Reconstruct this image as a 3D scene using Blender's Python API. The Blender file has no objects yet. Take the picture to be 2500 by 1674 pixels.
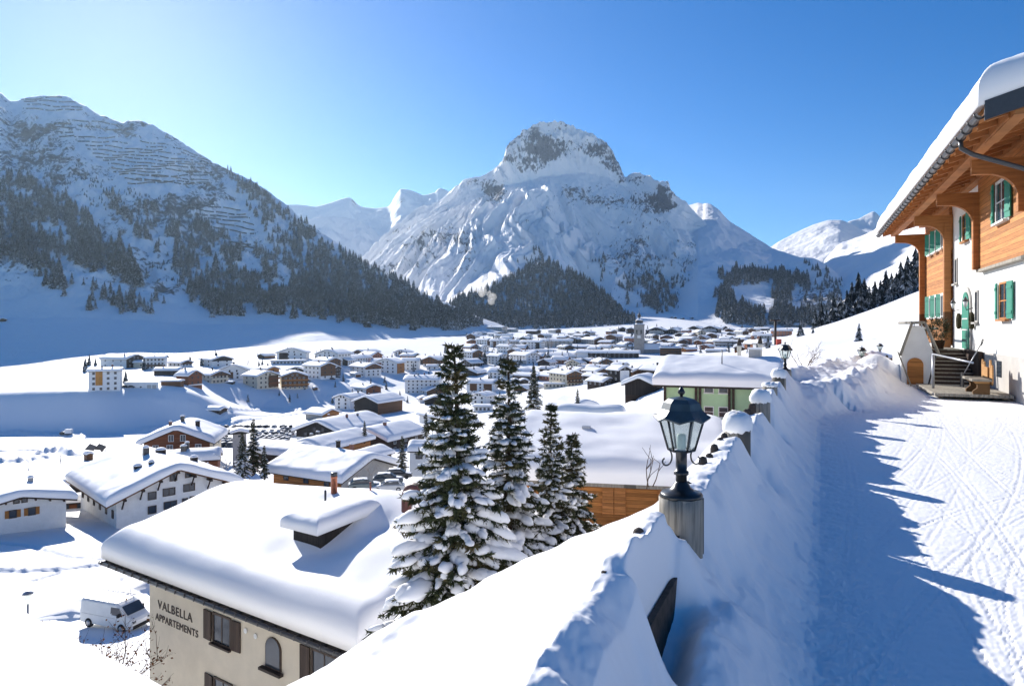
# Snowy alpine village seen from a hillside road.  World: metres, eye at the origin, +Y is the view direction, Z up.
import bpy, bmesh, math, random
import numpy as np
from mathutils import Vector, Matrix

random.seed(11)
SC = bpy.context.scene
COL = SC.collection
F, CX, HY = 1667.0, 1250.0, 795.0        # focal length, principal column and horizon row of the survey of the place

def P(px, py, Y):
    return Vector(((px - CX) / F * Y, Y, (HY - py) / F * Y))

# ------------------------------------------------------------------ noise
def _h(ix, iy, seed):
    n = (ix.astype(np.int64) * 374761393 + iy.astype(np.int64) * 668265263 + seed * 1442695041) & 0xFFFFFFFF
    n = ((n ^ (n >> 13)) * 1274126177) & 0xFFFFFFFF
    n = ((n ^ (n >> 16)) * 2246822519) & 0xFFFFFFFF
    return (n ^ (n >> 15)) & 0xFFFF

def pn(x, y, seed=0):
    x = np.asarray(x, float); y = np.asarray(y, float)
    xi = np.floor(x); yi = np.floor(y); fx = x - xi; fy = y - yi
    u = fx * fx * fx * (fx * (fx * 6 - 15) + 10); v = fy * fy * fy * (fy * (fy * 6 - 15) + 10)
    def g(ox, oy):
        a = _h(xi + ox, yi + oy, seed) * (2 * math.pi / 65536.0)
        return np.cos(a) * (fx - ox) + np.sin(a) * (fy - oy)
    a = g(0, 0); b = g(1, 0); c = g(0, 1); d = g(1, 1)
    return 1.5 * ((a + (b - a) * u) * (1 - v) + (c + (d - c) * u) * v)

def fbm(x, y, seed=0, oct=4, gain=.5):
    s = 0; a = 1.0; t = 0
    for o in range(oct):
        s = s + a * pn(x * 2 ** o, y * 2 ** o, seed + o * 17); t += a; a *= gain
    return s / t

def ridged(x, y, seed=0, oct=4, gain=.5):
    s = 0; a = 1.0; t = 0
    for o in range(oct):
        s = s + a * (1 - 2 * np.abs(pn(x * 2 ** o, y * 2 ** o, seed + o * 31))); t += a; a *= gain
    return s / t

def sstep(a, b, x):
    t = np.clip((np.asarray(x, float) - a) / (b - a), 0, 1)
    return t * t * (3 - 2 * t)

# ------------------------------------------------------------------ object helpers
def tag(o, label=None, cat=None, group=None, kind=None):
    if label: o['label'] = label
    if cat: o['category'] = cat
    if group: o['group'] = group
    if kind: o['kind'] = kind
    return o

def empty(name, loc, rz=0.0, label=None, cat=None, group=None):
    o = bpy.data.objects.new(name, None); COL.objects.link(o)
    o.location = loc; o.rotation_euler = (0, 0, rz); o.empty_display_size = .2
    return tag(o, label, cat, group)

def link(name, me, mat=None, parent=None):
    o = bpy.data.objects.new(name, me); COL.objects.link(o)
    if mat is not None and not me.materials: me.materials.append(mat)
    if parent is not None: o.parent = parent
    return o

def np_mesh(name, V, Q, smooth=True, attrs=None):
    """V (n,3), Q (m,3 or 4) -> mesh"""
    V = np.ascontiguousarray(V, np.float32); Q = np.ascontiguousarray(Q, np.int32)
    me = bpy.data.meshes.new(name); k = Q.shape[1]
    me.vertices.add(len(V)); me.vertices.foreach_set('co', V.ravel())
    me.loops.add(Q.size); me.loops.foreach_set('vertex_index', Q.ravel())
    me.polygons.add(len(Q)); me.polygons.foreach_set('loop_start', np.arange(0, Q.size, k, dtype=np.int32))
    try: me.polygons.foreach_set('loop_total', np.full(len(Q), k, np.int32))
    except Exception: pass
    me.polygons.foreach_set('use_smooth', np.full(len(Q), smooth, bool))
    for n, a in (attrs or {}).items():
        at = me.attributes.new(n, 'FLOAT', 'POINT'); at.data.foreach_set('value', np.ascontiguousarray(a, np.float32))
    me.update(calc_edges=True)
    return me

def grid_quads(R, C):
    i = np.arange(R * C).reshape(R, C)
    return np.stack([i[:-1, :-1], i[:-1, 1:], i[1:, 1:], i[1:, :-1]], -1).reshape(-1, 4)

class MB:
    """collects boxes, bars, lathes into one mesh"""
    def __init__(self): self.v = []; self.f = []; self.sm = []
    def add(self, vs, fs, smooth=False):
        b = len(self.v); self.v += [tuple(p) for p in vs]
        self.f += [tuple(b + i for i in f) for f in fs]; self.sm += [smooth] * len(fs); return self
    def box(self, x0, x1, y0, y1, z0, z1, M=None):
        vs = [Vector((x, y, z)) for z in (z0, z1) for y in (y0, y1) for x in (x0, x1)]
        if M is not None: vs = [M @ p for p in vs]
        return self.add(vs, [(0, 2, 3, 1), (4, 5, 7, 6), (0, 1, 5, 4), (2, 6, 7, 3), (0, 4, 6, 2), (1, 3, 7, 5)])
    def prism(self, pts, y0, y1, M=None):
        """polygon pts (x,z), counter-clockwise seen from -y, extruded in y"""
        n = len(pts)
        vs = [Vector((x, y0, z)) for x, z in pts] + [Vector((x, y1, z)) for x, z in pts]
        if M is not None: vs = [M @ p for p in vs]
        fs = [tuple(range(n)), tuple(range(2 * n - 1, n - 1, -1))] + [((i + 1) % n, i, n + i, n + (i + 1) % n) for i in range(n)]
        return self.add(vs, fs)
    def tube(self, pts, r, n=8, caps=True):
        pts = [Vector(p) for p in pts]; rs = r if isinstance(r, (list, tuple)) else [r] * len(pts)
        vs = []; fs = []
        for i, p in enumerate(pts):
            d = (pts[min(i + 1, len(pts) - 1)] - pts[max(i - 1, 0)]).normalized()
            a = d.orthogonal().normalized() if i == 0 else (a - d * a.dot(d)).normalized()
            b = d.cross(a)
            vs += [p + (a * math.cos(2 * math.pi * k / n) + b * math.sin(2 * math.pi * k / n)) * rs[i] for k in range(n)]
        for i in range(len(pts) - 1):
            fs += [(i * n + k, i * n + (k + 1) % n, (i + 1) * n + (k + 1) % n, (i + 1) * n + k) for k in range(n)]
        self.add(vs, fs, True)
        if caps:
            b = len(self.v) - len(vs)
            self.f += [tuple(b + k for k in reversed(range(n))), tuple(b + (len(pts) - 1) * n + k for k in range(n))]; self.sm += [False, False]
        return self
    def lathe(self, prof, n=16, c=(0, 0, 0), smooth=True, rot=0.0, sx=1, sy=1):
        vs = []; fs = []; m = len(prof)
        for r, z in prof:
            vs += [(c[0] + r * sx * math.cos(rot + 2 * math.pi * k / n), c[1] + r * sy * math.sin(rot + 2 * math.pi * k / n), c[2] + z) for k in range(n)]
        for i in range(m - 1):
            fs += [(i * n + k, i * n + (k + 1) % n, (i + 1) * n + (k + 1) % n, (i + 1) * n + k) for k in range(n)]
        b = len(self.v); self.add(vs, fs, smooth)
        self.f += [tuple(b + k for k in reversed(range(n))), tuple(b + (m - 1) * n + k for k in range(n))]; self.sm += [False, False]
        return self
    def mesh(self, name):
        me = bpy.data.meshes.new(name); me.from_pydata(self.v, [], self.f)
        me.polygons.foreach_set('use_smooth', self.sm); me.update(); return me
    def build(self, name, mat, parent=None, bevel=0.0):
        me = self.mesh(name)
        if bevel:
            bm = bmesh.new(); bm.from_mesh(me)
            bmesh.ops.bevel(bm, geom=[e for e in bm.edges if len(e.link_faces) == 2 and e.calc_face_angle(0) > .6], offset=bevel, segments=2, profile=.6, affect='EDGES')
            bm.to_mesh(me); bm.free()
        return link(name, me, mat, parent)

# ------------------------------------------------------------------ materials
def new_mat(name):
    m = bpy.data.materials.new(name); m.use_nodes = True
    nt = m.node_tree; b = nt.nodes['Principled BSDF']
    return m, nt, b

def N_(nt, t, **kw):
    n = nt.nodes.new(t)
    for k, v in kw.items():
        if k in n.inputs: n.inputs[k].default_value = v
        else: setattr(n, k, v)
    return n

def ramp(nt, stops):
    r = nt.nodes.new('ShaderNodeValToRGB'); e = r.color_ramp.elements
    e[0].position, e[0].color = stops[0][0], (*stops[0][1], 1)
    e[1].position, e[1].color = stops[-1][0], (*stops[-1][1], 1)
    for p, c in stops[1:-1]:
        x = e.new(p); x.color = (*c, 1)
    return r

def plain(name, c, rough=.7, spec=.3, var=.12, scale=6.0, metal=0.0, bump=0.0, obj_coord=True, stretch=(1, 1, 1), vary=0.0):
    """a colour broken up by noise (and by the object's own random value)"""
    m, nt, b = new_mat(name); L = nt.links
    tc = N_(nt, 'ShaderNodeTexCoord'); mp = N_(nt, 'ShaderNodeMapping'); mp.inputs['Scale'].default_value = stretch
    L.new(tc.outputs['Object'], mp.inputs['Vector'])
    n = N_(nt, 'ShaderNodeTexNoise', Scale=scale, Detail=5.0, Roughness=.6); L.new(mp.outputs['Vector'], n.inputs['Vector'])
    k0 = tuple(max(0, x * (1 - var * 1.6)) for x in c); k1 = tuple(min(1, x * (1 + var * 1.6)) for x in c)
    r = ramp(nt, [(.25, k0), (.75, k1)]); L.new(n.outputs['Fac'], r.inputs['Fac'])
    out = r.outputs['Color']
    if vary:
        oi = N_(nt, 'ShaderNodeObjectInfo'); hs = N_(nt, 'ShaderNodeHueSaturation')
        mr = N_(nt, 'ShaderNodeMapRange'); mr.inputs['To Min'].default_value = 1 - vary; mr.inputs['To Max'].default_value = 1 + vary
        L.new(oi.outputs['Random'], mr.inputs['Value']); L.new(mr.outputs['Result'], hs.inputs['Value']); L.new(out, hs.inputs['Color']); out = hs.outputs['Color']
    L.new(out, b.inputs['Base Color'])
    b.inputs['Roughness'].default_value = rough; b.inputs['Specular IOR Level'].default_value = spec; b.inputs['Metallic'].default_value = metal
    if bump:
        bp = N_(nt, 'ShaderNodeBump', Strength=bump, Distance=.02); L.new(n.outputs['Fac'], bp.inputs['Height']); L.new(bp.outputs['Normal'], b.inputs['Normal'])
    return m

SNOW_C = (.90, .885, .87)
def snow_mat(name, sc=1.0, bump=.3, dist=.05):
    m, nt, b = new_mat(name); L = nt.links
    b.inputs['Base Color'].default_value = (*SNOW_C, 1); b.inputs['Roughness'].default_value = .65; b.inputs['Specular IOR Level'].default_value = .15
    tc = N_(nt, 'ShaderNodeTexCoord')
    n1 = N_(nt, 'ShaderNodeTexNoise', Scale=1.2 * sc, Detail=6.0, Roughness=.55); n2 = N_(nt, 'ShaderNodeTexNoise', Scale=28 * sc, Detail=3.0)
    L.new(tc.outputs['Object'], n1.inputs['Vector']); L.new(tc.outputs['Object'], n2.inputs['Vector'])
    b1 = N_(nt, 'ShaderNodeBump', Strength=bump, Distance=dist / sc); b2 = N_(nt, 'ShaderNodeBump', Strength=bump, Distance=.05 * dist / sc)
    L.new(n1.outputs['Fac'], b1.inputs['Height']); L.new(n2.outputs['Fac'], b2.inputs['Height'])
    L.new(b1.outputs['Normal'], b2.inputs['Normal']); L.new(b2.outputs['Normal'], b.inputs['Normal'])
    return m

M = {}
M['snow'] = snow_mat('snow', 1.0, .35, .05)
M['snow_road'] = snow_mat('road_snow', 3.0, .12, .04)
M['snow_roof'] = snow_mat('roof_snow', .8, .25, .04)
M['snow_far'] = snow_mat('far_snow', .05, .35, .05)

def wood_mat(name, c, dark=.45, board=.16, rough=.65, vert=False, vary=0.0, grain=None):
    """boards: grain stretched along the board, joints drawn as grooves"""
    m, nt, b = new_mat(name); L = nt.links
    tc = N_(nt, 'ShaderNodeTexCoord')
    mp = N_(nt, 'ShaderNodeMapping'); mp.inputs['Scale'].default_value = grain or ((14, 14, 1.2) if vert else (1.2, 1.2, 14))
    L.new(tc.outputs['Object'], mp.inputs['Vector'])
    n = N_(nt, 'ShaderNodeTexNoise', Scale=1.0, Detail=6.0, Roughness=.6); L.new(mp.outputs['Vector'], n.inputs['Vector'])
    r = ramp(nt, [(.2, tuple(x * dark for x in c)), (.5, c), (.85, tuple(min(1, x * 1.35) for x in c))]); L.new(n.outputs['Fac'], r.inputs['Fac'])
    sp = N_(nt, 'ShaderNodeSeparateXYZ'); L.new(tc.outputs['Object'], sp.inputs['Vector'])
    src = sp.outputs['Z']
    if vert:
        ad = N_(nt, 'ShaderNodeMath', operation='ADD'); L.new(sp.outputs['X'], ad.inputs[0]); L.new(sp.outputs['Y'], ad.inputs[1]); src = ad.outputs[0]
    dv = N_(nt, 'ShaderNodeMath', operation='DIVIDE'); dv.inputs[1].default_value = board; L.new(src, dv.inputs[0])
    fr = N_(nt, 'ShaderNodeMath', operation='FRACT'); L.new(dv.outputs[0], fr.inputs[0])
    fl = N_(nt, 'ShaderNodeMath', operation='FLOOR'); L.new(dv.outputs[0], fl.inputs[0])
    wn = N_(nt, 'ShaderNodeTexWhiteNoise', noise_dimensions='1D'); L.new(fl.outputs[0], wn.inputs['W'])
    hs = N_(nt, 'ShaderNodeHueSaturation'); mr = N_(nt, 'ShaderNodeMapRange'); mr.inputs['To Min'].default_value = .72; mr.inputs['To Max'].default_value = 1.2
    L.new(wn.outputs['Value'], mr.inputs['Value']); L.new(mr.outputs['Result'], hs.inputs['Value']); L.new(r.outputs['Color'], hs.inputs['Color'])
    gr = N_(nt, 'ShaderNodeMath', operation='LESS_THAN'); gr.inputs[1].default_value = .07; L.new(fr.outputs[0], gr.inputs[0])
    mx = N_(nt, 'ShaderNodeMix', data_type='RGBA'); L.new(gr.outputs[0], mx.inputs['Factor']); L.new(hs.outputs['Color'], mx.inputs['A'])
    mx.inputs['B'].default_value = (*[x * .3 for x in c], 1)
    L.new(mx.outputs['Result'], b.inputs['Base Color'])
    b.inputs['Roughness'].default_value = rough; b.inputs['Specular IOR Level'].default_value = .25
    bp = N_(nt, 'ShaderNodeBump', Strength=.5, Distance=.01); sb = N_(nt, 'ShaderNodeMath', operation='SUBTRACT'); L.new(n.outputs['Fac'], sb.inputs[0]); L.new(gr.outputs[0], sb.inputs[1])
    L.new(sb.outputs[0], bp.inputs['Height']); L.new(bp.outputs['Normal'], b.inputs['Normal'])
    return m

M['white'] = plain('white_render', (.78, .77, .74), .85, .2, .05, 1.5, vary=.05)
M['cream'] = plain('cream_render', (.66, .58, .44), .85, .2, .05, 1.5, vary=.06)
M['beige'] = plain('beige_render', (.60, .525, .41), .85, .2, .06, 1.2)
M['grey'] = plain('grey_render', (.42, .40, .37), .85, .2, .08, 1.5, vary=.1)
M['pink'] = plain('terracotta_render', (.45, .20, .12), .85, .2, .08, 1.5, vary=.12)
M['ochre'] = plain('ochre_paint', (.52, .23, .05), .8, .2, .08, 1.5)
M['green'] = plain('mint_render', (.40, .55, .33), .85, .2, .05, 1.2)
M['wood'] = wood_mat('weathered_brown_timber', (.16, .075, .035), board=.25)
M['wood_red'] = wood_mat('red_brown_timber', (.22, .075, .03), board=.25)
M['wood_dark'] = wood_mat('dark_timber', (.05, .032, .024), board=.25)
M['wood_black'] = wood_mat('charred_timber', (.028, .022, .02), board=.3, vert=True)
M['wood_gold'] = wood_mat('golden_timber', (.42, .17, .045), board=.2)
M['wood_orange'] = wood_mat('orange_larch', (.47, .195, .06), dark=.6, board=.17)
M['beam'] = wood_mat('larch_beam', (.36, .15, .05), dark=.55, board=9.0)
M['wood_grey'] = wood_mat('grey_weathered_wood', (.30, .27, .22), dark=.35, board=9.0, vert=True)
M['roof_edge'] = plain('dark_roof_edge', (.045, .035, .03), .7, .2, .2, 3)
M['glass'] = plain('window_glass', (.035, .045, .06), .12, .6, .3, .6)
M['frame_white'] = plain('white_window_frame', (.7, .69, .66), .6)
M['frame_dark'] = plain('dark_window_frame', (.06, .04, .03), .6)
M['metal_dark'] = plain('dark_metal', (.05, .05, .052), .35, .5, .1, 9)
M['metal_grey'] = plain('grey_metal', (.35, .36, .38), .4, .5, .1, 9, metal=.5)
M['brick'] = plain('chimney_brick', (.22, .11, .08), .85, .2, .2, 8)
M['copper'] = plain('copper_pipe', (.55, .20, .11), .35, .5, .25, 7, metal=.7)
M['shutter_green'] = plain('green_shutter_paint', (.025, .22, .145), .5, .4, .08, 8)
M['shutter_brown'] = wood_mat('brown_shutter', (.07, .045, .033), board=.12, vert=True)
M['shutter_orange'] = plain('orange_shutter', (.35, .14, .03), .6)
# ------------------------------------------------------------------ camera, sun and sky
cam = bpy.data.cameras.new('camera'); cam_o = bpy.data.objects.new('camera', cam); COL.objects.link(cam_o)
cam_o.location = (0, 0, 0); cam_o.rotation_euler = (math.radians(90), 0, 0)
cam.sensor_width = 36; cam.lens = 36 * F / 2500; cam.shift_y = -(837 - HY) / 2500
cam.clip_start = .05; cam.clip_end = 30000
SC.camera = cam_o

SUN = Vector((-.585, 1, .505)).normalized()             # towards the sun
sun_el = math.asin(SUN.z); sun_az = math.atan2(SUN.x, SUN.y)
sl = bpy.data.lights.new('sun', 'SUN'); sl.energy = 3.0; sl.angle = math.radians(.5); sl.color = (1, .96, .91)
so = bpy.data.objects.new('sun', sl); COL.objects.link(so); so.rotation_euler = (-SUN).to_track_quat('-Z', 'Y').to_euler(); so.location = SUN * 300
W = bpy.data.worlds.new('World'); SC.world = W; W.use_nodes = True
wn = W.node_tree; bg = wn.nodes['Background']
sky = wn.nodes.new('ShaderNodeTexSky'); sky.sky_type = 'NISHITA'; sky.sun_disc = False
sky.sun_elevation = sun_el; sky.sun_rotation = sun_az; sky.altitude = 2200; sky.air_density = 1.0; sky.dust_density = 0.6; sky.ozone_density = 2.5
hsv = wn.nodes.new('ShaderNodeHueSaturation'); hsv.inputs['Saturation'].default_value = 1.42; hsv.inputs['Hue'].default_value = .508
wn.links.new(sky.outputs[0], hsv.inputs['Color']); wn.links.new(hsv.outputs[0], bg.inputs['Color']); bg.inputs['Strength'].default_value = .052
SC.view_settings.view_transform = 'Standard'; SC.view_settings.look = 'None'; SC.view_settings.exposure = 1.5; SC.view_settings.gamma = 1
cy = SC.cycles
cy.max_bounces = 10; cy.diffuse_bounces = 6; cy.glossy_bounces = 2; cy.transmission_bounces = 4; cy.volume_bounces = 0; cy.transparent_max_bounces = 8
cy.use_denoising = True; cy.sample_clamp_indirect = 4; cy.caustics_reflective = False; cy.caustics_refractive = False
try: cy.denoiser = 'OPENIMAGEDENOISE'
except Exception: pass

# ------------------------------------------------------------------ ground heights
# each column: bearing (as survey column) -> (distance, survey row of the ground there)
COLS = {
 -900: [(30, 1800), (48, 1560), (90, 1270), (140, 1160), (200, 1095), (357, 1066), (380, 960), (560, 905), (700, 875), (1000, 845), (1600, 830)],
 0:    [(30, 1800), (48, 1545), (90, 1264), (140, 1158), (200, 1092), (357, 1064), (380, 956), (560, 905), (690, 882), (1000, 850), (1600, 830)],
 250:  [(30, 1800), (48, 1550), (90, 1266), (140, 1150), (200, 1090), (358, 1062), (381, 949), (560, 892), (740, 860), (1000, 840), (1600, 825)],
 450:  [(30, 1790), (60, 1450), (100, 1250), (140, 1150), (200, 1085), (376, 1050), (396, 945), (560, 890), (760, 856), (1000, 838), (1600, 820)],
 620:  [(30, 1780), (60, 1440), (100, 1250), (150, 1140), (200, 1086), (330, 1060), (452, 1002), (473, 949), (600, 885), (760, 850), (1000, 832), (1600, 815)],
 800:  [(30, 1700), (60, 1420), (100, 1260), (150, 1150), (200, 1095), (300, 1066), (480, 992), (506, 934), (620, 882), (800, 838), (1000, 826), (1600, 812)],
 1000: [(30, 1600), (60, 1390), (100, 1260), (150, 1160), (220, 1095), (300, 1063), (480, 985), (545, 950), (640, 905), (800, 860), (1000, 825), (1300, 806), (1700, 800)],
 1250: [(30, 1500), (60, 1330), (100, 1210), (150, 1130), (220, 1075), (350, 1015), (500, 958), (650, 892), (800, 855), (1000, 828), (1300, 806), (1700, 792)],
 1400: [(30, 1480), (60, 1290), (100, 1120), (150, 1050), (220, 1010), (350, 975), (500, 940), (650, 892), (800, 855), (1000, 826), (1300, 802), (1700, 780)],
 1560: [(30, 1430), (60, 1240), (100, 1045), (150, 968), (200, 952), (300, 942), (420, 915), (500, 905), (650, 885), (740, 865), (900, 838), (1200, 805), (1700, 765)],
 1680: [(30, 1400), (60, 1150), (100, 980), (150, 925), (200, 915), (300, 915), (420, 905), (500, 895), (650, 875), (740, 860), (900, 838), (1200, 803), (1500, 780), (1700, 765)],
 1800: [(30, 1120), (60, 1060), (100, 918), (150, 880), (200, 862), (250, 850), (300, 884), (500, 885), (735, 852), (1000, 828), (1300, 805), (1700, 790)],
 1960: [(30, 915), (60, 880), (100, 860), (200, 826), (280, 807), (340, 842), (500, 850), (735, 840), (1000, 815), (1300, 802), (1700, 790)],
 2108: [(30, 912), (60, 878), (140, 832), (270, 761), (340, 780), (500, 810), (735, 810), (1000, 805), (1300, 800), (1700, 790)],
 2265: [(30, 912), (60, 865), (140, 797), (300, 694), (400, 720), (735, 780), (1000, 790), (1700, 790)],
 2600: [(30, 912), (60, 850), (140, 700), (300, 550), (420, 590), (735, 760), (1700, 790)],
 3600: [(30, 912), (60, 850), (140, 690), (300, 450), (420, 520), (735, 760), (1700, 790)],
}
LY = np.linspace(math.log(25), math.log(1800), 420)
PXG = np.arange(-900, 3601, 20.0)
def _build_cols():
    ks = sorted(COLS); A = []
    for k in ks:
        pts = COLS[k]; y = np.log([p[0] for p in pts]); z = np.array([(HY - p[1]) / F * p[0] for p in pts])
        A.append(np.interp(LY, y, z))
    A = np.array(A); G = np.array([np.interp(PXG, ks, A[:, j]) for j in range(len(LY))]).T
    def blur(g, s, ax):
        r = int(3 * s) + 1; k = np.exp(-.5 * (np.arange(-r, r + 1) / s) ** 2); k /= k.sum()
        pad = [(0, 0), (0, 0)]; pad[ax] = (r, r); q = np.pad(g, pad, mode='edge')
        return np.apply_along_axis(lambda v: np.convolve(v, k, 'valid'), ax, q)
    return blur(blur(G, 1.6, 0), 1.1, 1)
ZG = _build_cols()

def far_h0(x, y):
    px = np.clip(CX + F * x / np.maximum(y, 1), PXG[0], PXG[-1] - 1e-3); ly = np.clip(np.log(np.maximum(y, 1)), LY[0], LY[-1] - 1e-6)
    a = (px - PXG[0]) / 20.0; i = a.astype(int); a = a - i
    b = (ly - LY[0]) / (LY[1] - LY[0]); j = b.astype(int); b = b - j
    z = (ZG[i, j] * (1 - b) + ZG[i, j + 1] * b) * (1 - a) + (ZG[i + 1, j] * (1 - b) + ZG[i + 1, j + 1] * b) * a
    amp = .35 * sstep(40, 120, y)
    sk = .22 * sstep(1780, 1900, px) * sstep(45, 80, y) * sstep(330, 280, y)
    z = z + sk * (ridged(x / 9 + y / 22, y / 40 - x / 30, 44, 3) * .8)
    return z + amp * fbm(x / 38, y / 38, 5, 4) + amp * .25 * fbm(x / 7, y / 7, 9, 3)

LINES = []      # (polyline in plan, half width, height, roughness)
def far_h(x, y):
    z = far_h0(x, y)
    for pl, w, h, rg in LINES:
        d = np.full(np.shape(x), 1e9)
        lo = pl.min(0) - 4 * w; hi = pl.max(0) + 4 * w; m = (x > lo[0]) & (x < hi[0]) & (y > lo[1]) & (y < hi[1])
        if not np.any(m): continue
        xs, ys = x[m], y[m]; dd = np.full(xs.shape, 1e9)
        for a, b in zip(pl[:-1], pl[1:]):
            e = b - a; L = e @ e; u = np.clip(((xs - a[0]) * e[0] + (ys - a[1]) * e[1]) / L, 0, 1)
            dd = np.minimum(dd, np.hypot(xs - a[0] - u * e[0], ys - a[1] - u * e[1]))
        dd = dd + w * .5 * fbm(xs / (3 * w), ys / (3 * w), 66, 2); k = h * np.exp(-(dd / w) ** 2)
        if rg: k = k * (1 + rg * fbm(xs / (1.3 * w), ys / (1.3 * w), 67, 3))
        z = z.copy(); z[m] = z[m] + k * (1.6 if h < 0 else 1.2)
    return z

# the fence: a broken line along the valley side of the road
FL = [Vector((-6.35, -11.96)), Vector((1.29, 5.2)), Vector((7.92, 19.8)), Vector((15.8, 31.5)), Vector((23.5, 44.0)), Vector((40, 70))]
FS = [0.0]
for a, b in zip(FL, FL[1:]): FS.append(FS[-1] + (b - a).length)
S_LAMP = FS[1]
def fence_st(x, y):
    """arc length (0 at the near lamp) and signed offset (positive towards the road)"""
    best = np.full(np.shape(x), 1e9); s = np.zeros(np.shape(x)); t = np.zeros(np.shape(x))
    for k in range(len(FL) - 1):
        a, b = FL[k], FL[k + 1]; L = (b - a).length; d = (b - a) / L
        u = (x - a.x) * d.x + (y - a.y) * d.y
        uc = np.clip(u, -30 if k == 0 else 0, L if k < len(FL) - 2 else L + 60)
        ex = x - (a.x + d.x * uc); ey = y - (a.y + d.y * uc); dd = np.hypot(ex, ey)
        sg = np.sign((x - a.x) * d.y - (y - a.y) * d.x)
        m = dd < best
        best = np.where(m, dd, best); s = np.where(m, FS[k] + uc - S_LAMP, s); t = np.where(m, sg * dd, t)
    return s, t
def fence_pt(s, t=0.0, z=0.0):
    s = s + S_LAMP
    for k in range(len(FL) - 1):
        if s <= FS[k + 1] or k == len(FL) - 2:
            a, b = FL[k], FL[k + 1]; d = (b - a).normalized(); p = a + d * (s - FS[k])
            return Vector((p.x + d.y * t, p.y - d.x * t, z))
def fence_az(s):
    s = s + S_LAMP
    for k in range(len(FL) - 1):
        if s <= FS[k + 1] or k == len(FL) - 2:
            d = FL[k + 1] - FL[k]; return math.atan2(d.x, d.y)

ROAD = -2.4
def road_z(s): return ROAD - .25 * sstep(20, 45, s)
def prof(xs, zs, t): return np.interp(t, xs, zs)
HEAPS = [(14.7, 27.6, 1.45, 1.25), (16.4, 28.4, 1.3, .95), (20.8, 26.2, 1.0, .55), (21.2, 23.2, 1.1, .5), (22.2, 22.2, 1.2, .7), (23.4, 21.4, 1.3, .6)]

# vehicle tracks: wheel lines as arcs over the road
_tr = random.Random(5); TRACKS = []
for k in range(30):
    s0 = _tr.uniform(-4, 26); t0 = _tr.uniform(1.1, 7.0); sl_ = _tr.uniform(-.10, .10); cv = _tr.uniform(-.012, .012)
    TRACKS.append((t0, s0, sl_, cv, _tr.uniform(.5, 1)))
for k in range(13):
    TRACKS.append((_tr.uniform(2.8, 5.6), _tr.uniform(2, 7), _tr.uniform(.25, .75), _tr.uniform(.03, .075), _tr.uniform(.7, 1)))
def tracks(s, t):
    h = np.zeros(np.shape(s))
    for t0, s0, m, c, a in TRACKS:
        ds = s - s0; d = t - (t0 + m * ds + c * ds * ds)
        k = np.sqrt(1 + (m + 2 * c * ds) ** 2); d = d / k
        for off in (0, 1.55):
            e = d - off; w = np.abs(e) < .17
            if not np.any(w): continue
            q = np.where(w, (-.5 - .5 * np.cos(e * 2 * math.pi / .085)) * (1 - np.abs(e) / .17), 0)
            tread = .6 + .4 * np.sin(ds * 2 * math.pi / .11 + np.sign(e) * 1.2)
            h = np.where(w, np.minimum(h, -.0 + .013 * a * q * tread + .010 * a * (np.abs(e) > .12) * (1 - np.abs(np.abs(e) - .145) / .03)), h)
    return h

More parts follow.
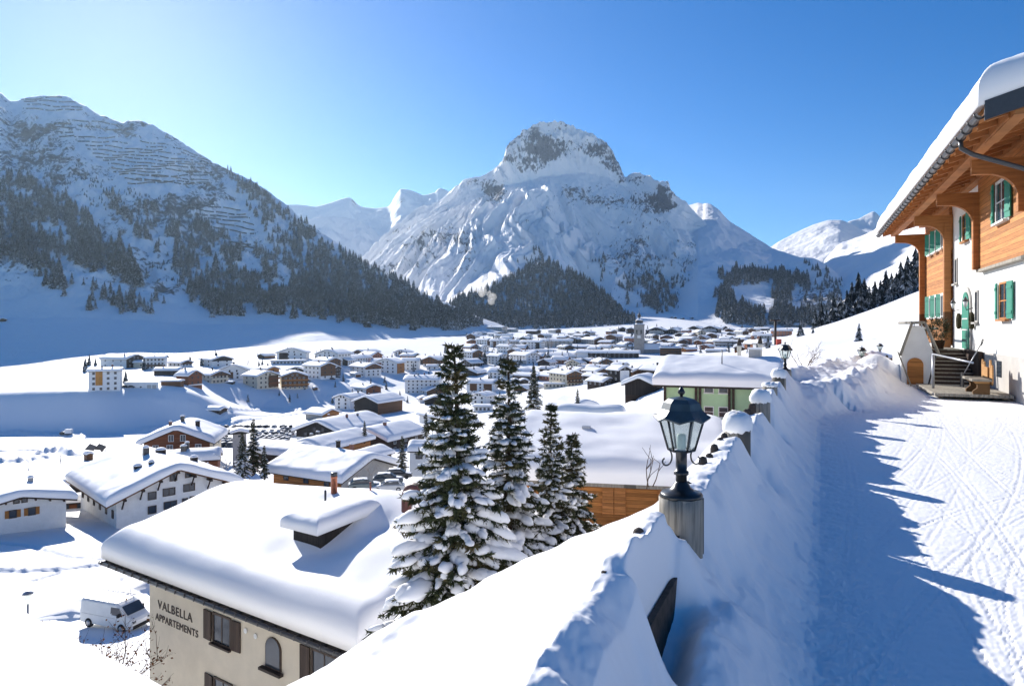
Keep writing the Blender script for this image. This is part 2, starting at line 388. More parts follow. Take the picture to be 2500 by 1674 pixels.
def near_h(x, y, detail=True):
    s, t = fence_st(x, y)
    # downhill side, bank and road in one cross-section
    wide = 1 + 1.5 * sstep(13, 19, s)
    lump = fbm(s * 1.3, t * 1.3, 21, 3); lump2 = fbm(s * 4, t * 4, 33, 3)
    tt = np.where(t > 0, t / wide, t)
    XS = [-90, -60, -44, -30, -20, -12, -5.6, -3.2, -2.3, -1.0, -.35, -.12, .08, .2, .34, .48, .6, .72, .86, .95, 1.5, 60]
    z = prof(XS, [-24.5, -23, -21.5, -19, -15.2, -10.0, -4.9, -3.05, -2.45, -1.98, -1.66, -1.40, -1.38, -1.56, -1.80, -1.98, -2.11, -2.23, -2.345, -2.385, -2.4, -2.4], tt)
    # further on the hill drops away right behind the fence
    z2 = prof(XS, [-24.5, -23, -21.5, -19, -17.0, -13.9, -7.8, -5.0, -3.9, -2.5, -1.70, -1.40, -1.38, -1.56, -1.80, -1.98, -2.11, -2.23, -2.345, -2.385, -2.4, -2.4], tt)
    kk = sstep(1.5, 3.3, s + .72 * np.maximum(-t, 0)); z = z * (1 - kk) + z2 * kk
    z = z + (road_z(s) - ROAD) * sstep(-4, 1, t)
    # the ridge of snow lying on the fence is uneven
    rid = np.exp(-(t / .28) ** 2)
    rid2 = np.exp(-((t - .1) / .38) ** 2)
    z = z + rid * (.16 * pn(s * .83, t * .9 + 3.3, 2) + .07 * pn(s * 2.3 + t * 1.1, t * 1.2, 3)) + rid2 * (.10 * fbm(s * 1.9 + 5, t * 2.2, 14, 3) + .02 * fbm(s * 7, t * 7, 15, 3)) + rid * .12 * sstep(3, 0, np.abs(s + 1.2))
    z = z + rid * .07 * sstep(10, 16, s)
    for sp_, dp in ((0, .36), (3.77, .34), (7.35, .32), (10.4, .28), (12.9, .32), (16.03, .22)):
        z = z - dp * np.exp(-((s - sp_) / .36) ** 2) * np.exp(-((t - .02) / .42) ** 2)
    # a plank laid bare: the snow stops short of it on the road side in front of the lamp
    bare = sstep(-1.75, -1.45, s) * sstep(-.35, -.7, s)
    z = z - bare * sstep(-.01, .05, t) * sstep(.40, .10, t) * np.maximum(0, z + 2.02 - .25 * (s + 1.1)) * .95
    tro = sstep(.1, -.7, s); z = z - tro * .20 * np.exp(-((t - .22) / .16) ** 2) + tro * .05 * np.exp(-((t - .55) / .15) ** 2)
    # tall ploughed bank where the road bends
    bank = sstep(13.5, 17, s) * sstep(30, 24, s)
    z = z + bank * .62 * np.exp(-((tt - .62) / .3) ** 2) * (1 + .5 * lump)
    z = z + .09 * lump * sstep(-.2, .2, t) * sstep(1.3 * wide, .6 * wide, t) + .02 * lump2 * sstep(.55, .75, tt) * sstep(1.45, 1.0, tt)
    z = z + (.24 * fbm(x * .42, y * .42, 41, 4) + .07 * lump + .10 * np.exp(-((t + 2.3) / .8) ** 2) * fbm(x * 1.5, y * 1.5, 47, 3)) * sstep(-.4, -1.6, t)
    # ground beyond the road rises to the right, up the hill
    off = x * .920 - y * .392          # distance from the eye to the right of the chalet's line
    z = z + sstep(10, 40, off - 5) * 6.0 + .25 * sstep(26, 40, y) * sstep(2, 8, t)
    for hx, hy, hr, hh in HEAPS:
        d = np.hypot(x - hx, y - hy) / hr
        z = np.maximum(z, ROAD - .3 + (hh + .3) * (1 - d * d * (1 + .25 * lump)) + .12 * lump2 * (d > .4))
    if detail:
        on = sstep(.9, 1.25, tt) * sstep(60, 30, y)
        z = z + on * tracks(s, t)
        rough = sstep(.62, .75, tt) * sstep(1.9, 1.1, tt)
        z = z + on * .006 * fbm(x * 7, y * 7, 51, 4) + rough * .03 * np.abs(fbm(x * 9, y * 9, 57, 3)) + on * .003 * pn(x * 28, y * 28, 8)
        bk = sstep(-.45, -.1, t) * sstep(1.0, .8, tt)
        z = z + bk * (.03 * fbm(x * 3.1, y * 3.1, 71, 3) + .016 * fbm(x * 9, y * 9, 72, 3) + .02 * np.maximum(0, pn(x * 5.5, y * 5.5, 73) - .25))
        z = z + sstep(-.3, -.8, t) * .012 * fbm(x * 3, y * 3, 61, 4)
    return z

def ground_h(x, y, detail=True):
    x = np.asarray(x, float); y = np.asarray(y, float)
    w = sstep(38, 62, y)
    return near_h(x, y, detail) * (1 - w) + far_h(x, y) * w
def gz(x, y): return float(ground_h(np.array([x]), np.array([y]), False)[0])
def hit(px, py, y0=30.0, y1=1600.0):
    """where the sight line of a survey point meets the ground"""
    Y = np.exp(np.linspace(math.log(y0), math.log(y1), 1500)); X = (px - CX) / F * Y
    d = (HY - py) / F * Y - ground_h(X, Y, False)
    k = np.nonzero(d <= 0)[0]
    i = int(k[0]) if len(k) else int(np.argmin(d / Y))
    return Vector((X[i], Y[i], (HY - py) / F * Y[i]))

def polar_sheet(pxs, ys, fn):
    px, Y = np.meshgrid(pxs, ys); X = (px - CX) / F * Y
    Z = fn(X, Y)
    return np.stack([X, Y, Z], -1), X, Y

for pts, w, h, rg in (
 ([(-40, 1312), (40, 1290), (110, 1278), (200, 1270), (290, 1276), (340, 1290)], .35, -.22, .3), ([(-40, 1322), (60, 1330), (120, 1345), (170, 1360), (255, 1364)], .35, -.2, .8), ([(-40, 1300), (70, 1296), (170, 1275)], .3, -.15, .3),
 ([(-40, 1392), (60, 1395), (180, 1388), (300, 1376)], .5, .32, .5), ([(-20, 1440), (90, 1452), (240, 1445), (330, 1452)], .25, -.15, .5), ([(0, 1428), (70, 1420), (140, 1400)], .3, -.18, .9),
 ([(140, 1520), (190, 1492), (240, 1470), (300, 1462), (380, 1440)], .75, .62, 1.6), ([(150, 1505), (215, 1485), (260, 1462)], .4, .35, 1.6), ([(230, 1425), (262, 1440), (300, 1412), (340, 1400)], .2, -.15, 1.2),
 ([(-60, 1064), (40, 1060), (120, 1062), (200, 1067)], 1.6, 1.1, 1.2), ([(250, 1085), (330, 1072), (400, 1062)], 1.2, .8, 1.2), ([(-60, 1100), (60, 1098), (150, 1096), (180, 1090)], 1.3, -.9, .6), ([(100, 1108), (150, 1100), (170, 1110)], 1.2, 1.3, 1.0),
 ([(-60, 1165), (60, 1148), (130, 1128), (200, 1108), (300, 1092)], .8, -.5, .3), ([(330, 1052), (450, 1045), (560, 1035), (650, 1022), (740, 1008)], 1.3, .8, 1.0), ([(420, 1050), (540, 1030), (640, 1016), (720, 1002)], 1.0, -.7, .4), ([(560, 1000), (640, 1000), (720, 1003), (800, 996)], 1.4, .9, 1.2),
 ([(-60, 895), (100, 884), (210, 876)], .8, -.5, .2), ([(360, 972), (440, 985), (500, 992)], .8, .6, .6), ([(780, 956), (800, 966), (830, 980), (860, 988)], .7, .6, .4), ([(-60, 1130), (40, 1128), (110, 1120)], 1.5, .9, 1.0),
 ([(1500, 985), (1570, 975), (1620, 960)], .5, -.3, .5), ([(1840, 862), (1900, 850), (1990, 835)], .5, -.3, .4), ([(1810, 868), (1850, 852), (1880, 840)], .35, -.3, .4)):
    LINES.append((np.array([[v.x, v.y] for v in (hit(a, b, 40) for a, b in pts)]), w, h, rg))

# ------------------------------------------------------------------ near ground: road sheet and hillside sheet
def cols_for(a, b, step, lo, hi):
    mid = np.arange(a, b, step); L = []; p = a; st = step
    while p > lo: st *= 1.18; p -= st; L.append(p)
    R = []; p = mid[-1]; st = step
    while p < hi: st *= 1.18; p += st; R.append(p)
    return np.array(L[::-1] + list(mid) + R)
NY = np.exp(np.arange(math.log(.9), math.log(62), .0044))
V, X, Y = polar_sheet(cols_for(640, 2520, 3.2, -2600, 5200), NY, ground_h)
Q = grid_quads(*X.shape); S_, T_ = fence_st(X, Y)
wide = 1 + 1.5 * sstep(13, 19, S_)
isroad = ((T_ / wide) > .86) & (Y < 40) & ((X * .920 - Y * .392) < 10.5)
rq = isroad.ravel()[Q].all(1)
def sub(V, Q):
    u, inv = np.unique(Q, return_inverse=True); return V.reshape(-1, 3)[u], inv.reshape(Q.shape)
tag(link('road', np_mesh('road', *sub(V, Q[rq])), M['snow_road']), kind='structure')
tag(link('snowy_hillside', np_mesh('snowy_hillside', *sub(V, Q[~rq])), M['snow']), kind='structure')
# ground behind and beside the viewpoint
bx, by = np.meshgrid(np.linspace(-60, 60, 60), np.linspace(-60, .95, 30))
bz = near_h(bx, by, False) - .02
tag(link('ground', np_mesh('ground', np.stack([bx, by, bz], -1).reshape(-1, 3), grid_quads(*bx.shape)), M['snow']), kind='structure')
# valley floor
FY = np.exp(np.arange(math.log(61.5), math.log(1790), .0052))
V, X, Y = polar_sheet(cols_for(-30, 2530, 4.0, -900, 3600), FY, ground_h)
tag(link('valley_floor', np_mesh('valley_floor', V.reshape(-1, 3), grid_quads(*X.shape)), M['snow_far']), kind='structure')
# ------------------------------------------------------------------ mountains
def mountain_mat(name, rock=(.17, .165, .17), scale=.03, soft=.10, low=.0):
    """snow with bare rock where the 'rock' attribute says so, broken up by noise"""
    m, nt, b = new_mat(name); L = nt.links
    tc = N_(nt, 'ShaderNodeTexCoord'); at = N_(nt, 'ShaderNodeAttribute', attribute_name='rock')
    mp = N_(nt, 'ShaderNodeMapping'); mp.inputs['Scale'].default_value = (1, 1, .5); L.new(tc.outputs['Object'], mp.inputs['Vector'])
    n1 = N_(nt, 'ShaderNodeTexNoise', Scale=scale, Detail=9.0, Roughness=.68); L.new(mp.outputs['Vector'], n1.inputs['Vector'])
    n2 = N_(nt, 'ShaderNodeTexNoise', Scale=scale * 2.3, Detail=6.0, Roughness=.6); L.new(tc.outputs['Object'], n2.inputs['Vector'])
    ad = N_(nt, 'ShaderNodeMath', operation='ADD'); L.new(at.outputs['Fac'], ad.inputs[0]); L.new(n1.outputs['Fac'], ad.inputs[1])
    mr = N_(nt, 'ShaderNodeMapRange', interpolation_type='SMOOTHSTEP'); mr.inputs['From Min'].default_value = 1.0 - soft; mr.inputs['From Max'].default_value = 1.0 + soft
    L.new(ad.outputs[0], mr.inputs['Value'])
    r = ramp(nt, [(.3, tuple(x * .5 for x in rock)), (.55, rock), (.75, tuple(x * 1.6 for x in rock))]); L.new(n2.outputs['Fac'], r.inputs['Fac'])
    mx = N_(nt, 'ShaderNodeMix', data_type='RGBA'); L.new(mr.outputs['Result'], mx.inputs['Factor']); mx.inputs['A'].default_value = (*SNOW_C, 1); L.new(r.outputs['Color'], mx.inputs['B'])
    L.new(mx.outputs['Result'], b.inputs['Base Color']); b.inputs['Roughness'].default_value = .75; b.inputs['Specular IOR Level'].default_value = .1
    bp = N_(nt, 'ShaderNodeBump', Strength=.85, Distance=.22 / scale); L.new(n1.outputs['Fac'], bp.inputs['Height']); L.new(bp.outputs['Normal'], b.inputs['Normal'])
    return m

LOFT = {}; LKEY = iter(['mtn_left', 'main', 'far', 'far_knoll', 'shoulder', 'far_right', 'far_right_peak', 'right', 'hill'])
def loft(name, rows, px0, px1, nu, nv, mat, disp=None, rock=None, back=1.22):
    ks = sorted(rows); K = len(rows[ks[0]])
    px = np.linspace(px0, px1, nu)
    Yk = np.array([np.interp(px, ks, [rows[k][j][0] for k in ks]) for j in range(K)])
    Zk = np.array([np.interp(px, ks, [(HY - rows[k][j][1]) / F * rows[k][j][0] for k in ks]) for j in range(K)])
    t = np.linspace(0, K - 1, nv); i = np.clip(t.astype(int), 0, K - 2); f = (t - i)[:, None]
    Y = Yk[i] * (1 - f) + Yk[i + 1] * f; Z = Zk[i] * (1 - f) + Zk[i + 1] * f
    v = (t / (K - 1))[:, None] + 0 * Y
    PX = px[None, :] + 0 * Y
    # the far side falls away behind the crest
    nb = 10
    for q in np.linspace(.1, 1, nb):
        Y = np.vstack([Y, (Yk[-1] * (1 + (back - 1) * q))[None]]); Z = np.vstack([Z, (Zk[-1] - (Zk[-1] + 60) * q ** 1.2)[None]]); v = np.vstack([v, np.full((1, nu), 1 + q)]); PX = np.vstack([PX, px[None]])
    X = (PX - CX) / F * Y
    if disp is not None:
        Z = Z + disp(X, Y, Z, v)
    PY = HY - F * Z / Y
    rk = rock(PX, PY, X, Y, Z, v) if rock is not None else np.zeros_like(Z)
    R, C = Z.shape
    o = link(name, np_mesh(name, np.stack([X, Y, Z], -1).reshape(-1, 3), grid_quads(R, C), True, {'rock': rk.ravel()}), mat)
    tag(o, kind='structure')
    LOFT[next(LKEY)] = (X, Y, Z, PX, PY, v)
    return o

def sil(pts, x): return np.interp(x, [p[0] for p in pts], [p[1] for p in pts])
def dense(rows, ridge, step=8, jag=0, jr=(0, 1)):
    """replace the crest rows of coarse columns by a finely surveyed crest line"""
    ks = sorted(rows); K = len(rows[ks[0]]); out = {}
    for p in np.arange(ks[0], ks[-1] + 1, step):
        col = [(float(np.interp(p, ks, [rows[k][j][0] for k in ks])), float(np.interp(p, ks, [rows[k][j][1] for k in ks]))) for j in range(K)]
        jg = jag * (sstep(jr[0], jr[0] + 15, p) * sstep(jr[1], jr[1] - 15, p)) * float(fbm(np.array(p / 8.0), np.array(.5), 333, 3)) if jag else 0
        col[-1] = (col[-1][0], float(sil(ridge, p)) + jg); out[float(p)] = col
    return out

def blob(px, py, cx, cy, rx, ry):
    w = .55 * np.sqrt(rx * ry); n = w * fbm(px / w * .9, py / w * .9, int(cx) % 50, 4); px = px + 1.3 * n; py = py + 1.3 * w * fbm(py / w * .9 + 7, px / w * .9, int(cy) % 50, 4)
    return np.clip(1 - ((px - cx) / rx) ** 2 - ((py - cy) / ry) ** 2, 0, 1)

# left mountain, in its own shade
R_LEFT = [(-900, 60), (-500, 130), (-200, 175), (-60, 195), (0, 223), (12, 238), (24, 246), (45, 245), (62, 238), (100, 234), (141, 235), (166, 239), (199, 256), (236, 279), (270, 292), (299, 302), (307, 297), (340, 294), (373, 304),
          (415, 331), (456, 353), (498, 384), (539, 407), (580, 428), (622, 445), (663, 474), (705, 507), (746, 545), (788, 569), (829, 598), (871, 635), (900, 656), (950, 680), (1000, 702), (1060, 727), (1120, 752), (1180, 778), (1230, 796)]
left_rows = {
 -900: [(690, 890), (880, 760), (1050, 640), (1450, 340), (2000, 60)],
 0: [(690, 890), (880, 778), (1050, 665), (1450, 420), (1900, 223)],
 200: [(720, 870), (900, 775), (1080, 655), (1450, 450), (1900, 258)],
 350: [(740, 860), (930, 783), (1100, 682), (1450, 485), (1900, 294)],
 500: [(760, 856), (960, 793), (1130, 712), (1450, 545), (1850, 385)],
 620: [(790, 850), (1000, 792), (1150, 722), (1400, 600), (1750, 445)],
 750: [(850, 840), (1030, 790), (1180, 728), (1380, 645), (1650, 548)],
 900: [(950, 830), (1080, 785), (1200, 745), (1330, 705), (1500, 656)],
 1000: [(1020, 824), (1120, 790), (1200, 768), (1300, 738), (1420, 702)],
 1120: [(1080, 818), (1140, 800), (1200, 790), (1260, 775), (1350, 752)],
 1230: [(1150, 810), (1180, 806), (1220, 802), (1260, 800), (1300, 796)],
}
def left_disp(X, Y, Z, v):
    a = sstep(.18, .5, v) * sstep(1.35, 1.0, v); edge = .25 + .75 * sstep(1.0, .9, v)
    g = fbm(X / 150 + Z / 300, Y / 420, 71, 5) * 30 + ridged((X + .5 * Y) / 95, Y / 260, 75, 4) * 16 + fbm(X / 24, Y / 30, 79, 4) * 15
    return a * edge * g * np.clip(Z / 90, .1, 1) + sstep(0, .15, v) * fbm(X / 60, Y / 60, 81, 3) * 2.0
def left_rock(px, py, X, Y, Z, v):
    r = .405 + .26 * fbm(X / 130, Y / 160, 85, 4) + .16 * fbm(X / 25, Y / 40, 86, 3)
    r = r + .06 * blob(px, py, 110, 430, 170, 110) + .2 * blob(px, py, 320, 330, 50, 45) + .18 * blob(px, py, 430, 415, 60, 25) + .15 * blob(px, py, 520, 450, 70, 70) + .15 * blob(px, py, 440, 500, 80, 40) + .1 * blob(px, py, 40, 330, 120, 90)
    bar = np.maximum(blob(px, py, 330, 390, 200, 70), np.maximum(blob(px, py, 130, 262, 120, 40), blob(px, py, 560, 540, 80, 60)))
    r = r - .13 * sstep(.1, .7, bar)
    chute = np.exp(-((px - (585 + (py - 450) * .62)) / 22) ** 2) * sstep(440, 470, py) * sstep(640, 600, py)
    r = r - .3 * chute
    r = r - .5 * sstep(640, 740, py + 40 * fbm(px / 120, py / 120, 4, 3) - .10 * px)
    return r
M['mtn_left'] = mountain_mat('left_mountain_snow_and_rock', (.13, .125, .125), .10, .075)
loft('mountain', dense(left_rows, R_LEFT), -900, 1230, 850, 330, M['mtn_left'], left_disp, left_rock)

# the great central peak
R_MAIN = [(760, 720), (840, 668), (884, 646), (930, 602), (973, 567), (1020, 535), (1063, 507), (1097, 472), (1127, 443), (1150, 436), (1170, 434), (1204, 417), (1222, 402), (1230, 392), (1236, 366), (1251, 347), (1265, 335), (1289, 316), (1305, 308), (1321, 302), (1335, 305),
          (1350, 304), (1357, 300), (1365, 303), (1392, 310), (1420, 320), (1443, 330), (1462, 341), (1477, 351), (1490, 366), (1498, 381), (1512, 408), (1524, 434), (1530, 436), (1537, 431), (1558, 427), (1570, 433), (1580, 445), (1600, 450), (1622, 449), (1632, 455), (1639, 475), (1646, 490), (1650, 505),
          (1690, 535), (1740, 570), (1800, 618), (1860, 668), (1920, 720), (1980, 770)]
def lin(y0, y1, p1, e=1.05):
    z0 = (HY - 806) / F * y0; z1 = (HY - p1) / F * y1; r = []
    for f in (0, .28, .56, .82, 1):
        y = y0 + (y1 - y0) * f; z = z0 + (z1 - z0) * f ** e; r.append((y, HY - z * F / y))
    return r
def lin2(y0, yb, pb, y1, p1):
    r = lin(y0, yb, pb); return [r[0], r[2], (r[3][0] - .02 * yb, r[3][1]), r[4], (y1, p1)]
main_rows = {
 760: lin(2450, 3350, 720), 884: lin(2150, 3280, 646), 973: lin(1930, 3220, 567), 1063: lin(1720, 3130, 507), 1150: lin2(1540, 2870, 500, 2980, 436), 1225: lin2(1460, 2860, 462, 2945, 400), 1250: lin2(1450, 2860, 452, 2950, 347), 1340: lin2(1560, 2880, 432, 2990, 304),
 1430: [(1650, 800), (2050, 720), (2480, 610), (2860, 425), (2970, 325)],
 1500: [(1650, 800), (2050, 724), (2450, 620), (2830, 448), (2930, 385)],
 1560: [(1650, 800), (2050, 728), (2420, 625), (2760, 475), (2870, 427)],
 1640: [(1660, 800), (2050, 735), (2400, 645), (2650, 530), (2780, 480)],
 1740: [(1700, 800), (2050, 745), (2300, 690), (2480, 620), (2600, 570)],
 1860: [(1750, 800), (1950, 770), (2100, 745), (2250, 705), (2350, 668)],
 1980: [(1800, 805), (1900, 795), (2000, 788), (2050, 780), (2100, 770)],
}
SUMMIT = P(1340, 302, 2990)
def main_disp(X, Y, Z, v):
    th = np.arctan2(X - SUMMIT.x, -(Y - SUMMIT.y) + 260) ; r = np.hypot(X - SUMMIT.x, Y - SUMMIT.y)
    a = sstep(0, .25, v) * sstep(1.4, 1.05, v); edge = .22 + .78 * sstep(1.0, .9, v)
    w = th + .10 * fbm(X / 260, Y / 260, 91, 3)
    g = (ridged(w * 4.2, r / 2400 + 3, 92, 2) - .2) * 58 * sstep(80, 700, r) + (ridged(w * 10, r / 900, 93, 3) - .2) * 58 * sstep(120, 600, r)
    g = g + (ridged(w * 30, r / 380, 97, 4) - .2) * 26 * sstep(200, 900, r)
    g = g + fbm(X / 90, Z / 90, 94, 5) * 14 + fbm(X / 30, Y / 30 + Z / 40, 95, 3) * 8
    cl = sstep(.72, .85, v) * sstep(1180, 1240, CX + F * X / Y) * sstep(1560, 1500, CX + F * X / Y)
    g = g + cl * (ridged(X / 60 + Z / 160, Z / 150, 96, 5) * 50 + ridged(X / 24, Z / 60, 99, 4) * 18)
    g = g + (ridged(w * 19 + 3, r / 700, 98, 3) - .2) * 24 * sstep(150, 700, r)
    return a * edge * g
def main_rock(px, py, X, Y, Z, v):
    r = .275 + .20 * fbm(X / 200, Y / 200 + Z / 150, 101, 4) + .12 * fbm(X / 40, Z / 40, 102, 3)
    base = sil([(1200, 395), (1236, 402), (1275, 425), (1310, 435), (1360, 395), (1400, 372), (1440, 385), (1480, 420), (1524, 445), (1560, 450)], px)
    cap = sstep(10, -22, py - base - 8 * pn(px / 14, py / 14, 3)) * sstep(1222, 1236, px) * sstep(1545, 1520, px)
    r = r + cap * (.20 + .12 * fbm(X / 60, Z / 60, 103, 3)) + .11 * blob(px, py, 1322, 372, 56, 54) + .10 * blob(px, py, 1280, 410, 45, 30) + .12 * blob(px, py, 1495, 420, 40, 45) - .12 * blob(px, py, 1400, 330, 60, 35)
    r = r + .30 * blob(px, py, 1206, 466, 40, 44) + .15 * blob(px, py, 1150, 445, 40, 16) + .24 * blob(px, py, 1628, 480, 36, 42) + .2 * blob(px, py, 1555, 436, 28, 14) + .24 * blob(px, py, 1600, 490, 60, 40)
    r = r + .17 * blob(px, py, 1420, 480, 130, 35) + .12 * blob(px, py, 1560, 560, 110, 120) + .16 * blob(px, py, 1600, 660, 190, 90) + .16 * blob(px, py, 1010, 640, 170, 110) + .10 * blob(px, py, 1100, 560, 100, 60)
    return r
M['mtn_main'] = mountain_mat('central_peak_snow_and_rock', (.145, .15, .17), .075, .06)
loft('mountain', dense(main_rows, R_MAIN, 3, 9, (1215, 1665)), 760, 1980, 860, 420, M['mtn_main'], main_disp, main_rock)

# far summits between the left mountain and the peak
R_FAR = [(420, 560), (620, 520), (700, 500), (743, 501), (770, 504), (807, 496), (828, 488), (842, 484), (854, 482), (866, 492), (872, 499), (884, 505), (922, 509), (945, 507), (952, 503), (965, 479), (977, 462), (990, 464), (1007, 468), (1033, 478), (1050, 474), (1063, 470), (1071, 459), (1085, 462), (1093, 466), (1130, 480), (1200, 520), (1300, 560)]
far_rows = {420: [(3900, 800), (4300, 720), (4900, 560)], 780: [(3900, 760), (4400, 640), (5100, 500)], 980: [(3900, 740), (4400, 610), (5200, 465)], 1300: [(4000, 740), (4500, 640), (5200, 560)]}
def far_disp(X, Y, Z, v):
    return sstep(1.4, 1, v) * (.2 + .8 * sstep(1, .9, v)) * (fbm(X / 420, Y / 420, 111, 5) * 60 + ridged(X / 200, Y / 260, 112, 4) * 20)
def far_rock(px, py, X, Y, Z, v):
    return .14 + .2 * fbm(X / 200, Y / 200, 113, 4) + .25 * blob(px, py, 985, 490, 40, 40) + .25 * blob(px, py, 862, 500, 16, 18) + .15 * blob(px, py, 1065, 475, 40, 20)
M['mtn_far'] = mountain_mat('far_peak_snow_and_rock', (.2, .2, .21), .012, .08)
loft('mountain', dense(far_rows, R_FAR, 6), 420, 1300, 420, 160, M['mtn_far'], far_disp, far_rock)
R_KNOLL = [(640, 560), (720, 548), (748, 540), (780, 531), (810, 528), (845, 533), (880, 541), (905, 556), (925, 575), (960, 590), (1010, 600), (1060, 620)]
kn_rows = {640: [(3300, 800), (3650, 700), (4000, 560)], 800: [(3300, 760), (3650, 640), (4000, 528)], 960: [(3350, 740), (3700, 665), (4050, 590)], 1060: [(3400, 740), (3700, 680), (4000, 620)]}
loft('mountain', dense(kn_rows, R_KNOLL, 6), 640, 1060, 260, 120, M['mtn_far'], lambda X, Y, Z, v: sstep(1.4, 1, v) * (.2 + .8 * sstep(1, .9, v)) * (fbm(X / 230, Y / 230, 121, 5) * 45 + ridged(X / 120, Y / 160, 122, 4) * 14),
     lambda px, py, X, Y, Z, v: .10 + .2 * fbm(X / 150, Y / 150, 123, 4))

# shoulder right of the peak, falling to a wooded knoll
R_SH = [(1560, 560), (1620, 520), (1648, 506), (1672, 503), (1690, 499), (1705, 495), (1716, 498), (1725, 496), (1740, 503), (1755, 513), (1779, 540), (1830, 572), (1884, 605), (1920, 618), (1955, 630), (1985, 632), (2006, 641), (2025, 652), (2042, 665), (2056, 684), (2066, 701), (2085, 740), (2110, 790)]
sh_rows = {
 1560: [(1900, 800), (2200, 760), (2700, 680), (3300, 560)],
 1705: [(1450, 798), (1750, 720), (2300, 620), (3100, 495)],
 1780: [(1400, 798), (1650, 725), (2150, 640), (2800, 540)],
 1884: [(1380, 800), (1580, 735), (1900, 680), (2300, 605)],
 1960: [(1380, 802), (1550, 745), (1750, 690), (1980, 630)],
 2040: [(1380, 803), (1500, 765), (1620, 715), (1780, 663)],
 2110: [(1400, 804), (1450, 800), (1500, 795), (1550, 790)],
}
def sh_disp(X, Y, Z, v):
    return sstep(.1, .6, v) * sstep(1.4, 1, v) * (.2 + .8 * sstep(1, .9, v)) * (fbm(X / 240, Y / 300, 131, 5) * 34 + ridged(X / 110, Y / 300, 132, 3) * 8 + fbm(X / 26, Y / 30, 133, 3) * 4)
def sh_rock(px, py, X, Y, Z, v):
    return .20 + .18 * fbm(X / 140, Y / 140, 134, 4) + .22 * blob(px, py, 1990, 700, 90, 70) + .12 * blob(px, py, 1960, 760, 90, 50) - .12 * blob(px, py, 1750, 600, 140, 80) - .2 * blob(px, py, 1850, 700, 50, 30)
loft('mountain', dense(sh_rows, R_SH, 6), 1560, 2110, 380, 220, M['mtn_main'], sh_disp, sh_rock)

# far summits on the right, and the sunlit slope before them
R_RA = [(1800, 640), (1884, 601), (1899, 590), (1930, 574), (1959, 560), (1985, 549), (2005, 543), (2024, 538), (2054, 537), (2066, 541), (2078, 546), (2100, 558), (2123, 571), (2200, 610), (2320, 660)]
ra_rows = {1800: [(2900, 780), (3200, 720), (3600, 640)], 2050: [(2600, 720), (3000, 630), (3500, 537)], 2320: [(2700, 760), (3100, 720), (3500, 660)]}
loft('mountain', dense(ra_rows, R_RA, 6), 1800, 2320, 260, 120, M['mtn_far'], lambda X, Y, Z, v: sstep(1.4, 1, v) * (.15 + .85 * sstep(1, .9, v)) * (fbm(X / 260, Y / 260, 141, 5) * 36 + ridged(Z / 60, X / 400, 142, 3) * 8),
     lambda px, py, X, Y, Z, v: .10 + .16 * fbm(X / 200, Z / 40, 143, 4) + .22 * blob(px, py, 2040, 555, 70, 28))
R_RB = [(1960, 620), (2060, 548), (2075, 540), (2096, 535), (2115, 524), (2132, 516), (2142, 522), (2150, 532), (2175, 545), (2240, 560), (2330, 600)]
rb_rows = {1960: [(3900, 760), (4300, 700), (4700, 620)], 2132: [(3800, 700), (4400, 600), (5000, 516)], 2330: [(3900, 720), (4400, 660), (4800, 600)]}
loft('mountain', dense(rb_rows, R_RB, 6), 1960, 2330, 160, 90, M['mtn_far'], lambda X, Y, Z, v: sstep(1.4, 1, v) * (.15 + .85 * sstep(1, .9, v)) * (fbm(X / 300, Y / 300, 151, 5) * 50),
     lambda px, py, X, Y, Z, v: .14 + .2 * fbm(X / 150, Z / 100, 153, 4))
R_RS = [(1990, 660), (2008, 641), (2020, 626), (2033, 611), (2054, 593), (2069, 590), (2085, 583), (2108, 575), (2138, 560), (2146, 546), (2153, 537), (2168, 529), (2200, 500), (2240, 462), (2300, 410), (2400, 330), (2600, 200), (3000, 120), (3600, 100)]
rs_rows = {
 1990: [(1500, 800), (1750, 760), (2000, 700), (2250, 660)],
 2070: [(1300, 790), (1600, 720), (1950, 650), (2400, 590)],
 2170: [(1100, 780), (1400, 700), (1800, 620), (2350, 529)],
 2300: [(900, 760), (1200, 670), (1600, 560), (2200, 410)],
 2600: [(700, 720), (1000, 600), (1400, 430), (1900, 200)],
 3600: [(600, 700), (900, 560), (1300, 350), (1800, 100)],
}
loft('mountain', dense(rs_rows, R_RS, 8), 1990, 3600, 420, 200, M['mtn_main'], lambda X, Y, Z, v: sstep(0, .2, v) * sstep(1.4, 1, v) * (.2 + .8 * sstep(1, .9, v)) * (fbm(X / 200, Y / 260, 161, 5) * 26 + ridged((X + .6 * Y) / 110, Y / 400, 162, 4) * 11 + fbm(X / 30, Y / 40, 163, 3) * 3),
     lambda px, py, X, Y, Z, v: .13 + .16 * fbm(X / 150, Y / 110, 164, 4))

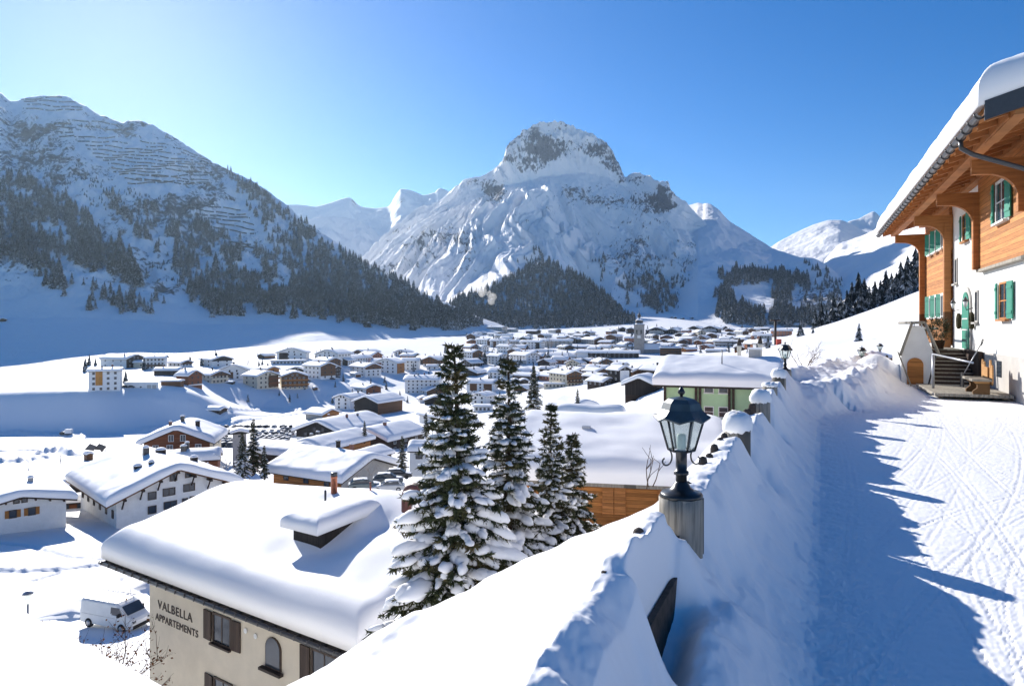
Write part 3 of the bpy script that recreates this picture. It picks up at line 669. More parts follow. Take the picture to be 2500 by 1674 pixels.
# wooded hump in the middle of the valley
R_HUMP = [(1030, 770), (1080, 752), (1120, 735), (1150, 722), (1190, 708), (1220, 695), (1260, 675), (1290, 655), (1320, 637), (1340, 640), (1370, 652), (1420, 682), (1460, 706), (1490, 735), (1510, 765), (1540, 790), (1580, 800)]
hump_rows = {
 1030: [(1300, 806), (1380, 795), (1450, 782), (1500, 770)],
 1150: [(1320, 805), (1420, 785), (1520, 755), (1600, 722)],
 1220: [(1320, 804), (1430, 780), (1560, 740), (1680, 695)],
 1320: [(1330, 803), (1450, 770), (1600, 705), (1750, 637)],
 1420: [(1330, 802), (1450, 775), (1580, 730), (1700, 682)],
 1490: [(1330, 800), (1430, 780), (1520, 757), (1600, 735)],
 1580: [(1330, 802), (1380, 801), (1420, 800), (1450, 800)],
}
loft('hill', dense(hump_rows, R_HUMP, 8), 1030, 1580, 260, 120, M['mtn_main'], lambda X, Y, Z, v: sstep(0, .2, v) * sstep(1.4, 1, v) * (fbm(X / 90, Y / 110, 171, 4) * 9),
     lambda px, py, X, Y, Z, v: .16 + .16 * fbm(X / 60, Y / 60, 174, 4), back=1.15)

# ------------------------------------------------------------------ air
def haze():
    mb = MB(); mb.box(-5200, 6200, -120, 6600, -62, 1250)
    m = bpy.data.materials.new('haze'); m.use_nodes = True; nt = m.node_tree; nt.nodes.clear()
    out = nt.nodes.new('ShaderNodeOutputMaterial'); v = nt.nodes.new('ShaderNodeVolumePrincipled')
    v.inputs['Color'].default_value = (.62, .82, 1, 1); v.inputs['Density'].default_value = HAZE_D; v.inputs['Anisotropy'].default_value = .5
    nt.links.new(v.outputs[0], out.inputs['Volume'])
    o = mb.build('haze', m); tag(o, kind='stuff'); return o
HAZE_D = 3e-5
haze()
# ------------------------------------------------------------------ houses
def snow_slab(W, L, pitch, th, seed, nx=14, ny=12, mono=False):
    """pillow of snow lying on a gable roof; z = 0 at the eaves, ridge along y"""
    u = np.sin(np.linspace(-math.pi / 2, math.pi / 2, nx)); v = np.sin(np.linspace(-math.pi / 2, math.pi / 2, ny))
    u, v = np.meshgrid(u, v); x = u * W / 2; y = v * L / 2
    d = np.minimum(W / 2 - np.abs(x), L / 2 - np.abs(y)); r = th * .9
    f = np.where(d < r, .42 + .58 * np.sqrt(np.clip(1 - (1 - d / r) ** 2, 0, 1)), 1)
    rr = .07 * W; plane = pitch * (W / 2 - np.abs(x)); rnd = pitch * (W / 2 + .4 * rr - np.sqrt(x * x + rr * rr))
    n = fbm(x / 3.2 + seed * 7.1, y / 3.2 + seed * 3.3, seed, 3)
    top = np.maximum(plane + .08, rnd + th * f * (1 + .22 * n))
    k = 1.012
    V = [np.stack([x * k, y * k, top], -1).reshape(-1, 3)]
    i = np.arange(nx * ny).reshape(ny, nx)
    ring = np.concatenate([i[0, :-1], i[:-1, -1], i[-1, :0:-1], i[:0:-1, 0]])
    bx = x.ravel()[ring]; by = y.ravel()[ring]
    V.append(np.stack([bx, by, pitch * (W / 2 - np.abs(bx)) - .03], -1))
    nb = len(ring); b0 = nx * ny; j = np.arange(nb); j2 = (j + 1) % nb
    Q = np.vstack([grid_quads(ny, nx), np.stack([ring[j2], ring[j], b0 + j, b0 + j2], -1)])
    Q[:(nx - 1) * (ny - 1)] = Q[:(nx - 1) * (ny - 1)]
    return np_mesh('roof_snow', np.vstack(V), Q, True)

WIN = {}
def window_mesh(w, h, frame='frame_dark', mull=1):
    k = (round(w, 2), round(h, 2), frame, mull)
    if k not in WIN:
        mb = MB(); t = .09
        mb.box(-w / 2, w / 2, -.05, 0, 0, h)
        n0 = len(mb.f)
        for a, b, c, d in ((-w / 2 - t, -w / 2, -t, h + t), (w / 2, w / 2 + t, -t, h + t), (-w / 2, w / 2, -t, 0), (-w / 2, w / 2, h, h + t)):
            mb.box(a, b, -.1, 0, c, d)
        for q in range(mull):
            xx = -w / 2 + w * (q + 1) / (mull + 1); mb.box(xx - .03, xx + .03, -.08, -.051, 0, h)
        me = mb.mesh('window'); me.materials.append(M['glass']); me.materials.append(M[frame])
        for i, p in enumerate(me.polygons): p.material_index = 0 if i < n0 else 1
        WIN[k] = me
    return WIN[k]

def put_window(root, x, y, z, face, w=1.1, h=1.25, frame='frame_dark', mull=1):
    """face: 'g' the gable towards -y, 'l' / 'r' the long sides"""
    o = bpy.data.objects.new('window', window_mesh(w, h, frame, mull)); COL.objects.link(o); o.parent = root
    o.location = (x, y, z); o.rotation_euler = (0, 0, {'g': 0, 'l': -math.pi / 2, 'r': math.pi / 2}[face])
    return o

def house(loc, rz, W, L, H, pitch=.36, th=.8, wall='white', gable=None, hg=.0, side=None, hs=.0, cols=(3, 4), floors=None, over=1.0, ogab=1.1, chim=1, balc=(), panels=(), frame='frame_dark',
          label='', cat='house', name='house', group=None, seed=1, res=None, win=(1.1, 1.25), attic=True, both=False, deep=3.0, roofmat='roof_edge', bal_mat='wood', yaw=0, side_balc=()):
    root = empty(name, loc, rz, label, cat, group)
    top = H + pitch * W / 2
    MB().prism([(-W / 2, -deep), (W / 2, -deep), (W / 2, H), (0, top), (-W / 2, H)], -L / 2, L / 2).build('wall', M[wall], root)
    if gable:
        z0 = H * hg; MB().prism([(-W / 2 + .03, z0), (W / 2 - .03, z0), (W / 2 - .03, H - .02), (0, top - .04), (-W / 2 + .03, H - .02)], -L / 2 - .14, -L / 2 + .05).build('gable_cladding', M[gable], root)
    vs = 'l' if yaw > 0 else 'r'; sg = -1 if vs == 'l' else 1
    if side:
        z0 = H * hs; a, b = sorted((sg * (W / 2 + .14), sg * (W / 2 - .05))); MB().box(a, b, -L / 2 + .03, L / 2 - .03, z0, H - .05).build('side_cladding', M[side], root)
    Wr, Lr, ze = W + 2 * over, L + 2 * ogab, H - pitch * over + .04; zr = ze + pitch * Wr / 2
    MB().prism([(-Wr / 2, ze), (-Wr / 2, ze - .22), (0, zr - .22), (Wr / 2, ze - .22), (Wr / 2, ze), (0, zr)], -Lr / 2, Lr / 2).build('roof', M[roofmat], root)
    res = res or (12, 10)
    s = link('roof_snow', snow_slab(Wr, Lr, pitch, th, seed, *res), M['snow_roof'], root); s.location = (0, 0, ze)
    floors = floors if floors is not None else max(1, int(round(H / 2.9)))
    w, h = win; gx = -L / 2 - (.15 if gable else .02); sxx = sg * (W / 2 + (.15 if side else .02))
    for f in range(floors):
        z = H * (f + .5) / floors - h * .45
        for c in range(cols[0]):
            x = (c + .5) / cols[0] * W * .86 - W * .43
            put_window(root, x, gx, z, 'g', w, h, frame)
        for c in range(cols[1]):
            put_window(root, sxx, ((c + .5) / cols[1] - .5) * L * .9, z, vs, w, h, frame)
    if attic and cols[0] and pitch * W / 2 > 1.9:
        for x in ((-W * .09, W * .09) if W > 9 else (0,)): put_window(root, x, gx, H + .15, 'g', w * .85, min(h, pitch * W / 2 - 1.0), frame)
    for (zf, x0, x1, dpt) in balc:
        mb = MB(); z = H * zf; mb.box(W * x0, W * x1, -L / 2 - .15 - dpt, -L / 2 - .05, z - .18, z); mb.box(W * x0, W * x1, -L / 2 - .15 - dpt, -L / 2 - dpt, z, z + .95)
        mb.build('balcony', M[bal_mat], root)
    for (zf, y0, y1, dpt) in side_balc:
        mb = MB(); z = H * zf; a, b = sorted((sg * (W / 2 + dpt), sg * (W / 2 + .05))); c, d = sorted((sg * (W / 2 + dpt), sg * (W / 2 + dpt - .14)))
        mb.box(a, b, L * y0, L * y1, z - .18, z); mb.box(c, d, L * y0, L * y1, z, z + .95); mb.build('balcony', M[bal_mat], root)
    for (fc, u0, u1, z0, z1, mt) in panels:
        mb = MB()
        if fc == 'g': mb.box(W * u0, W * u1, -L / 2 - .09, -L / 2 + .05, H * z0, H * z1)
        else:
            a, b = sorted((sg * (W / 2 + .09), sg * (W / 2 - .05))); mb.box(a, b, L * u0, L * u1, H * z0, H * z1)
        mb.build('facade_panel', M[mt], root)
    rnd = random.Random(seed * 13 + 5)
    for c in range(chim):
        x = rnd.uniform(-.25, .25) * W; y = rnd.uniform(-.32, .32) * L; zb = ze + pitch * (Wr / 2 - abs(x)); q = rnd.uniform(.28, .5); hh = th + rnd.uniform(.7, 1.3)
        ch = MB().box(x - q, x + q, y - q, y + q, zb - .2, zb + hh).box(x - q - .08, x + q + .08, y - q - .08, y + q + .08, zb + hh, zb + hh + .12).build('chimney', M[rnd.choice(['brick', 'metal_dark', 'roof_edge'])], root)
        sc = MB(); sc.lathe([(q * 1.25, 0), (q * 1.2, .12), (q * .9, .26), (q * .3, .32)], 8, (x, y, zb + hh + .12)); sc.build('snow_cap', M['snow_roof'], ch)
    return root

def site(px, py, yaw, Wp, Lp, Y=None):
    """front foot of a building seen at (px, py): ground point, distance scale, heading"""
    p = hit(px, py) if Y is None else P(px, py, Y)
    th = math.atan2(p.x, p.y); rz = math.radians(yaw) - th; k = p.y / F
    dep = .5 * (abs(math.cos(math.radians(yaw))) * Lp + abs(math.sin(math.radians(yaw))) * Wp) * k * .9
    d = Vector((p.x, p.y)).normalized()
    return Vector((p.x + d.x * dep, p.y + d.y * dep, p.z)), rz, k

HS = [0]
def H_(px, py, yaw, Wp, Lp, Hp, label, Y=None, **kw):
    loc, rz, k = site(px, py, yaw, Wp, Lp, Y); HS[0] += 1
    th = kw.pop('th', None) or .85
    if 'cols' not in kw:
        a = abs(math.cos(math.radians(yaw))); gc = int(max(1, min(4, round(Wp * k / 3.6)))) if a > .35 else 0; sc = int(max(1, min(7, round(Lp * k / 4.2)))) if abs(math.sin(math.radians(yaw))) > .3 else 0
        kw['cols'] = (gc, sc)
    kw.setdefault('over', min(1.2, .10 * Wp * k)); kw.setdefault('ogab', min(1.3, .10 * Wp * k))
    kw.setdefault('name', 'house'); kw.setdefault('cat', 'house')
    return house(loc, rz, Wp * k, Lp * k, Hp * k, th=th, label=label, seed=HS[0], yaw=yaw, **kw)

D = dict
# px, foot row, yaw, gable width, length, eave height (survey units), label, options
VILLAGE = [
 # terrace on the left
 (258, 955, 84, 46, 68, 50, 'white four storey block with an orange brown panel at the left end of the terrace', D(pitch=.22, panels=[('s', .06, .28, .30, .97, 'ochre')], cols=(0, 4), chim=2, cat='hotel', name='hotel')),
 (300, 899, 42, 56, 84, 23, 'big house with dark brown gable and white side behind the white block', D(gable='wood_dark', frame='frame_white', cols=(4, 3), chim=2, floors=2)),
 (350, 898, 60, 20, 38, 13, 'low beige annex between the dark gabled house and the white hotel', D(wall='beige', cols=(0, 1), chim=0)),
 (382, 901, 82, 36, 44, 27, 'white hotel with rows of shuttered windows and brown balcony at its foot', D(pitch=.3, cols=(0, 5), side_balc=[(.30, -.5, .5, 1.2)], cat='hotel', name='hotel', floors=3)),
 (440, 895, 42, 34, 44, 9, 'small white house with flat gable under thick snow behind the red brown house', D(gable='wood', hg=.6)),
 (412, 917, 68, 30, 58, 13, 'long dark timber house with low snowy roof above the retaining wall', D(wall='wood_dark', cols=(0, 2), chim=2)),
 (462, 942, 42, 42, 40, 26, 'red brown timber house with steep gable on a white base at the bank edge', D(wall='wood_red', pitch=.55, panels=[('g', -.49, .49, 0, .12, 'white')], cols=(2, 0))),
 (421, 943, 70, 22, 46, 12, 'low brown outbuilding with flat snow roof beside the red brown gable', D(wall='wood', pitch=.08, cols=(0, 0), chim=0, cat='outbuilding')),
 (520, 937, 36, 48, 50, 22, 'beige house with balcony and brown gable next to the red brown house', D(wall='beige', gable='wood', hg=.85, balc=[(.45, -.5, .5, 1.2)], bal_mat='cream')),
 (528, 896, 34, 56, 50, 18, 'modern white house with wide black gable at the back of the terrace', D(gable='wood_black', hg=.8, pitch=.3, cols=(2, 2))),
 (575, 926, -12, 92, 50, 18, 'white house with brown middle panel left of the cream hotel', D(panels=[('g', -.22, .0, .0, 1.0, 'wood')], pitch=.4, chim=2, cols=(4, 2))),
 (637, 951, 36, 62, 56, 33, 'cream hotel with brown balconies on its right half above the bank', D(wall='cream', panels=[('g', .02, .49, .12, 1.0, 'wood')], balc=[(.38, .0, .5, 1.3), (.72, .0, .5, 1.3)], bal_mat='wood_red', cat='hotel', name='hotel', cols=(4, 2))),
 (717, 951, 6, 62, 52, 33, 'brown timber hotel with two long orange balconies joined to the cream hotel', D(wall='cream', gable='wood', hg=.18, balc=[(.34, -.5, .54, 1.4), (.68, -.5, .5, 1.4)], bal_mat='wood_gold', cat='hotel', name='hotel', cols=(5, 0), frame='frame_white')),
 (780, 926, 36, 44, 70, 32, 'tall white house with dark brown gable panel right of the balcony hotel', D(gable='wood', hg=.25, cols=(2, 4))),
 (800, 905, 40, 40, 50, 24, 'brown house with snowy roof just behind the tall white house', D(wall='wood')),
 (716, 879, -12, 70, 40, 18, 'white hotel with dark brown corner panel standing alone near the shade line', D(panels=[('g', -.42, -.12, 0, 1.0, 'wood_dark')], cat='hotel', name='hotel')),
 (705, 889, 86, 22, 82, 8, 'long low flat annex with window band before the hotel by the shade line', D(pitch=.06, cols=(0, 9), chim=0, cat='annex', win=(1.6, 1.1))),
 (651, 876, -52, 24, 32, 8, 'small brown barn in the snow left of the hotel by the shade line', D(wall='wood', gable='wood_dark', cols=(0, 0), chim=0, cat='barn', name='barn')),
 (815, 891, -32, 60, 62, 27, 'large white gabled house with three rows of windows behind bare trees', D(cols=(4, 4), chim=2)),
 (895, 869, -40, 34, 60, 9, 'low white house under a long snow roof behind the large gabled house', D(gable='wood', hg=.7)),
 (733, 914, -22, 46, 46, 10, 'house with black gable peeping out behind the orange balcony hotel', D(wall='wood_black', cols=(2, 0), frame='frame_white')),
 (655, 910, 32, 32, 44, 9, 'small orange timber gable behind the cream hotel roof', D(wall='wood_gold', cols=(1, 1))),
 (562, 938, 60, 12, 18, 5, 'tiny dark shed on the bank edge left of the cream hotel', D(wall='wood_dark', cols=(0, 0), chim=0, cat='shed', name='shed', th=.5)),
 (769, 953, 20, 10, 10, 6, 'tiny brown hut with a snow cap alone on the shaded bank', D(wall='wood', cols=(0, 0), chim=0, cat='hut', name='hut', th=.8)),
 (528, 1012, 52, 26, 42, 11, 'lone dark log barn under thick snow at the foot of the shaded bank', D(wall='wood_dark', cols=(0, 0), chim=0, cat='barn', name='barn', th=1.1)),
 # middle
 (893, 919, 36, 48, 62, 23, 'white house with brown timber gable above the small garage', D(gable='wood', hg=.75, cols=(3, 3))),
 (868, 921, 30, 18, 26, 8, 'small garage with brown door below the white house', D(cols=(0, 0), chim=0, panels=[('g', -.4, .4, 0, .8, 'wood')], cat='garage', name='garage')),
 (868, 889, -36, 42, 72, 14, 'long white house with wooden eaves behind the garage house', D(gable='white', roofmat='wood')),
 (950, 912, -24, 62, 46, 26, 'white hotel with red brown stripe and orange end wall on the valley edge', D(panels=[('g', -.36, -.16, 0, 1.0, 'wood_red')], side='wood_gold', cat='hotel', name='hotel', cols=(4, 1))),
 (1003, 904, 80, 30, 42, 24, 'white house with ground floor terrace right of the striped hotel', D(cols=(0, 4))),
 (985, 871, -24, 34, 36, 11, 'small white house with brown stripe high on the sunny slope', D(panels=[('g', -.15, .05, 0, 1, 'wood_red')])),
 (1038, 890, 30, 32, 46, 13, 'dark timber house with steep snowy roof above the striped hotel', D(wall='wood_dark', pitch=.5)),
 (1062, 896, -30, 42, 46, 18, 'brown timber house on white base left of the big spruce top', D(gable='wood', hg=.4, side='wood', hs=.4)),
 (1057, 903, 76, 18, 28, 9, 'tiny white house with rounded snow cap left of the spruce top', D(cols=(0, 2), chim=0)),
 (1035, 961, 78, 50, 84, 34, 'broad white block with many small square windows left of the spruce', D(cols=(0, 7), win=(.9, 1.0), chim=3, cat='apartment block')),
 (1057, 964, 22, 50, 44, 10, 'brown and white house with low gable below the broad white block', D(gable='wood', cols=(1, 1))),
 (1034, 983, 12, 24, 24, 10, 'tiny cottage with light wooden gable next to the grey barn', D(gable='wood_gold', hg=.8, cols=(1, 0), chim=0, cat='cottage', name='cottage')),
 (1063, 986, 2, 52, 30, 10, 'dark grey barn gable half hidden by the tall spruce', D(wall='wood_black', cols=(0, 0), chim=0, cat='barn', name='barn')),
 (893, 962, 36, 44, 64, 14, 'house with red brown timber gable above the white gabled house', D(wall='white', gable='wood_red', cols=(1, 2))),
 (856, 1000, -40, 48, 62, 28, 'white house with three floors of shuttered windows left of the black barn', D(cols=(2, 2), chim=1)),
 (925, 1012, -40, 74, 96, 30, 'huge barn with black boarded gable and brown side above the car park', D(wall='wood', gable='wood_black', cols=(0, 0), chim=1, cat='barn', name='barn', res=(24, 24), th=1.1)),
 (787, 1026, 42, 54, 60, 15, 'low barn with light brown gable boards at the edge of the car park', D(wall='grey', gable='wood_gold', cols=(0, 0), chim=0, cat='barn', name='barn', res=(20, 18))),
 (1085, 1034, 36, 76, 112, 15, 'white house with dark gable beams behind the tall spruce', D(cols=(2, 3), gable='white', res=(20, 18))),
 (1180, 987, -30, 42, 46, 20, 'little white house with dark eaves between the two big spruces', D(cols=(2, 1))),
 (1180, 1005, 82, 26, 44, 13, 'flat white pavilion with window band between the two big spruces', D(pitch=.06, cols=(0, 4), chim=0, cat='pavilion')),
 (1178, 959, 74, 40, 70, 24, 'white hotel with two brown facade panels between the two spruce tops', D(panels=[('s', -.42, -.12, .2, .95, 'wood'), ('s', .12, .38, .2, .95, 'wood')], cat='hotel', name='hotel', cols=(0, 3))),
 (1150, 918, -30, 62, 52, 8, 'wide dark timber house with long snowy roof above the panelled hotel', D(wall='wood_dark', res=(18, 14))),
 (1380, 944, 32, 44, 84, 31, 'large cream hotel with balconied wooden gable on the valley road', D(wall='cream', gable='wood', hg=.5, balc=[(.34, -.5, .5, 1.3), (.66, -.5, .5, 1.3)], cat='hotel', name='hotel', cols=(4, 5), chim=3, res=(20, 18))),
 (1358, 947, 86, 14, 60, 10, 'low annex with a window band at the foot of the cream hotel', D(wall='cream', pitch=.06, cols=(0, 6), chim=0, cat='annex')),
 (1290, 930, 52, 32, 76, 12, 'dark house with a long plain snow roof left of the cream hotel', D(wall='wood_dark', chim=2)),
 (1257, 937, 6, 20, 22, 8, 'left one of two little twin gables right of the spruce top', D(wall='wood_dark', cols=(1, 0), chim=0, cat='cottage', name='cottage')),
 (1279, 937, 6, 20, 22, 8, 'right one of two little twin gables right of the spruce top', D(wall='wood_dark', cols=(1, 0), chim=0, cat='cottage', name='cottage')),
 (1292, 954, -42, 40, 62, 6, 'low snow covered building with brown eaves behind the middle spruce', D(wall='wood', cols=(0, 0), chim=0)),
 (1456, 935, 42, 34, 60, 16, 'white house with dark right half under a broad snow roof right of the cream hotel', D(gable='wood_black', side='wood_black', hs=.25, cols=(1, 3))),
 (1512, 933, 36, 36, 46, 30, 'tall black house with white balconied gable below the long dark building', D(wall='wood_black', panels=[('g', -.4, .35, .1, .95, 'white')], pitch=.5, cols=(3, 2), frame='frame_white')),
 (1546, 921, 40, 30, 32, 14, 'brown house right of the tall black house', D(wall='wood')),
 (1598, 915, 46, 40, 52, 12, 'dark house with white gable left of the green house roof', D(wall='wood_dark', panels=[('g', 0, .45, .1, 1, 'white')], pitch=.45, cols=(1, 0))),
 (1598, 904, 80, 30, 70, 5, 'low wide roof behind the dark house with white gable', D(wall='wood_dark', cols=(0, 0))),
 (1428, 906, -34, 28, 38, 9, 'brown gable behind the cream hotel roof', D(wall='wood', cols=(1, 0))),
 (1514, 900, 60, 24, 34, 9, 'small pale house between the long dark building and the tall black house', D(cols=(0, 2))),
 (1340, 907, 70, 26, 40, 7, 'little snow roofed house behind the plain dark snow roof', D(wall='wood_dark', cols=(0, 2))),
 # far row, left of the church
 (1213, 814, 60, 26, 44, 15, 'grey hotel with snowy flat roof at the edge of the forest', D(wall='grey', pitch=.2, cat='hotel', name='hotel')),
 (1250, 811, 60, 15, 24, 7, 'shaded annex right of the grey hotel at the forest edge', D(wall='grey', cols=(0, 1), chim=0, cat='annex')),
 (1132, 816, 46, 16, 24, 7, 'small dark house in the forest shade at the far left of the village', D(wall='wood_dark', cols=(0, 1))),
 (1164, 819, 52, 16, 24, 6, 'small white house under snow just below the forest shade', D(cols=(0, 2))),
 (1203, 821, 52, 14, 22, 6, 'small pale house below the grey forest hotel', D(cols=(0, 2), chim=0)),
 (1230, 825, 84, 16, 42, 6, 'long low pale house below the grey forest hotel', D(wall='cream', cols=(0, 4))),
 (1302, 816, 52, 18, 32, 8, 'dark house with snowy roof in front of the forest', D(wall='wood_dark', cols=(0, 2))),
 (1291, 824, 20, 14, 16, 6, 'tiny white gable below the dark forest house', D(cols=(1, 0), chim=0)),
 (1152, 843, 6, 25, 26, 10, 'red brown house at the left end of the far village row', D(wall='pink', gable='wood_red', hg=.5)),
 (1182, 846, 50, 20, 36, 16, 'white block with brown gable next to the red brown house', D(gable='wood')),
 (1219, 848, 70, 20, 42, 16, 'white block with a dark stripe in the far village row', D(panels=[('s', .1, .3, 0, .9, 'wood')])),
 (1253, 843, 84, 18, 32, 10, 'grey block between two white blocks in the far village row', D(wall='grey')),
 (1300, 853, 66, 22, 56, 18, 'long white block with two brown stripes in the far village row', D(panels=[('s', -.42, -.25, 0, .95, 'wood_dark'), ('s', .22, .34, 0, .95, 'wood_dark')], chim=2)),
 (1358, 847, 86, 24, 78, 15, 'longest pale block under one snow roof left of the church', D(wall='grey', chim=2)),
 (1237, 862, 50, 26, 40, 16, 'white house standing free below the far village row', D(floors=2)),
 (1174, 859, 40, 24, 34, 12, 'small white house with dark eaves below the red brown house', D()),
 (1150, 882, 42, 34, 48, 22, 'white house with brown gable beside two dark spruces', D(gable='wood', hg=.4)),
 (1216, 890, 42, 34, 42, 20, 'white hotel with carved wooden balconies in its gable', D(balc=[(.3, -.45, .45, 1.2), (.62, -.45, .45, 1.2)], cat='hotel', name='hotel', cols=(3, 3))),
 (1280, 888, 36, 40, 72, 20, 'white hotel with round topped gable and three window rows', D(cat='hotel', name='hotel', cols=(3, 5), chim=2)),
 (1262, 890, 86, 14, 44, 10, 'low grey annex in front of the white gable hotel', D(wall='grey', pitch=.06, cols=(0, 3), chim=0, cat='annex')),
 (1318, 866, -40, 30, 42, 7, 'dark low house with curved snow roof above the white gable hotel', D(wall='wood_dark', cols=(1, 1))),
 (1372, 874, 80, 40, 74, 5, 'wide low hall with a huge snow roof left of the long dark building', D(cols=(0, 0), chim=0, cat='hall')),
 (1484, 874, 88, 36, 150, 13, 'long dark timber building with white writing before the church', D(wall='wood_dark', panels=[('s', .32, .5, 0, 1, 'white')], cols=(0, 12), pitch=.3, chim=0, frame='frame_white', cat='hotel', name='hotel', res=(12, 24))),
 (1402, 851, 82, 16, 72, 4, 'low long roof behind the wide hall', D(wall='wood', cols=(0, 3), chim=0)),
 (1505, 851, 84, 20, 82, 6, 'flat snowy roofs left of the church tower', D(wall='grey', cols=(0, 5))),
 (1538, 836, 84, 18, 26, 11, 'brownish house touching the left side of the church tower', D(wall='pink', cols=(0, 3))),
 (1500, 833, -30, 28, 34, 12, 'grey timber gable house left of the church tower', D(wall='grey', gable='wood', hg=.4)),
 (1448, 841, 36, 34, 56, 12, 'grey brown house with broad balconied gable in the old village', D(wall='grey', gable='wood', balc=[(.5, -.5, .5, 1)])),
 (1420, 827, 52, 26, 32, 8, 'dark roofed house at the forest edge left of the old village', D(wall='wood_dark')),
 (1540, 814, 0, 22, 24, 10, 'dark chalet block directly left of the tower top', D(wall='wood_dark', frame='frame_white', balc=[(.35, -.5, .5, 1), (.7, -.5, .5, 1)])),
 (1582, 815, 0, 12, 16, 9, 'narrow dark chalet directly right of the tower top', D(wall='wood_dark', cols=(1, 0))),
 (1606, 816, -14, 42, 30, 10, 'wide dark chalet with white balconies right of the tower top', D(wall='wood_black', frame='frame_white', balc=[(.35, -.45, .45, 1), (.7, -.4, .4, 1)], bal_mat='white')),
 (1645, 816, -24, 28, 22, 9, 'dark brown chalet second right of the tower top', D(wall='wood_dark', frame='frame_white')),
 (1675, 812, 60, 14, 22, 5, 'pinkish low house at the foot of the sunny meadow', D(wall='pink', cols=(0, 2))),
 (1638, 867, 86, 24, 50, 18, 'dark hotel with rows of balconies right of the church nave', D(wall='wood_dark', side_balc=[(.3, -.5, .5, 1), (.62, -.5, .5, 1)], cols=(0, 6), cat='hotel', name='hotel', pitch=.15)),
 # far right
 (1738, 811, -20, 38, 26, 9, 'blue black chalet with white balconies below the wooded knoll', D(wall='wood_black', frame='frame_white', balc=[(.35, -.45, .45, 1), (.7, -.4, .4, 1)], bal_mat='white')),
 (1700, 805, -30, 30, 24, 4, 'low dark roof left of the blue black chalet', D(wall='wood_dark', cols=(1, 0))),
 (1782, 810, -20, 18, 18, 5, 'little brown house right of the blue black chalet', D(wall='wood', cols=(1, 0))),
 (1666, 822, -30, 26, 26, 5, 'low dark gable in the middle of the right hand village', D(wall='wood_dark', cols=(1, 0))),
 (1627, 829, 2, 30, 30, 6, 'red brown gable right of the church tower', D(wall='wood_red', cols=(2, 0))),
 (1682, 840, 50, 24, 38, 14, 'terracotta coloured block with white corner right of the church', D(wall='pink', gable='white', frame='frame_white')),
 (1634, 839, -40, 30, 36, 6, 'brown house with wide snow roof behind the church nave', D(wall='wood', cols=(1, 1))),
 (1740, 829, -12, 26, 24, 11, 'brown and white gable house above the terraced hotel', D(gable='wood', hg=.4)),
 (1716, 842, -40, 28, 32, 7, 'red brown low house right of the terracotta block', D(wall='wood_red', cols=(1, 1))),
 (1774, 847, 86, 28, 60, 14, 'white hotel with two dark balcony bands behind the green house', D(panels=[('s', -.45, .45, .25, .45, 'wood_black'), ('s', -.45, .45, .65, .85, 'wood_black')], pitch=.15, cols=(0, 6), cat='hotel', name='hotel')),
 (1806, 843, -26, 34, 28, 12, 'dark blue grey gable house beside the ski slope', D(wall='wood_black', cols=(2, 0), frame='frame_white')),
 (1784, 818, -20, 14, 16, 4, 'tiny dark gable left of the ski slope', D(wall='wood_dark', cols=(1, 0), chim=0)),
 (1682, 859, -42, 18, 40, 7, 'little yellow chalet with red side wall behind the green house roof', D(wall='pink', gable='wood_gold', cols=(1, 0))),
 (1748, 860, 80, 20, 46, 4, 'flat snow heaped roof just behind the green house', D(wall='grey', cols=(0, 0), chim=0)),
 (1860, 832, 82, 20, 44, 13, 'grey white block among young spruces at the ski slope foot', D(wall='grey')),
 (1908, 821, 84, 24, 46, 14, 'long terracotta block at the foot of the ski slope', D(wall='pink', cols=(0, 6), frame='frame_white')),
 (1940, 799, 62, 28, 46, 6, 'grey house with broad snow roof under the dark spruces', D(wall='grey')),
 (1862, 807, 72, 18, 36, 5, 'low dark timber house behind the terracotta block', D(wall='wood_dark')),
]
for r in VILLAGE:
    H_(*r[:7], **dict(r[7]))

# small houses packed between the larger ones; nothing tells them apart at this distance
_rh = random.Random(31); taken = [(r[0], r[1]) for r in VILLAGE]
for (x0, x1, y0, y1, n) in ((1130, 1540, 806, 900, 34), (1580, 1860, 804, 856, 26), (800, 1110, 872, 920, 9), (1180, 1500, 905, 945, 8)):
    k = 0; t_ = 0
    while k < n and t_ < 400:
        t_ += 1; px, py = _rh.uniform(x0, x1), _rh.uniform(y0, y1)
        if any(abs(px - a) < 19 and abs(py - b) < 8 for a, b in taken): continue
        taken.append((px, py)); k += 1; f = .7 + (py - 800) / 130; mt = _rh.choice(['wood', 'wood_dark', 'wood_dark', 'wood_red', 'white', 'cream', 'pink', 'white'])
        gm = _rh.choice([None, 'wood', 'wood_dark']); yw = _rh.choice([-40, -25, 25, 40, 60, 75])
        H_(px, py, yw, _rh.uniform(20, 27) * f, _rh.uniform(24, 38) * f, _rh.uniform(6, 11) * f, ('small %s house under thick snow packed into the %s' % ({'wood': 'brown', 'wood_dark': 'dark timber', 'wood_red': 'red brown', 'white': 'white', 'cream': 'cream', 'pink': 'terracotta'}[mt], 'old village left of the church' if px < 1545 and x0 > 1120 else 'far village right of the church' if px > 1545 else 'valley edge left of the spruces')),
           wall=mt, gable=gm, group='small houses crowded in the village', res=(9, 8), pitch=_rh.uniform(.3, .5), frame='frame_white' if mt.startswith('wood') else 'frame_dark')

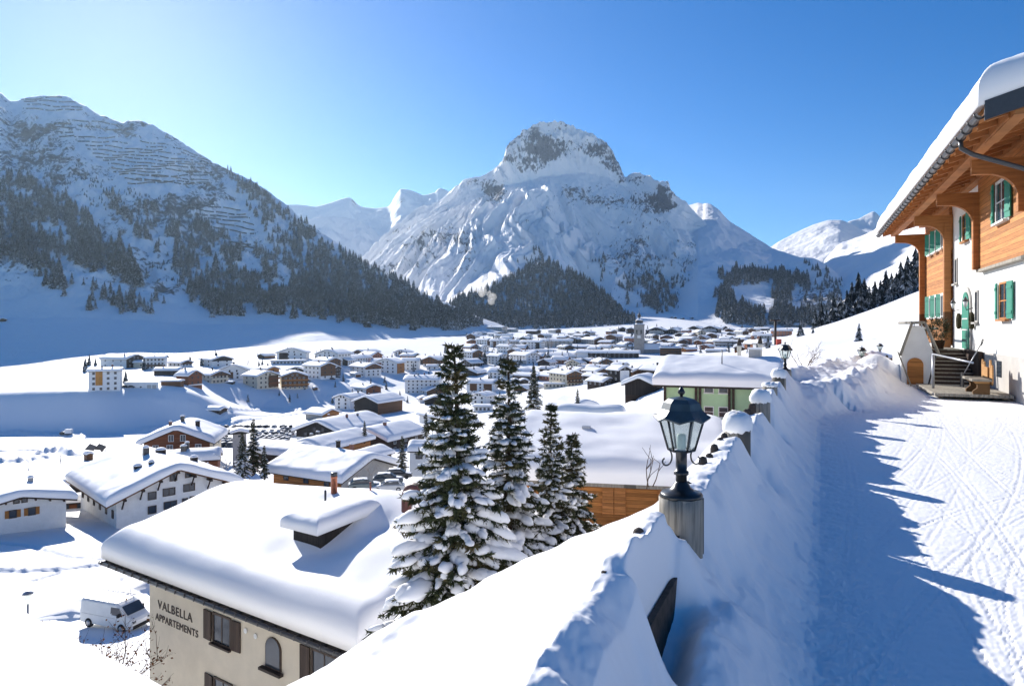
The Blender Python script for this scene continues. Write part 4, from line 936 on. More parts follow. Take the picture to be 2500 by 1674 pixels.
# ------------------------------------------------------------------ middle distance, larger buildings
H_(450, 1140, -14, 150, 130, 62, 'brown chalet with wide snow roof and dark red gable behind the white house', Y=150, gable='wood_red', hg=.4, wall='cream', cols=(4, 2), chim=3, pitch=.42, res=(26, 24), th=1.2, frame='frame_white')
H_(455, 1170, 82, 60, 150, 46, 'flat snow roofed building with brown wall in front of the red gable chalet', Y=128, wall='wood_red', cols=(0, 3), pitch=.35, chim=2, res=(26, 24), th=1.1)
H_(690, 1140, 50, 80, 130, 30, 'plain snow roof between the slim white tower and the golden chalet', Y=155, wall='wood_dark', cols=(0, 0), chim=0, res=(22, 20), th=1.1)
H_(838, 1092, -38, 140, 190, 36, 'large chalet with black gable and white plaster below the black barn', Y=240, wall='white', gable='wood_black', hg=.55, cols=(3, 2), chim=3, res=(30, 28), th=1.2)
H_(945, 1110, -38, 118, 150, 38, 'dark chalet with a steep side gable behind the white cottage', Y=215, wall='wood_dark', cols=(0, 3), chim=1, res=(28, 26), th=1.2, frame='frame_white')
H_(812, 1112, -40, 96, 190, 18, 'low chalet with wooden gable in front of the large black gabled chalet', Y=190, wall='wood_gold', cols=(1, 0), chim=2, res=(28, 26), th=1.1)
H_(905, 1124, -38, 66, 84, 8, 'low annex roof in blue shade left of the white cottage', Y=180, wall='wood_dark', cols=(0, 0), chim=0, res=(18, 16))
H_(816, 1196, 46, 196, 235, 30, 'golden timber chalet with a half cleared snow roof above the parked cars', Y=118, wall='wood_gold', gable='grey', pitch=.36, cols=(0, 3), chim=2, res=(44, 40), th=1.15)
H_(1045, 1124, 84, 52, 84, 25, 'white cottage with small brown door and window left of the tall spruce', Y=128, cols=(0, 2), chim=0, pitch=.4, res=(22, 20), th=1.0, cat='cottage', name='cottage')
H_(1400, 1012, 36, 64, 110, 14, 'house with golden gable and wide snow roof above the big roof', Y=140, gable='wood_gold', cols=(1, 0), chim=0, res=(22, 20), th=1.1)
H_(1440, 1030, 80, 50, 165, 12, 'long snow roof with small dark gable just behind the big roof', Y=100, wall='wood_dark', cols=(0, 0), chim=0, res=(22, 20), th=1.2)
H_(1572, 966, -20, 76, 60, 27, 'dark weathered hay barn with boarded gable left of the green house', wall='wood_dark', gable='wood_black', cols=(0, 0), chim=0, res=(24, 20), th=1.0, cat='barn', name='barn', pitch=.42)
# slim white tower
loc, rz, k = site(585, 1145, 0, 30, 30, 150)
tw = empty('tower', loc, rz, 'slim white tower with rounded snow roof beside three spruces', 'tower')
w = 2.6 / 2 * 1.1; hh = 8.0
MB().box(-w, w, -w, w, -3, hh).build('wall', M['grey'], tw)
MB().box(-.3, .3, -w - .04, -w + .05, hh - .9, hh - .5).build('window', M['glass'], tw)
ss = link('roof_snow', snow_slab(2 * w + 1.0, 2 * w + 1.0, .25, .55, 77, 14, 12), M['snow_roof'], tw); ss.location = (0, 0, hh)
MB().box(-w - .5, w + .5, -w - .5, w + .5, hh - .18, hh - .02).build('roof', M['roof_edge'], tw)

# ------------------------------------------------------------------ parish church: grey stone tower with onion dome, steep nave
p = hit(1562, 864); k = p.y / F; th_ = math.atan2(p.x, p.y)
ch = empty('church', p + Vector((.4, 12 * k, 0)), -th_ - .05, 'old village church with grey stone tower and onion dome', 'church')
ta = 12 * k; tz = 70 * k
M['stone'] = plain('grey_tower_stone', (.30, .285, .265), .9, .2, .14, .5)
M['dome'] = plain('dark_dome_shingle', (.05, .045, .045), .6, .3, .2, 1)
tow = MB().box(-ta, ta, -ta, ta, -3, tz).box(-ta - .5, ta + .5, -ta - .5, ta + .5, tz, tz + 1).build('tower', M['stone'], ch)
for x in (-.45 * ta, .45 * ta): MB().box(x - 1.0, x + 1.0, -ta - .06, -ta + .1, tz - 9.5, tz - 5).build('belfry_window', M['glass'], tow)
MB().box(-1.8, 1.8, -ta - .08, -ta + .1, tz - 14, tz - 11).build('clock_panel', M['frame_white'], tow)
def pr(a): return [(r * k, z * k) for r, z in a]
MB().lathe(pr([(10.5, 72), (9, 73.5), (8.2, 75), (9.2, 77), (9.6, 79), (8.8, 82), (6, 84.5), (3.6, 86), (3.0, 88), (3.2, 91), (4.4, 93), (4.2, 95), (2.4, 97.5), (1.2, 100), (.5, 104), (.25, 112)]), 12, smooth=True).build('onion_dome', M['dome'], tow)
MB().lathe(pr([(10.6, 72), (9.6, 73.8), (8.6, 74.6), (8.4, 75.2)]), 12).build('snow_ring', M['snow_roof'], tow)
MB().lathe(pr([(9.0, 82), (6.3, 85), (3.9, 86.5), (3.3, 88)]), 12).build('snow_cap', M['snow_roof'], tow)
nave = MB().prism([(-9 * k, -3), (9 * k, -3), (9 * k, 12 * k), (0, 26 * k), (-9 * k, 12 * k)], 0, 38 * k, Matrix.Rotation(-math.pi / 2, 4, 'Z') @ Matrix.Translation((-3 * k, ta * 1.0, 0))).build('nave', M['stone'], ch)
ns = link('roof_snow', snow_slab(20 * k, 40 * k, 1.5, .5, 5, 12, 12), M['snow_roof'], nave); ns.rotation_euler = (0, 0, -math.pi / 2); ns.location = (ta + 19 * k, 3 * k, 11.2 * k)
# ------------------------------------------------------------------ large house with the lettering, below the road
def sheet_solid(xs, ys, top, bot, k=1.0):
    """closed slab between two height functions on a rectangular grid"""
    x, y = np.meshgrid(xs, ys); zt = top(x, y); zb = bot(x, y); R, C = x.shape; n = R * C
    V = np.vstack([np.stack([x, y, zt], -1).reshape(-1, 3), np.stack([x, y, zb], -1).reshape(-1, 3)])
    q = grid_quads(R, C); i = np.arange(n).reshape(R, C)
    ring = np.concatenate([i[0, :-1], i[:-1, -1], i[-1, :0:-1], i[:0:-1, 0]]); r2 = np.roll(ring, -1)
    Q = np.vstack([q, q[:, ::-1] + n, np.stack([r2, ring, ring + n, r2 + n], -1)])
    return V, Q
def pillow(x, y, x0, x1, y0, y1, th, r, base=.45):
    d = np.minimum(np.minimum(x - x0, x1 - x), np.minimum(y - y0, y1 - y))
    return th * np.where(d < r, base + (1 - base) * np.sqrt(np.clip(1 - (1 - d / r) ** 2, 0, 1)), 1)
def edge_grid(a, b, n): return a + (b - a) * (.5 + .5 * np.sin(np.linspace(-math.pi / 2, math.pi / 2, n)))

def lettering(text, size, loc, rot, mat, parent, extr=.012, sx=1.0, name='lettering', space=1.0):
    c = bpy.data.curves.new(name, 'FONT'); c.body = text; c.size = size; c.extrude = extr; c.space_character = space
    c.materials.append(M[mat]); o = bpy.data.objects.new(name, c); COL.objects.link(o); o.parent = parent
    o.location = loc; o.rotation_euler = rot; o.scale = (sx, 1, 1)
    me = bpy.data.meshes.new_from_object(o.evaluated_get(bpy.context.evaluated_depsgraph_get())); me.name = name
    q = link(name, me, M[mat], parent); q.location = loc; q.rotation_euler = rot; q.scale = (sx, 1, 1); bpy.data.objects.remove(o); return q

def framed_window(parent, x, y, z, w, h, rz=0, frame='frame_dark', depth=.14, mull=(1, 0), sill=True, glass='glass', fw=.07):
    """window with frame, bars and sill; outside faces local -y"""
    f = MB()
    f.box(-w / 2 - fw, -w / 2, -.03, depth, -fw, h + fw).box(w / 2, w / 2 + fw, -.03, depth, -fw, h + fw).box(-w / 2, w / 2, -.03, depth, h, h + fw).box(-w / 2, w / 2, -.03, depth, -fw, 0)
    for i in range(mull[0]): xx = -w / 2 + w * (i + 1) / (mull[0] + 1); f.box(xx - .025, xx + .025, -.012, depth, 0, h)
    for i in range(mull[1]): zz = h * (i + 1) / (mull[1] + 1); f.box(-w / 2, w / 2, -.011, depth, zz - .02, zz + .02)
    o = f.build('window', M[frame], parent); o.location = (x, y, z); o.rotation_euler = (0, 0, rz)
    MB().box(-w / 2, w / 2, .0, depth, 0, h).build('pane', M[glass], o)
    if sill: MB().box(-w / 2 - .12, w / 2 + .12, -.14, -.031, -fw - .06, -fw + .01).build('sill', M[frame], o)
    return o
def shutter(parent, x, y, z, w, h, rz=0, mat='shutter_brown', cross=True, tilt=0.0):
    s = MB().box(-w / 2, w / 2, -.045, -.005, 0, h)
    if cross:
        for zz in (.14, .80): s.box(-w / 2 + .02, w / 2 - .02, -.065, -.045, h * zz, h * zz + .09)
    o = s.build('shutter', M[mat], parent); o.location = (x, y, z); o.rotation_euler = (0, 0, rz + tilt); return o

VB = Vector((-14.33, 27.0, -17.5)); vrz = math.atan2(-.555, .832)
vb = empty('house', VB, vrz, 'large beige house with appartements lettering under one smooth thick snow roof in front', 'house')
MB().box(0, 11.9, 0, 9.0, -2, 8.3).build('wall', M['beige'], vb)
xs, ys = edge_grid(-1.75, 12.7, 120), edge_grid(-1.0, 10.3, 90)
def vroof(x, y):
    yr = 4.6 + .16 * np.maximum(x, -2); d = y - yr; q = .9
    sm = yr - .5 * (np.sqrt(d * d + q * q) + np.abs(0)) + .5 * d   # = min(y, yr) smoothed
    fall = .5 * (np.sqrt(d * d + q * q) + d) * .30
    return 8.30 + .27 * (sm + 1.0) - fall
def vtop(x, y):
    t = pillow(x, y, -1.75, 12.7, -1.0, 10.3, .80, .58, .5)
    z = vroof(x, y) + t * (1 + .06 * fbm(x / 4, y / 4, 201, 3)) + .08 * fbm(x / 3, y / 3, 205, 2)
    # hollows scoured round the dormer, the pipes and the vent
    for hx, hy, hr, hd in ((8.6, 1.9, .9, .18), (6.9, 1.1, .9, .12), (9.2, 3.6, .7, .25), (5.4, 4.7, .6, .2)): z = z - hd * np.exp(-((x - hx) ** 2 + (y - hy) ** 2) / hr ** 2)
    z = z + .25 * np.exp(-((x - 7) ** 2 / 5 + (y - 5) ** 2 / 1.5)) + .12 * np.exp(-((y + .2) / .5) ** 2)
    return z
V, Q = sheet_solid(xs, ys, vtop, vroof); link('roof_snow', np_mesh('roof_snow', V, Q), M['snow_roof'], vb)
V, Q = sheet_solid(np.linspace(-1.6, 12.55, 14), np.linspace(-.9, 10.15, 24), lambda x, y: vroof(x, y) - .02, lambda x, y: vroof(x, y) - .24)
vr = link('roof', np_mesh('roof', V, Q, False), M['roof_edge'], vb)
gt = MB(); gt.tube([(-1.7, -1.06, 8.13), (12.6, -1.06, 8.13)], .075, 10)
for i in range(24): gt.box(-1.5 + i * .58, -1.46 + i * .58, -1.15, -.9, 8.09, 8.21)
gt.build('gutter', M['metal_dark'], vr)
for x in (.25, 5.6, 9.0, 11.7): MB().box(x - .13, x + .13, -.55, .02, 7.75, 8.06).build('rafter_end', M['wood_dark'], vb)
MB().tube([(11.2, -1.0, 8.1), (11.2, -.5, 7.85), (11.2, -.12, 7.6), (11.2, -.12, -1)], .05, 10).build('downpipe', M['metal_grey'], vb)
M['letter'] = plain('painted_lettering', (.07, .055, .045), .7)
R90 = (math.pi / 2, 0, 0)
lettering('VALBELLA', .47, (.62, -.012, 6.50), R90, 'letter', vb, sx=1.02, space=1.12)
lettering('APPARTEMENTS', .38, (.45, -.012, 6.02), R90, 'letter', vb, sx=1.0, space=1.08)
for x, z, w, h in ((4.83, 6.2, .95, .95), (4.9, 3.9, .95, .95), (10.2, 6.1, 1.05, 1.15)):
    framed_window(vb, x, -.02, z, w, h)
    for sgn in (-1, 1): shutter(vb, x + sgn * (w / 2 + .36), -.03, z - .05, .5, h + .1, 0, 'shutter_brown', False, .06 * sgn)
aw = empty('arched_window', (0, 0, 0)); aw.parent = vb; aw.location = (7.7, -.02, 6.15)
ar = [(-.36, 0), (.36, 0), (.36, .62)] + [(.36 * math.cos(a), .62 + .36 * math.sin(a)) for a in np.linspace(.25, math.pi - .25, 8)] + [(-.36, .62)]
MB().prism([(x * 1.12, z * 1.07 - .05) for x, z in ar], -.03, .02).build('frame', M['frame_dark'], aw)
MB().prism(ar, -.045, .02).build('pane', M['glass'], aw)
MB().box(-.55, .55, -.2, -.03, -.14, -.05).build('sill', M['roof_edge'], aw)
for px_, pz in ((6.2, 7.0), (6.75, 6.95)): MB().lathe([(.09, 0), (.09, .03)], 10, (0, 0, 0)).build('wall_lamp', M['frame_white'], vb).matrix_local = Matrix.Translation((px_, -.01, pz)) @ Matrix.Rotation(math.pi / 2, 4, 'X')
MB().tube([(3.2, -1.2, 2.0), (3.9, -1.2, 3.3)], .04).tube([(3.9, -1.2, 3.3), (3.9, -1.2, 1.5)], .04).build('railing', M['metal_dark'], vb)
# dormer
dz = float(vroof(np.array(7.1), np.array(1.9)))
dm = empty('dormer', (0, 0, 0)); dm.parent = vb
MB().box(6.5, 7.95, 1.75, 4.1, dz - .6, dz + 1.18).build('dormer_wall', M['wood_black'], dm)
V, Q = sheet_solid(edge_grid(6.2, 8.2, 40), edge_grid(1.4, 4.5, 50), lambda x, y: dz + 1.18 + pillow(x, y, 6.2, 8.2, 1.4, 4.5, .5, .6, .35) + .06 * (y - 1.2) + .03 * fbm(x, y, 9), lambda x, y: dz + 1.16 + .06 * (y - 1.2) + 0 * x)
link('dormer_snow', np_mesh('dormer_snow', V, Q), M['snow_roof'], dm)
# roof pipes
def on_v(x, y): return float(vtop(np.array(float(x)), np.array(float(y))))
z = on_v(5, 5); cp = MB().lathe([(.13, -.6), (.13, .62), (.14, .62), (.14, .70)], 16, (5, 5, z)).build('chimney_pipe', M['copper'], vb)
MB().lathe([(.135, 0), (.135, .14), (.05, .15)], 16, (5, 5, z + .70)).build('cowl', M['metal_dark'], cp)
MB().lathe([(.045, -.5), (.045, .5)], 10, (5.5, 4.1, on_v(5.5, 4.1))).build('vent_pipe', M['metal_dark'], vb)
MB().lathe([(.04, -.5), (.04, .33)], 10, (6.8, 5.3, on_v(6.8, 5.3))).build('vent_pipe', M['copper'], vb)
zz = on_v(9.4, 4.6); ps = [(9.4 - .0, 4.6, zz - .6), (9.4, 4.6, zz + .45)] + [(9.4 + .42 - .42 * math.cos(a), 4.6, zz + .45 + .42 * math.sin(a)) for a in np.linspace(.2, 2.6, 9)]
M['vent_red'] = plain('red_brown_metal', (.16, .06, .045), .5, .4, .12, 5)
MB().tube(ps, .19, 14).build('curved_vent', M['vent_red'], vb)
z = on_v(9.2, 7.4); MB().box(8.85, 9.5, 7.1, 7.7, z - .8, z + .55).build('chimney', M['vent_red'], vb)

# ------------------------------------------------------------------ roof at the lower left corner, parallel to that house
e = Vector((.832, -.555)); b_ = Vector((.555, .832)); mid = Vector((-7.9, 12.2)); c = mid - b_ * 4.4 + e * (-2.2)
bl = empty('house', (c.x, c.y, -10), math.atan2(-.555, .832), 'smooth snow covered roof cut off by the lower left corner of the view', 'house')
MB().box(-5.2, 5.6, -3.6, 3.6, -3, 3.9).build('wall', M['white'], bl)
V, Q = sheet_solid(edge_grid(-6.2, 6.6, 60), edge_grid(-4.4, 4.4, 50), lambda x, y: 4.1 + .10 * (4.4 - np.sqrt(y * y + .5)) + pillow(x, y, -6.2, 6.6, -4.4, 4.4, .62, .6, .4) + .05 * fbm(x / 2, y / 2, 3), lambda x, y: 4.05 + .10 * (4.4 - np.abs(y)))
link('roof_snow', np_mesh('roof_snow', V, Q), M['snow_roof'], bl)
MB().box(-6.1, 6.5, -4.3, 4.3, 3.88, 4.03).build('roof', M['roof_edge'], bl)

# ------------------------------------------------------------------ houses between the road and the valley
# timber house under the widest snow roof
loc, rz, k = site(1512, 1330, 88, 335, 470, 40)
tim = house(loc, rz, 13.5, 11.0, 4.75, pitch=.24, th=1.0, wall='wood_gold', cols=(0, 0), over=1.1, ogab=.9, chim=0, yaw=88, seed=301, res=(60, 50), roofmat='wood_grey', deep=5,
            label='golden timber house with closed shutters under the widest smooth snow roof behind the near lamp', cat='house')
for yy in (-2.9, .05):
    MB().box(-6.86, -6.7, yy - .62, yy - .02, 2.5, 4.15).box(-6.86, -6.7, yy + .02, yy + .62, 2.5, 4.15).build('shutter', M['wood_orange'], tim)
    f_ = MB()
    for zz in (2.55, 3.3, 4.05): f_.box(-6.89, -6.861, yy - .6, yy + .6, zz, zz + .07)
    f_.build('shutter_batten', M['wood_gold'], tim)
MB().box(-8.2, -6.76, -5.5, 5.5, .7, .92).box(-8.2, -8.1, -5.5, 5.5, .92, 1.6).build('balcony', M['wood_dark'], tim)
MB().box(-8.35, -8.05, -5.6, 5.6, 1.62, 1.72).build('balcony_snow', M['snow_roof'], tim)
zt = 4.75 + .24 * 3.0 + 1.0
MB().box(-3.3, -2.9, 1.6, 2.1, zt - 1.2, zt + .35).build('chimney', M['metal_grey'], tim)
V_ = MB(); V_.lathe([(.35, 0), (.42, .1), (.38, .3), (.12, .42)], 12, (-4.6, 1.5, zt - .55)); V_.build('skylight_dome', M['metal_grey'], tim)
# mint green house
loc, rz, k = site(1762, 1085, 87, 300, 262, 62)
grn = house(loc, rz, 11.0, 9.8, 5.6, pitch=.25, th=.95, wall='green', cols=(0, 0), over=1.0, ogab=.85, chim=0, yaw=87, seed=302, res=(60, 50), deep=5,
            label='mint green house with dark timber posts and rounded snow roof beyond the fence', cat='house')
for yy in (-4.75, -1.3, -.95, 1.6, 1.95, 4.75): MB().box(-5.72, -5.45, yy - .11, yy + .11, -2, 5.2).build('timber_post', M['wood_dark'], grn)
for yy in (.83, -.43):
    for zz in (2.55, 4.75):
        o = framed_window(grn, -5.53, yy, zz, .72, .85, -math.pi / 2, 'frame_white', .1, (0, 1))
MB().box(-5.9, -5.55, 3.0, 4.4, 1.9, 3.9).build('porch_box', M['wood_red'], grn)
zr = 5.6 + .25 * 3 + .9
MB().tube([(-3.4, -.2, zr - 1.2), (-3.4, -.2, zr + 1.3)], .05).build('antenna_mast', M['metal_dark'], grn)
MB().tube([(-3.4, -.2, zr - .5), (-4.6, -2.2, zr - .55), (-6.2, -3.6, zr - 1.2)], .025).build('cable', M['metal_dark'], grn)
cm = MB().box(-.6, .6, -3.6, -2.5, zr - .6, zr + 1.25).build('chimney', M['grey'], grn)
MB().box(-.7, .7, -3.7, -2.4, zr + 1.25, zr + 1.42).build('chimney_cap', M['snow_roof'], cm)
for yy in (1.9, 2.4): pass
# big white house with dark eaves
loc, rz, k = site(374, 1272, 17, 262, 330, 88)
W_, L_, Hh = 262 * k, 330 * k, 70 * k
whi = house(loc, rz, W_, L_, Hh, pitch=.40, th=1.0, wall='white', cols=(0, 0), over=1.5, ogab=1.6, chim=0, yaw=17, seed=303, res=(60, 60), roofmat='wood', deep=5,
            label='big white house with dark timber eaves and wide snow roof left of the lettered house', cat='house')
gy = -L_ / 2 - .02
def gwin(px, py, w, h):
    x = (px - 380) * k * 1.02; z = (1272 - py) * k
    put_window(whi, x, gy, z, 'g', w, h, 'frame_dark', 1 if w > 1 else 0)
for a in ((376, 1180, .75, .8), (412, 1177, .75, .8), (328, 1218, .85, .85), (366, 1215, 1.35, .85), (413, 1212, 1.3, .85), (328, 1252, .85, .85), (369, 1248, 1.45, .85), (403, 1246, .55, .8), (421, 1244, .55, .8), (450, 1240, .8, .8)): gwin(*a)
for yy in np.linspace(-L_ * .42, L_ * .42, 6):
    for zz in (1.0, 2.5): put_window(whi, -W_ / 2 - .02, yy + (.5 if zz > 2 else 0), zz, 'l', .5, .85, 'frame_dark', 0)
for i in range(-3, 4):
    x = i * W_ / 6.6; zt = Hh + .40 * (W_ / 2 - abs(x)) - .25
    br = MB().box(x - .14, x + .14, gy - 1.5, gy + .02, zt - .3, zt - .02)
    br.tube([(x, gy - .02, zt - 1.5), (x, gy - .9, zt - .3)], .1, 6); br.build('eaves_bracket', M['wood_dark'], whi)
def roof_thing(root, W, H, pitch, x, y, q, h, mat, th=1.0):
    z = H + pitch * (W / 2 - abs(x)); c_ = MB().box(x - q, x + q, y - q, y + q, z - .3, z + th + h).build('chimney', M[mat], root)
    s_ = MB(); s_.lathe([(q * 1.4, 0), (q * 1.3, .12), (q * .8, .28), (q * .2, .34)], 8, (x, y, z + th + h)); s_.build('snow_cap', M['snow_roof'], c_)
for x, y, q, h, mt in ((-.8, .5, .35, .9, 'metal_dark'), (1.3, 1.0, .55, .5, 'roof_edge'), (4.6, -2.6, .4, .8, 'roof_edge'), (-3.2, -4.2, .4, .35, 'roof_edge'), (-1.8, -5.2, .3, .25, 'roof_edge')): roof_thing(whi, W_, Hh, .40, x, y, q, h, mt)
# small white cottage at the left edge
loc, rz, k = site(33, 1276, 6, 190, 260, 82)
W_, L_, Hh = 190 * k, 260 * k, 46 * k
cot = house(loc, rz, W_, L_, Hh, pitch=.22, th=.9, wall='white', cols=(0, 0), over=1.0, ogab=1.2, chim=0, yaw=6, seed=304, res=(40, 40), roofmat='wood_dark', deep=5,
            label='small white cottage with orange shutters at the left edge of the view', cat='cottage', name='cottage')
gy = -L_ / 2 - .02
for px_ in (18, 56):
    x = (px_ - 33) * k; put_window(cot, x, gy, .75, 'g', .62, .8, 'frame_dark', 0)
    for sg in (-1, 1): MB().box(x + sg * .58 - .2, x + sg * .58 + .2, gy - .06, gy + .02, .7, 1.62).build('shutter', M['shutter_orange'], cot)
put_window(cot, -.4, gy, 2.42, 'g', .45, .55, 'frame_dark', 0); put_window(cot, .4, gy, 2.42, 'g', .45, .55, 'frame_dark', 0)
for i in range(-3, 4):
    x = i * W_ / 6.4; zt = Hh + .22 * (W_ / 2 - abs(x)) - .2
    MB().box(x - .09, x + .09, gy - .8, gy + .02, zt - .25, zt - .02).build('rafter_end', M['wood_dark'], cot)
roof_thing(cot, W_, Hh, .22, 1.6, -1.5, .28, .5, 'grey', .9)
H_(184, 1250, 78, 44, 84, 24, 'low red brown shed with snow roof between the cottage and the white house', Y=98, wall='wood_red', cols=(0, 2), pitch=.2, chim=0, cat='shed', name='shed', res=(20, 18), th=.8)
H_(168, 1215, 2, 104, 130, 20, 'dark boarded gable with curved snow roof behind the red brown shed', Y=112, wall='wood_black', cols=(0, 0), pitch=.30, chim=0, cat='barn', name='barn', res=(26, 22), th=1.0)

# ------------------------------------------------------------------ chalet on the right
AZ = math.radians(23.07); cO = Vector((15.29, 20.0, 0)); crz = math.atan2(math.cos(AZ), math.sin(AZ))
def cx(px): return (11284.0 / (px - 1960) - 20) / math.cos(AZ)      # facade position from a survey column
cha = empty('chalet', cO, crz, 'large chalet of orange timber and white plaster with green shutters beside the road', 'chalet')
xe, xn, zt = 18.9, -2.0, 5.6
MB().box(xn, xe, -9, 0, -3.2, 5.9).build('wall', M['white'], cha)
MB().box(xn, xe + .02, -9, .05, -3.2, -.98).build('plinth', M['grey'], cha)
MB().box(xn, 6.15, -.05, .16, 2.1, 5.85).build('timber_storey', M['wood_orange'], cha)
MB().box(xn, 6.2, .0, .22, 2.0, 2.1).build('drip_board', M['wood_grey'], cha)
MB().box(11.85, 17.6, -.05, .12, -.85, 5.85).build('timber_bay', M['wood_orange'], cha)
MB().box(17.6, 18.95, -3, .06, -.9, 5.85).build('timber_corner', M['wood_orange'], cha)
for x, z0 in ((6.05, 2.1), (11.75, -1.0), (18.75, -1.0)):
    MB().box(x - .15, x + .15, .1, .36, z0, 4.6).build('corner_post', M['beam'], cha)
# arched brackets carrying the eaves beam
for x in (18.75, 11.75, 6.05, .2):
    pts = [(0.0, 3.4), (.34, 3.4)] + [(.34 + .78 * (1 - math.cos(a)), 3.82 + .74 * math.sin(a)) for a in np.linspace(.1, math.pi / 2, 9)] + [(1.5, 4.58), (1.5, 5.0), (0, 5.0)]
    MB().prism([(p, q) for p, q in pts], -.11, .11, Matrix.Translation((x, .02, 0)) @ Matrix.Rotation(math.pi / 2, 4, 'Z')).build('arched_bracket', M['beam'], cha)
MB().box(-4.6, 19.4, 1.38, 1.68, 5.0, 5.32).build('eaves_beam', M['beam'], cha)
MB().box(-4.6, 19.4, .02, .3, 5.42, 5.78).build('wall_beam', M['beam'], cha)
PIT = .30
def rz_(y): return 5.12 + PIT * (2.2 - y)
X0, X1 = -5.0, 19.3
V, Q = sheet_solid(np.linspace(X0, X1, 8), np.array([-7.0, 2.2]), lambda x, y: rz_(y) + .16, lambda x, y: rz_(y)); rf = link('roof', np_mesh('roof', V, Q, False), M['wood_orange'], cha)
for i in range(26):
    x = X0 + .5 + i * .94; MB().add([(x + a, y, rz_(y) - c) for y in (-.0, 2.1) for a, c in ((-.06, 0), (.06, 0), (.06, .17), (-.06, .17))], [(0, 1, 2, 3), (7, 6, 5, 4), (0, 4, 5, 1), (1, 5, 6, 2), (2, 6, 7, 3), (3, 7, 4, 0)]).build('rafter', M['beam'], rf)
fb = MB(); fb.add([(X0 + a, y, rz_(y) + c) for y in (-7, 2.25) for a, c in ((-.06, .24), (.02, .24), (.02, -.22), (-.06, -.22))], [(0, 1, 2, 3), (7, 6, 5, 4), (0, 4, 5, 1), (1, 5, 6, 2), (2, 6, 7, 3), (3, 7, 4, 0)]); fb.build('bargeboard', M['metal_dark'], rf)
for y in (1.5, -.4): MB().box(X0 + .04, X0 + 2.9, y - .14, y + .14, rz_(y) - .36, rz_(y) - .03).build('purlin_end', M['beam'], rf)
gt = MB(); n = 12
gprof = [(2.30 + .10 * math.cos(a), 5.10 + .10 * math.sin(a)) for a in np.linspace(math.pi, 2 * math.pi, n)]
gv = [(x, y, z) for x in (X0, X1) for y, z in gprof]; gt.add(gv, [(i, i + 1, n + i + 1, n + i) for i in range(n - 1)], True)
for i in range(34): gt.tube([(X0 + .2 + i * .725, 2.30 + .115 * math.cos(a), 5.10 + .115 * math.sin(a)) for a in np.linspace(math.pi * .95, 2.05 * math.pi, 7)], .022, 5)
gt.build('gutter', M['metal_dark'], rf)
MB().tube([(-2.6, 2.3, 5.02), (-2.6, 2.28, 4.8), (-2.55, 2.0, 4.62), (-2.2, .3, 4.0), (-2.2, .1, 3.9), (-2.2, .1, -2)], .065, 10).build('downpipe', M['metal_dark'], rf)
V, Q = sheet_solid(edge_grid(X0 - .05, X1 + .05, 150), edge_grid(-6.9, 2.38, 70), lambda x, y: rz_(y) + .16 + pillow(x, y, X0 - .05, X1 + .05, -6.9, 2.38, 1.12, .85, .34) * (1 + .14 * fbm(x / 2.2, y / 2.2, 401, 3)) + .05 * fbm(x * 1.5, y * 1.5, 402, 3), lambda x, y: rz_(y) + .162)
link('roof_snow', np_mesh('roof_snow', V, Q), M['snow_roof'], rf)
# windows with green shutters; the facade faces local +y, so windows turn by pi
PI = math.pi
def cwin(px, z, w, h, y=.02, frame='frame_white', shut='shutter_green', sw=None, mull=(1, 1), surround=None):
    x = cx(px)
    if surround: MB().box(x - w / 2 - .22, x + w / 2 + .22, y - .05, y + .015, z - .12, z + h + .12).build('window_surround', M['white'], cha)
    o = framed_window(cha, x, y + .02, z, w, h, PI, frame, .1, mull)
    if shut:
        for sg in (-1, 1): shutter(cha, x + sg * (w / 2 + (sw or .45) / 2 + .12), y + .05, z - .05, sw or .45, h + .1, PI, shut, True, -.10 * sg)
cwin(2456, .28, 1.0, 1.12, frame='wood_gold'); cwin(2462, 3.5, 1.25, 1.25, .17, surround=1); cwin(2360, 3.55, .8, 1.0, frame='wood_gold')
MB().box(12.4, 17.2, .0, .14, .38, 1.55).build('window_band', M['white'], cha); MB().box(12.4, 17.2, .0, .14, 3.62, 4.75).build('window_band', M['white'], cha)
for z in (.42, 3.66):
    for i in range(3):
        x = 12.95 + i * 1.6; o = framed_window(cha, x + .3, .16, z + .05, .62, .95, PI, 'frame_white', .08, (1, 0))
        shutter(cha, x + .95, .17, z, .42, 1.1, PI, 'shutter_green', True, .5)
for px, z, h in ((2336, 1.9, 1.0), (2386, .2, 1.1)): framed_window(cha, cx(px), .02, z, .36, h, PI, 'grey', .1, (0, 0), True)
MB().box(3.3, 3.9, .04, .07, -1.75, -1.2).build('cellar_window', M['glass'], cha)
# arched door in a deep reveal
dx = cx(2363); dr = empty('door', (dx, .03, -.94)); dr.parent = cha
arch = lambda w, h, n=10: [(-w, 0), (w, 0), (w, h)] + [(w * math.cos(a), h + w * math.sin(a)) for a in np.linspace(.2, PI - .2, n)] + [(-w, h)]
MB().prism(arch(.78, 1.75), -.06, .04).build('door_reveal', M['grey'], dr); MB().prism(arch(.62, 1.7), -.055, .075).build('door_leaf', M['shutter_green'], dr)
MB().box(-.5, .5, .0, .09, .75, .80).box(-.5, .5, .0, .09, 1.2, 1.25).build('door_rail', M['frame_white'], dr)
def wall_lantern(x, z):
    t = empty('wall_lantern', (x, .05, z)); t.parent = cha
    MB().tube([(0, 0, -.05), (0, .22, -.12), (0, .25, 0)], .02, 6).build('bracket', M['metal_dark'], t)
    MB().lathe([(.05, 0), (.10, .22)], 6, (0, .25, 0)).build('lantern_glass', M['frame_white'], t); MB().lathe([(.13, .22), (.06, .32), (.02, .40)], 6, (0, .25, 0)).build('lantern_roof', M['metal_dark'], t)
wall_lantern(dx + 1.25, .75); wall_lantern(dx - 1.15, .75)
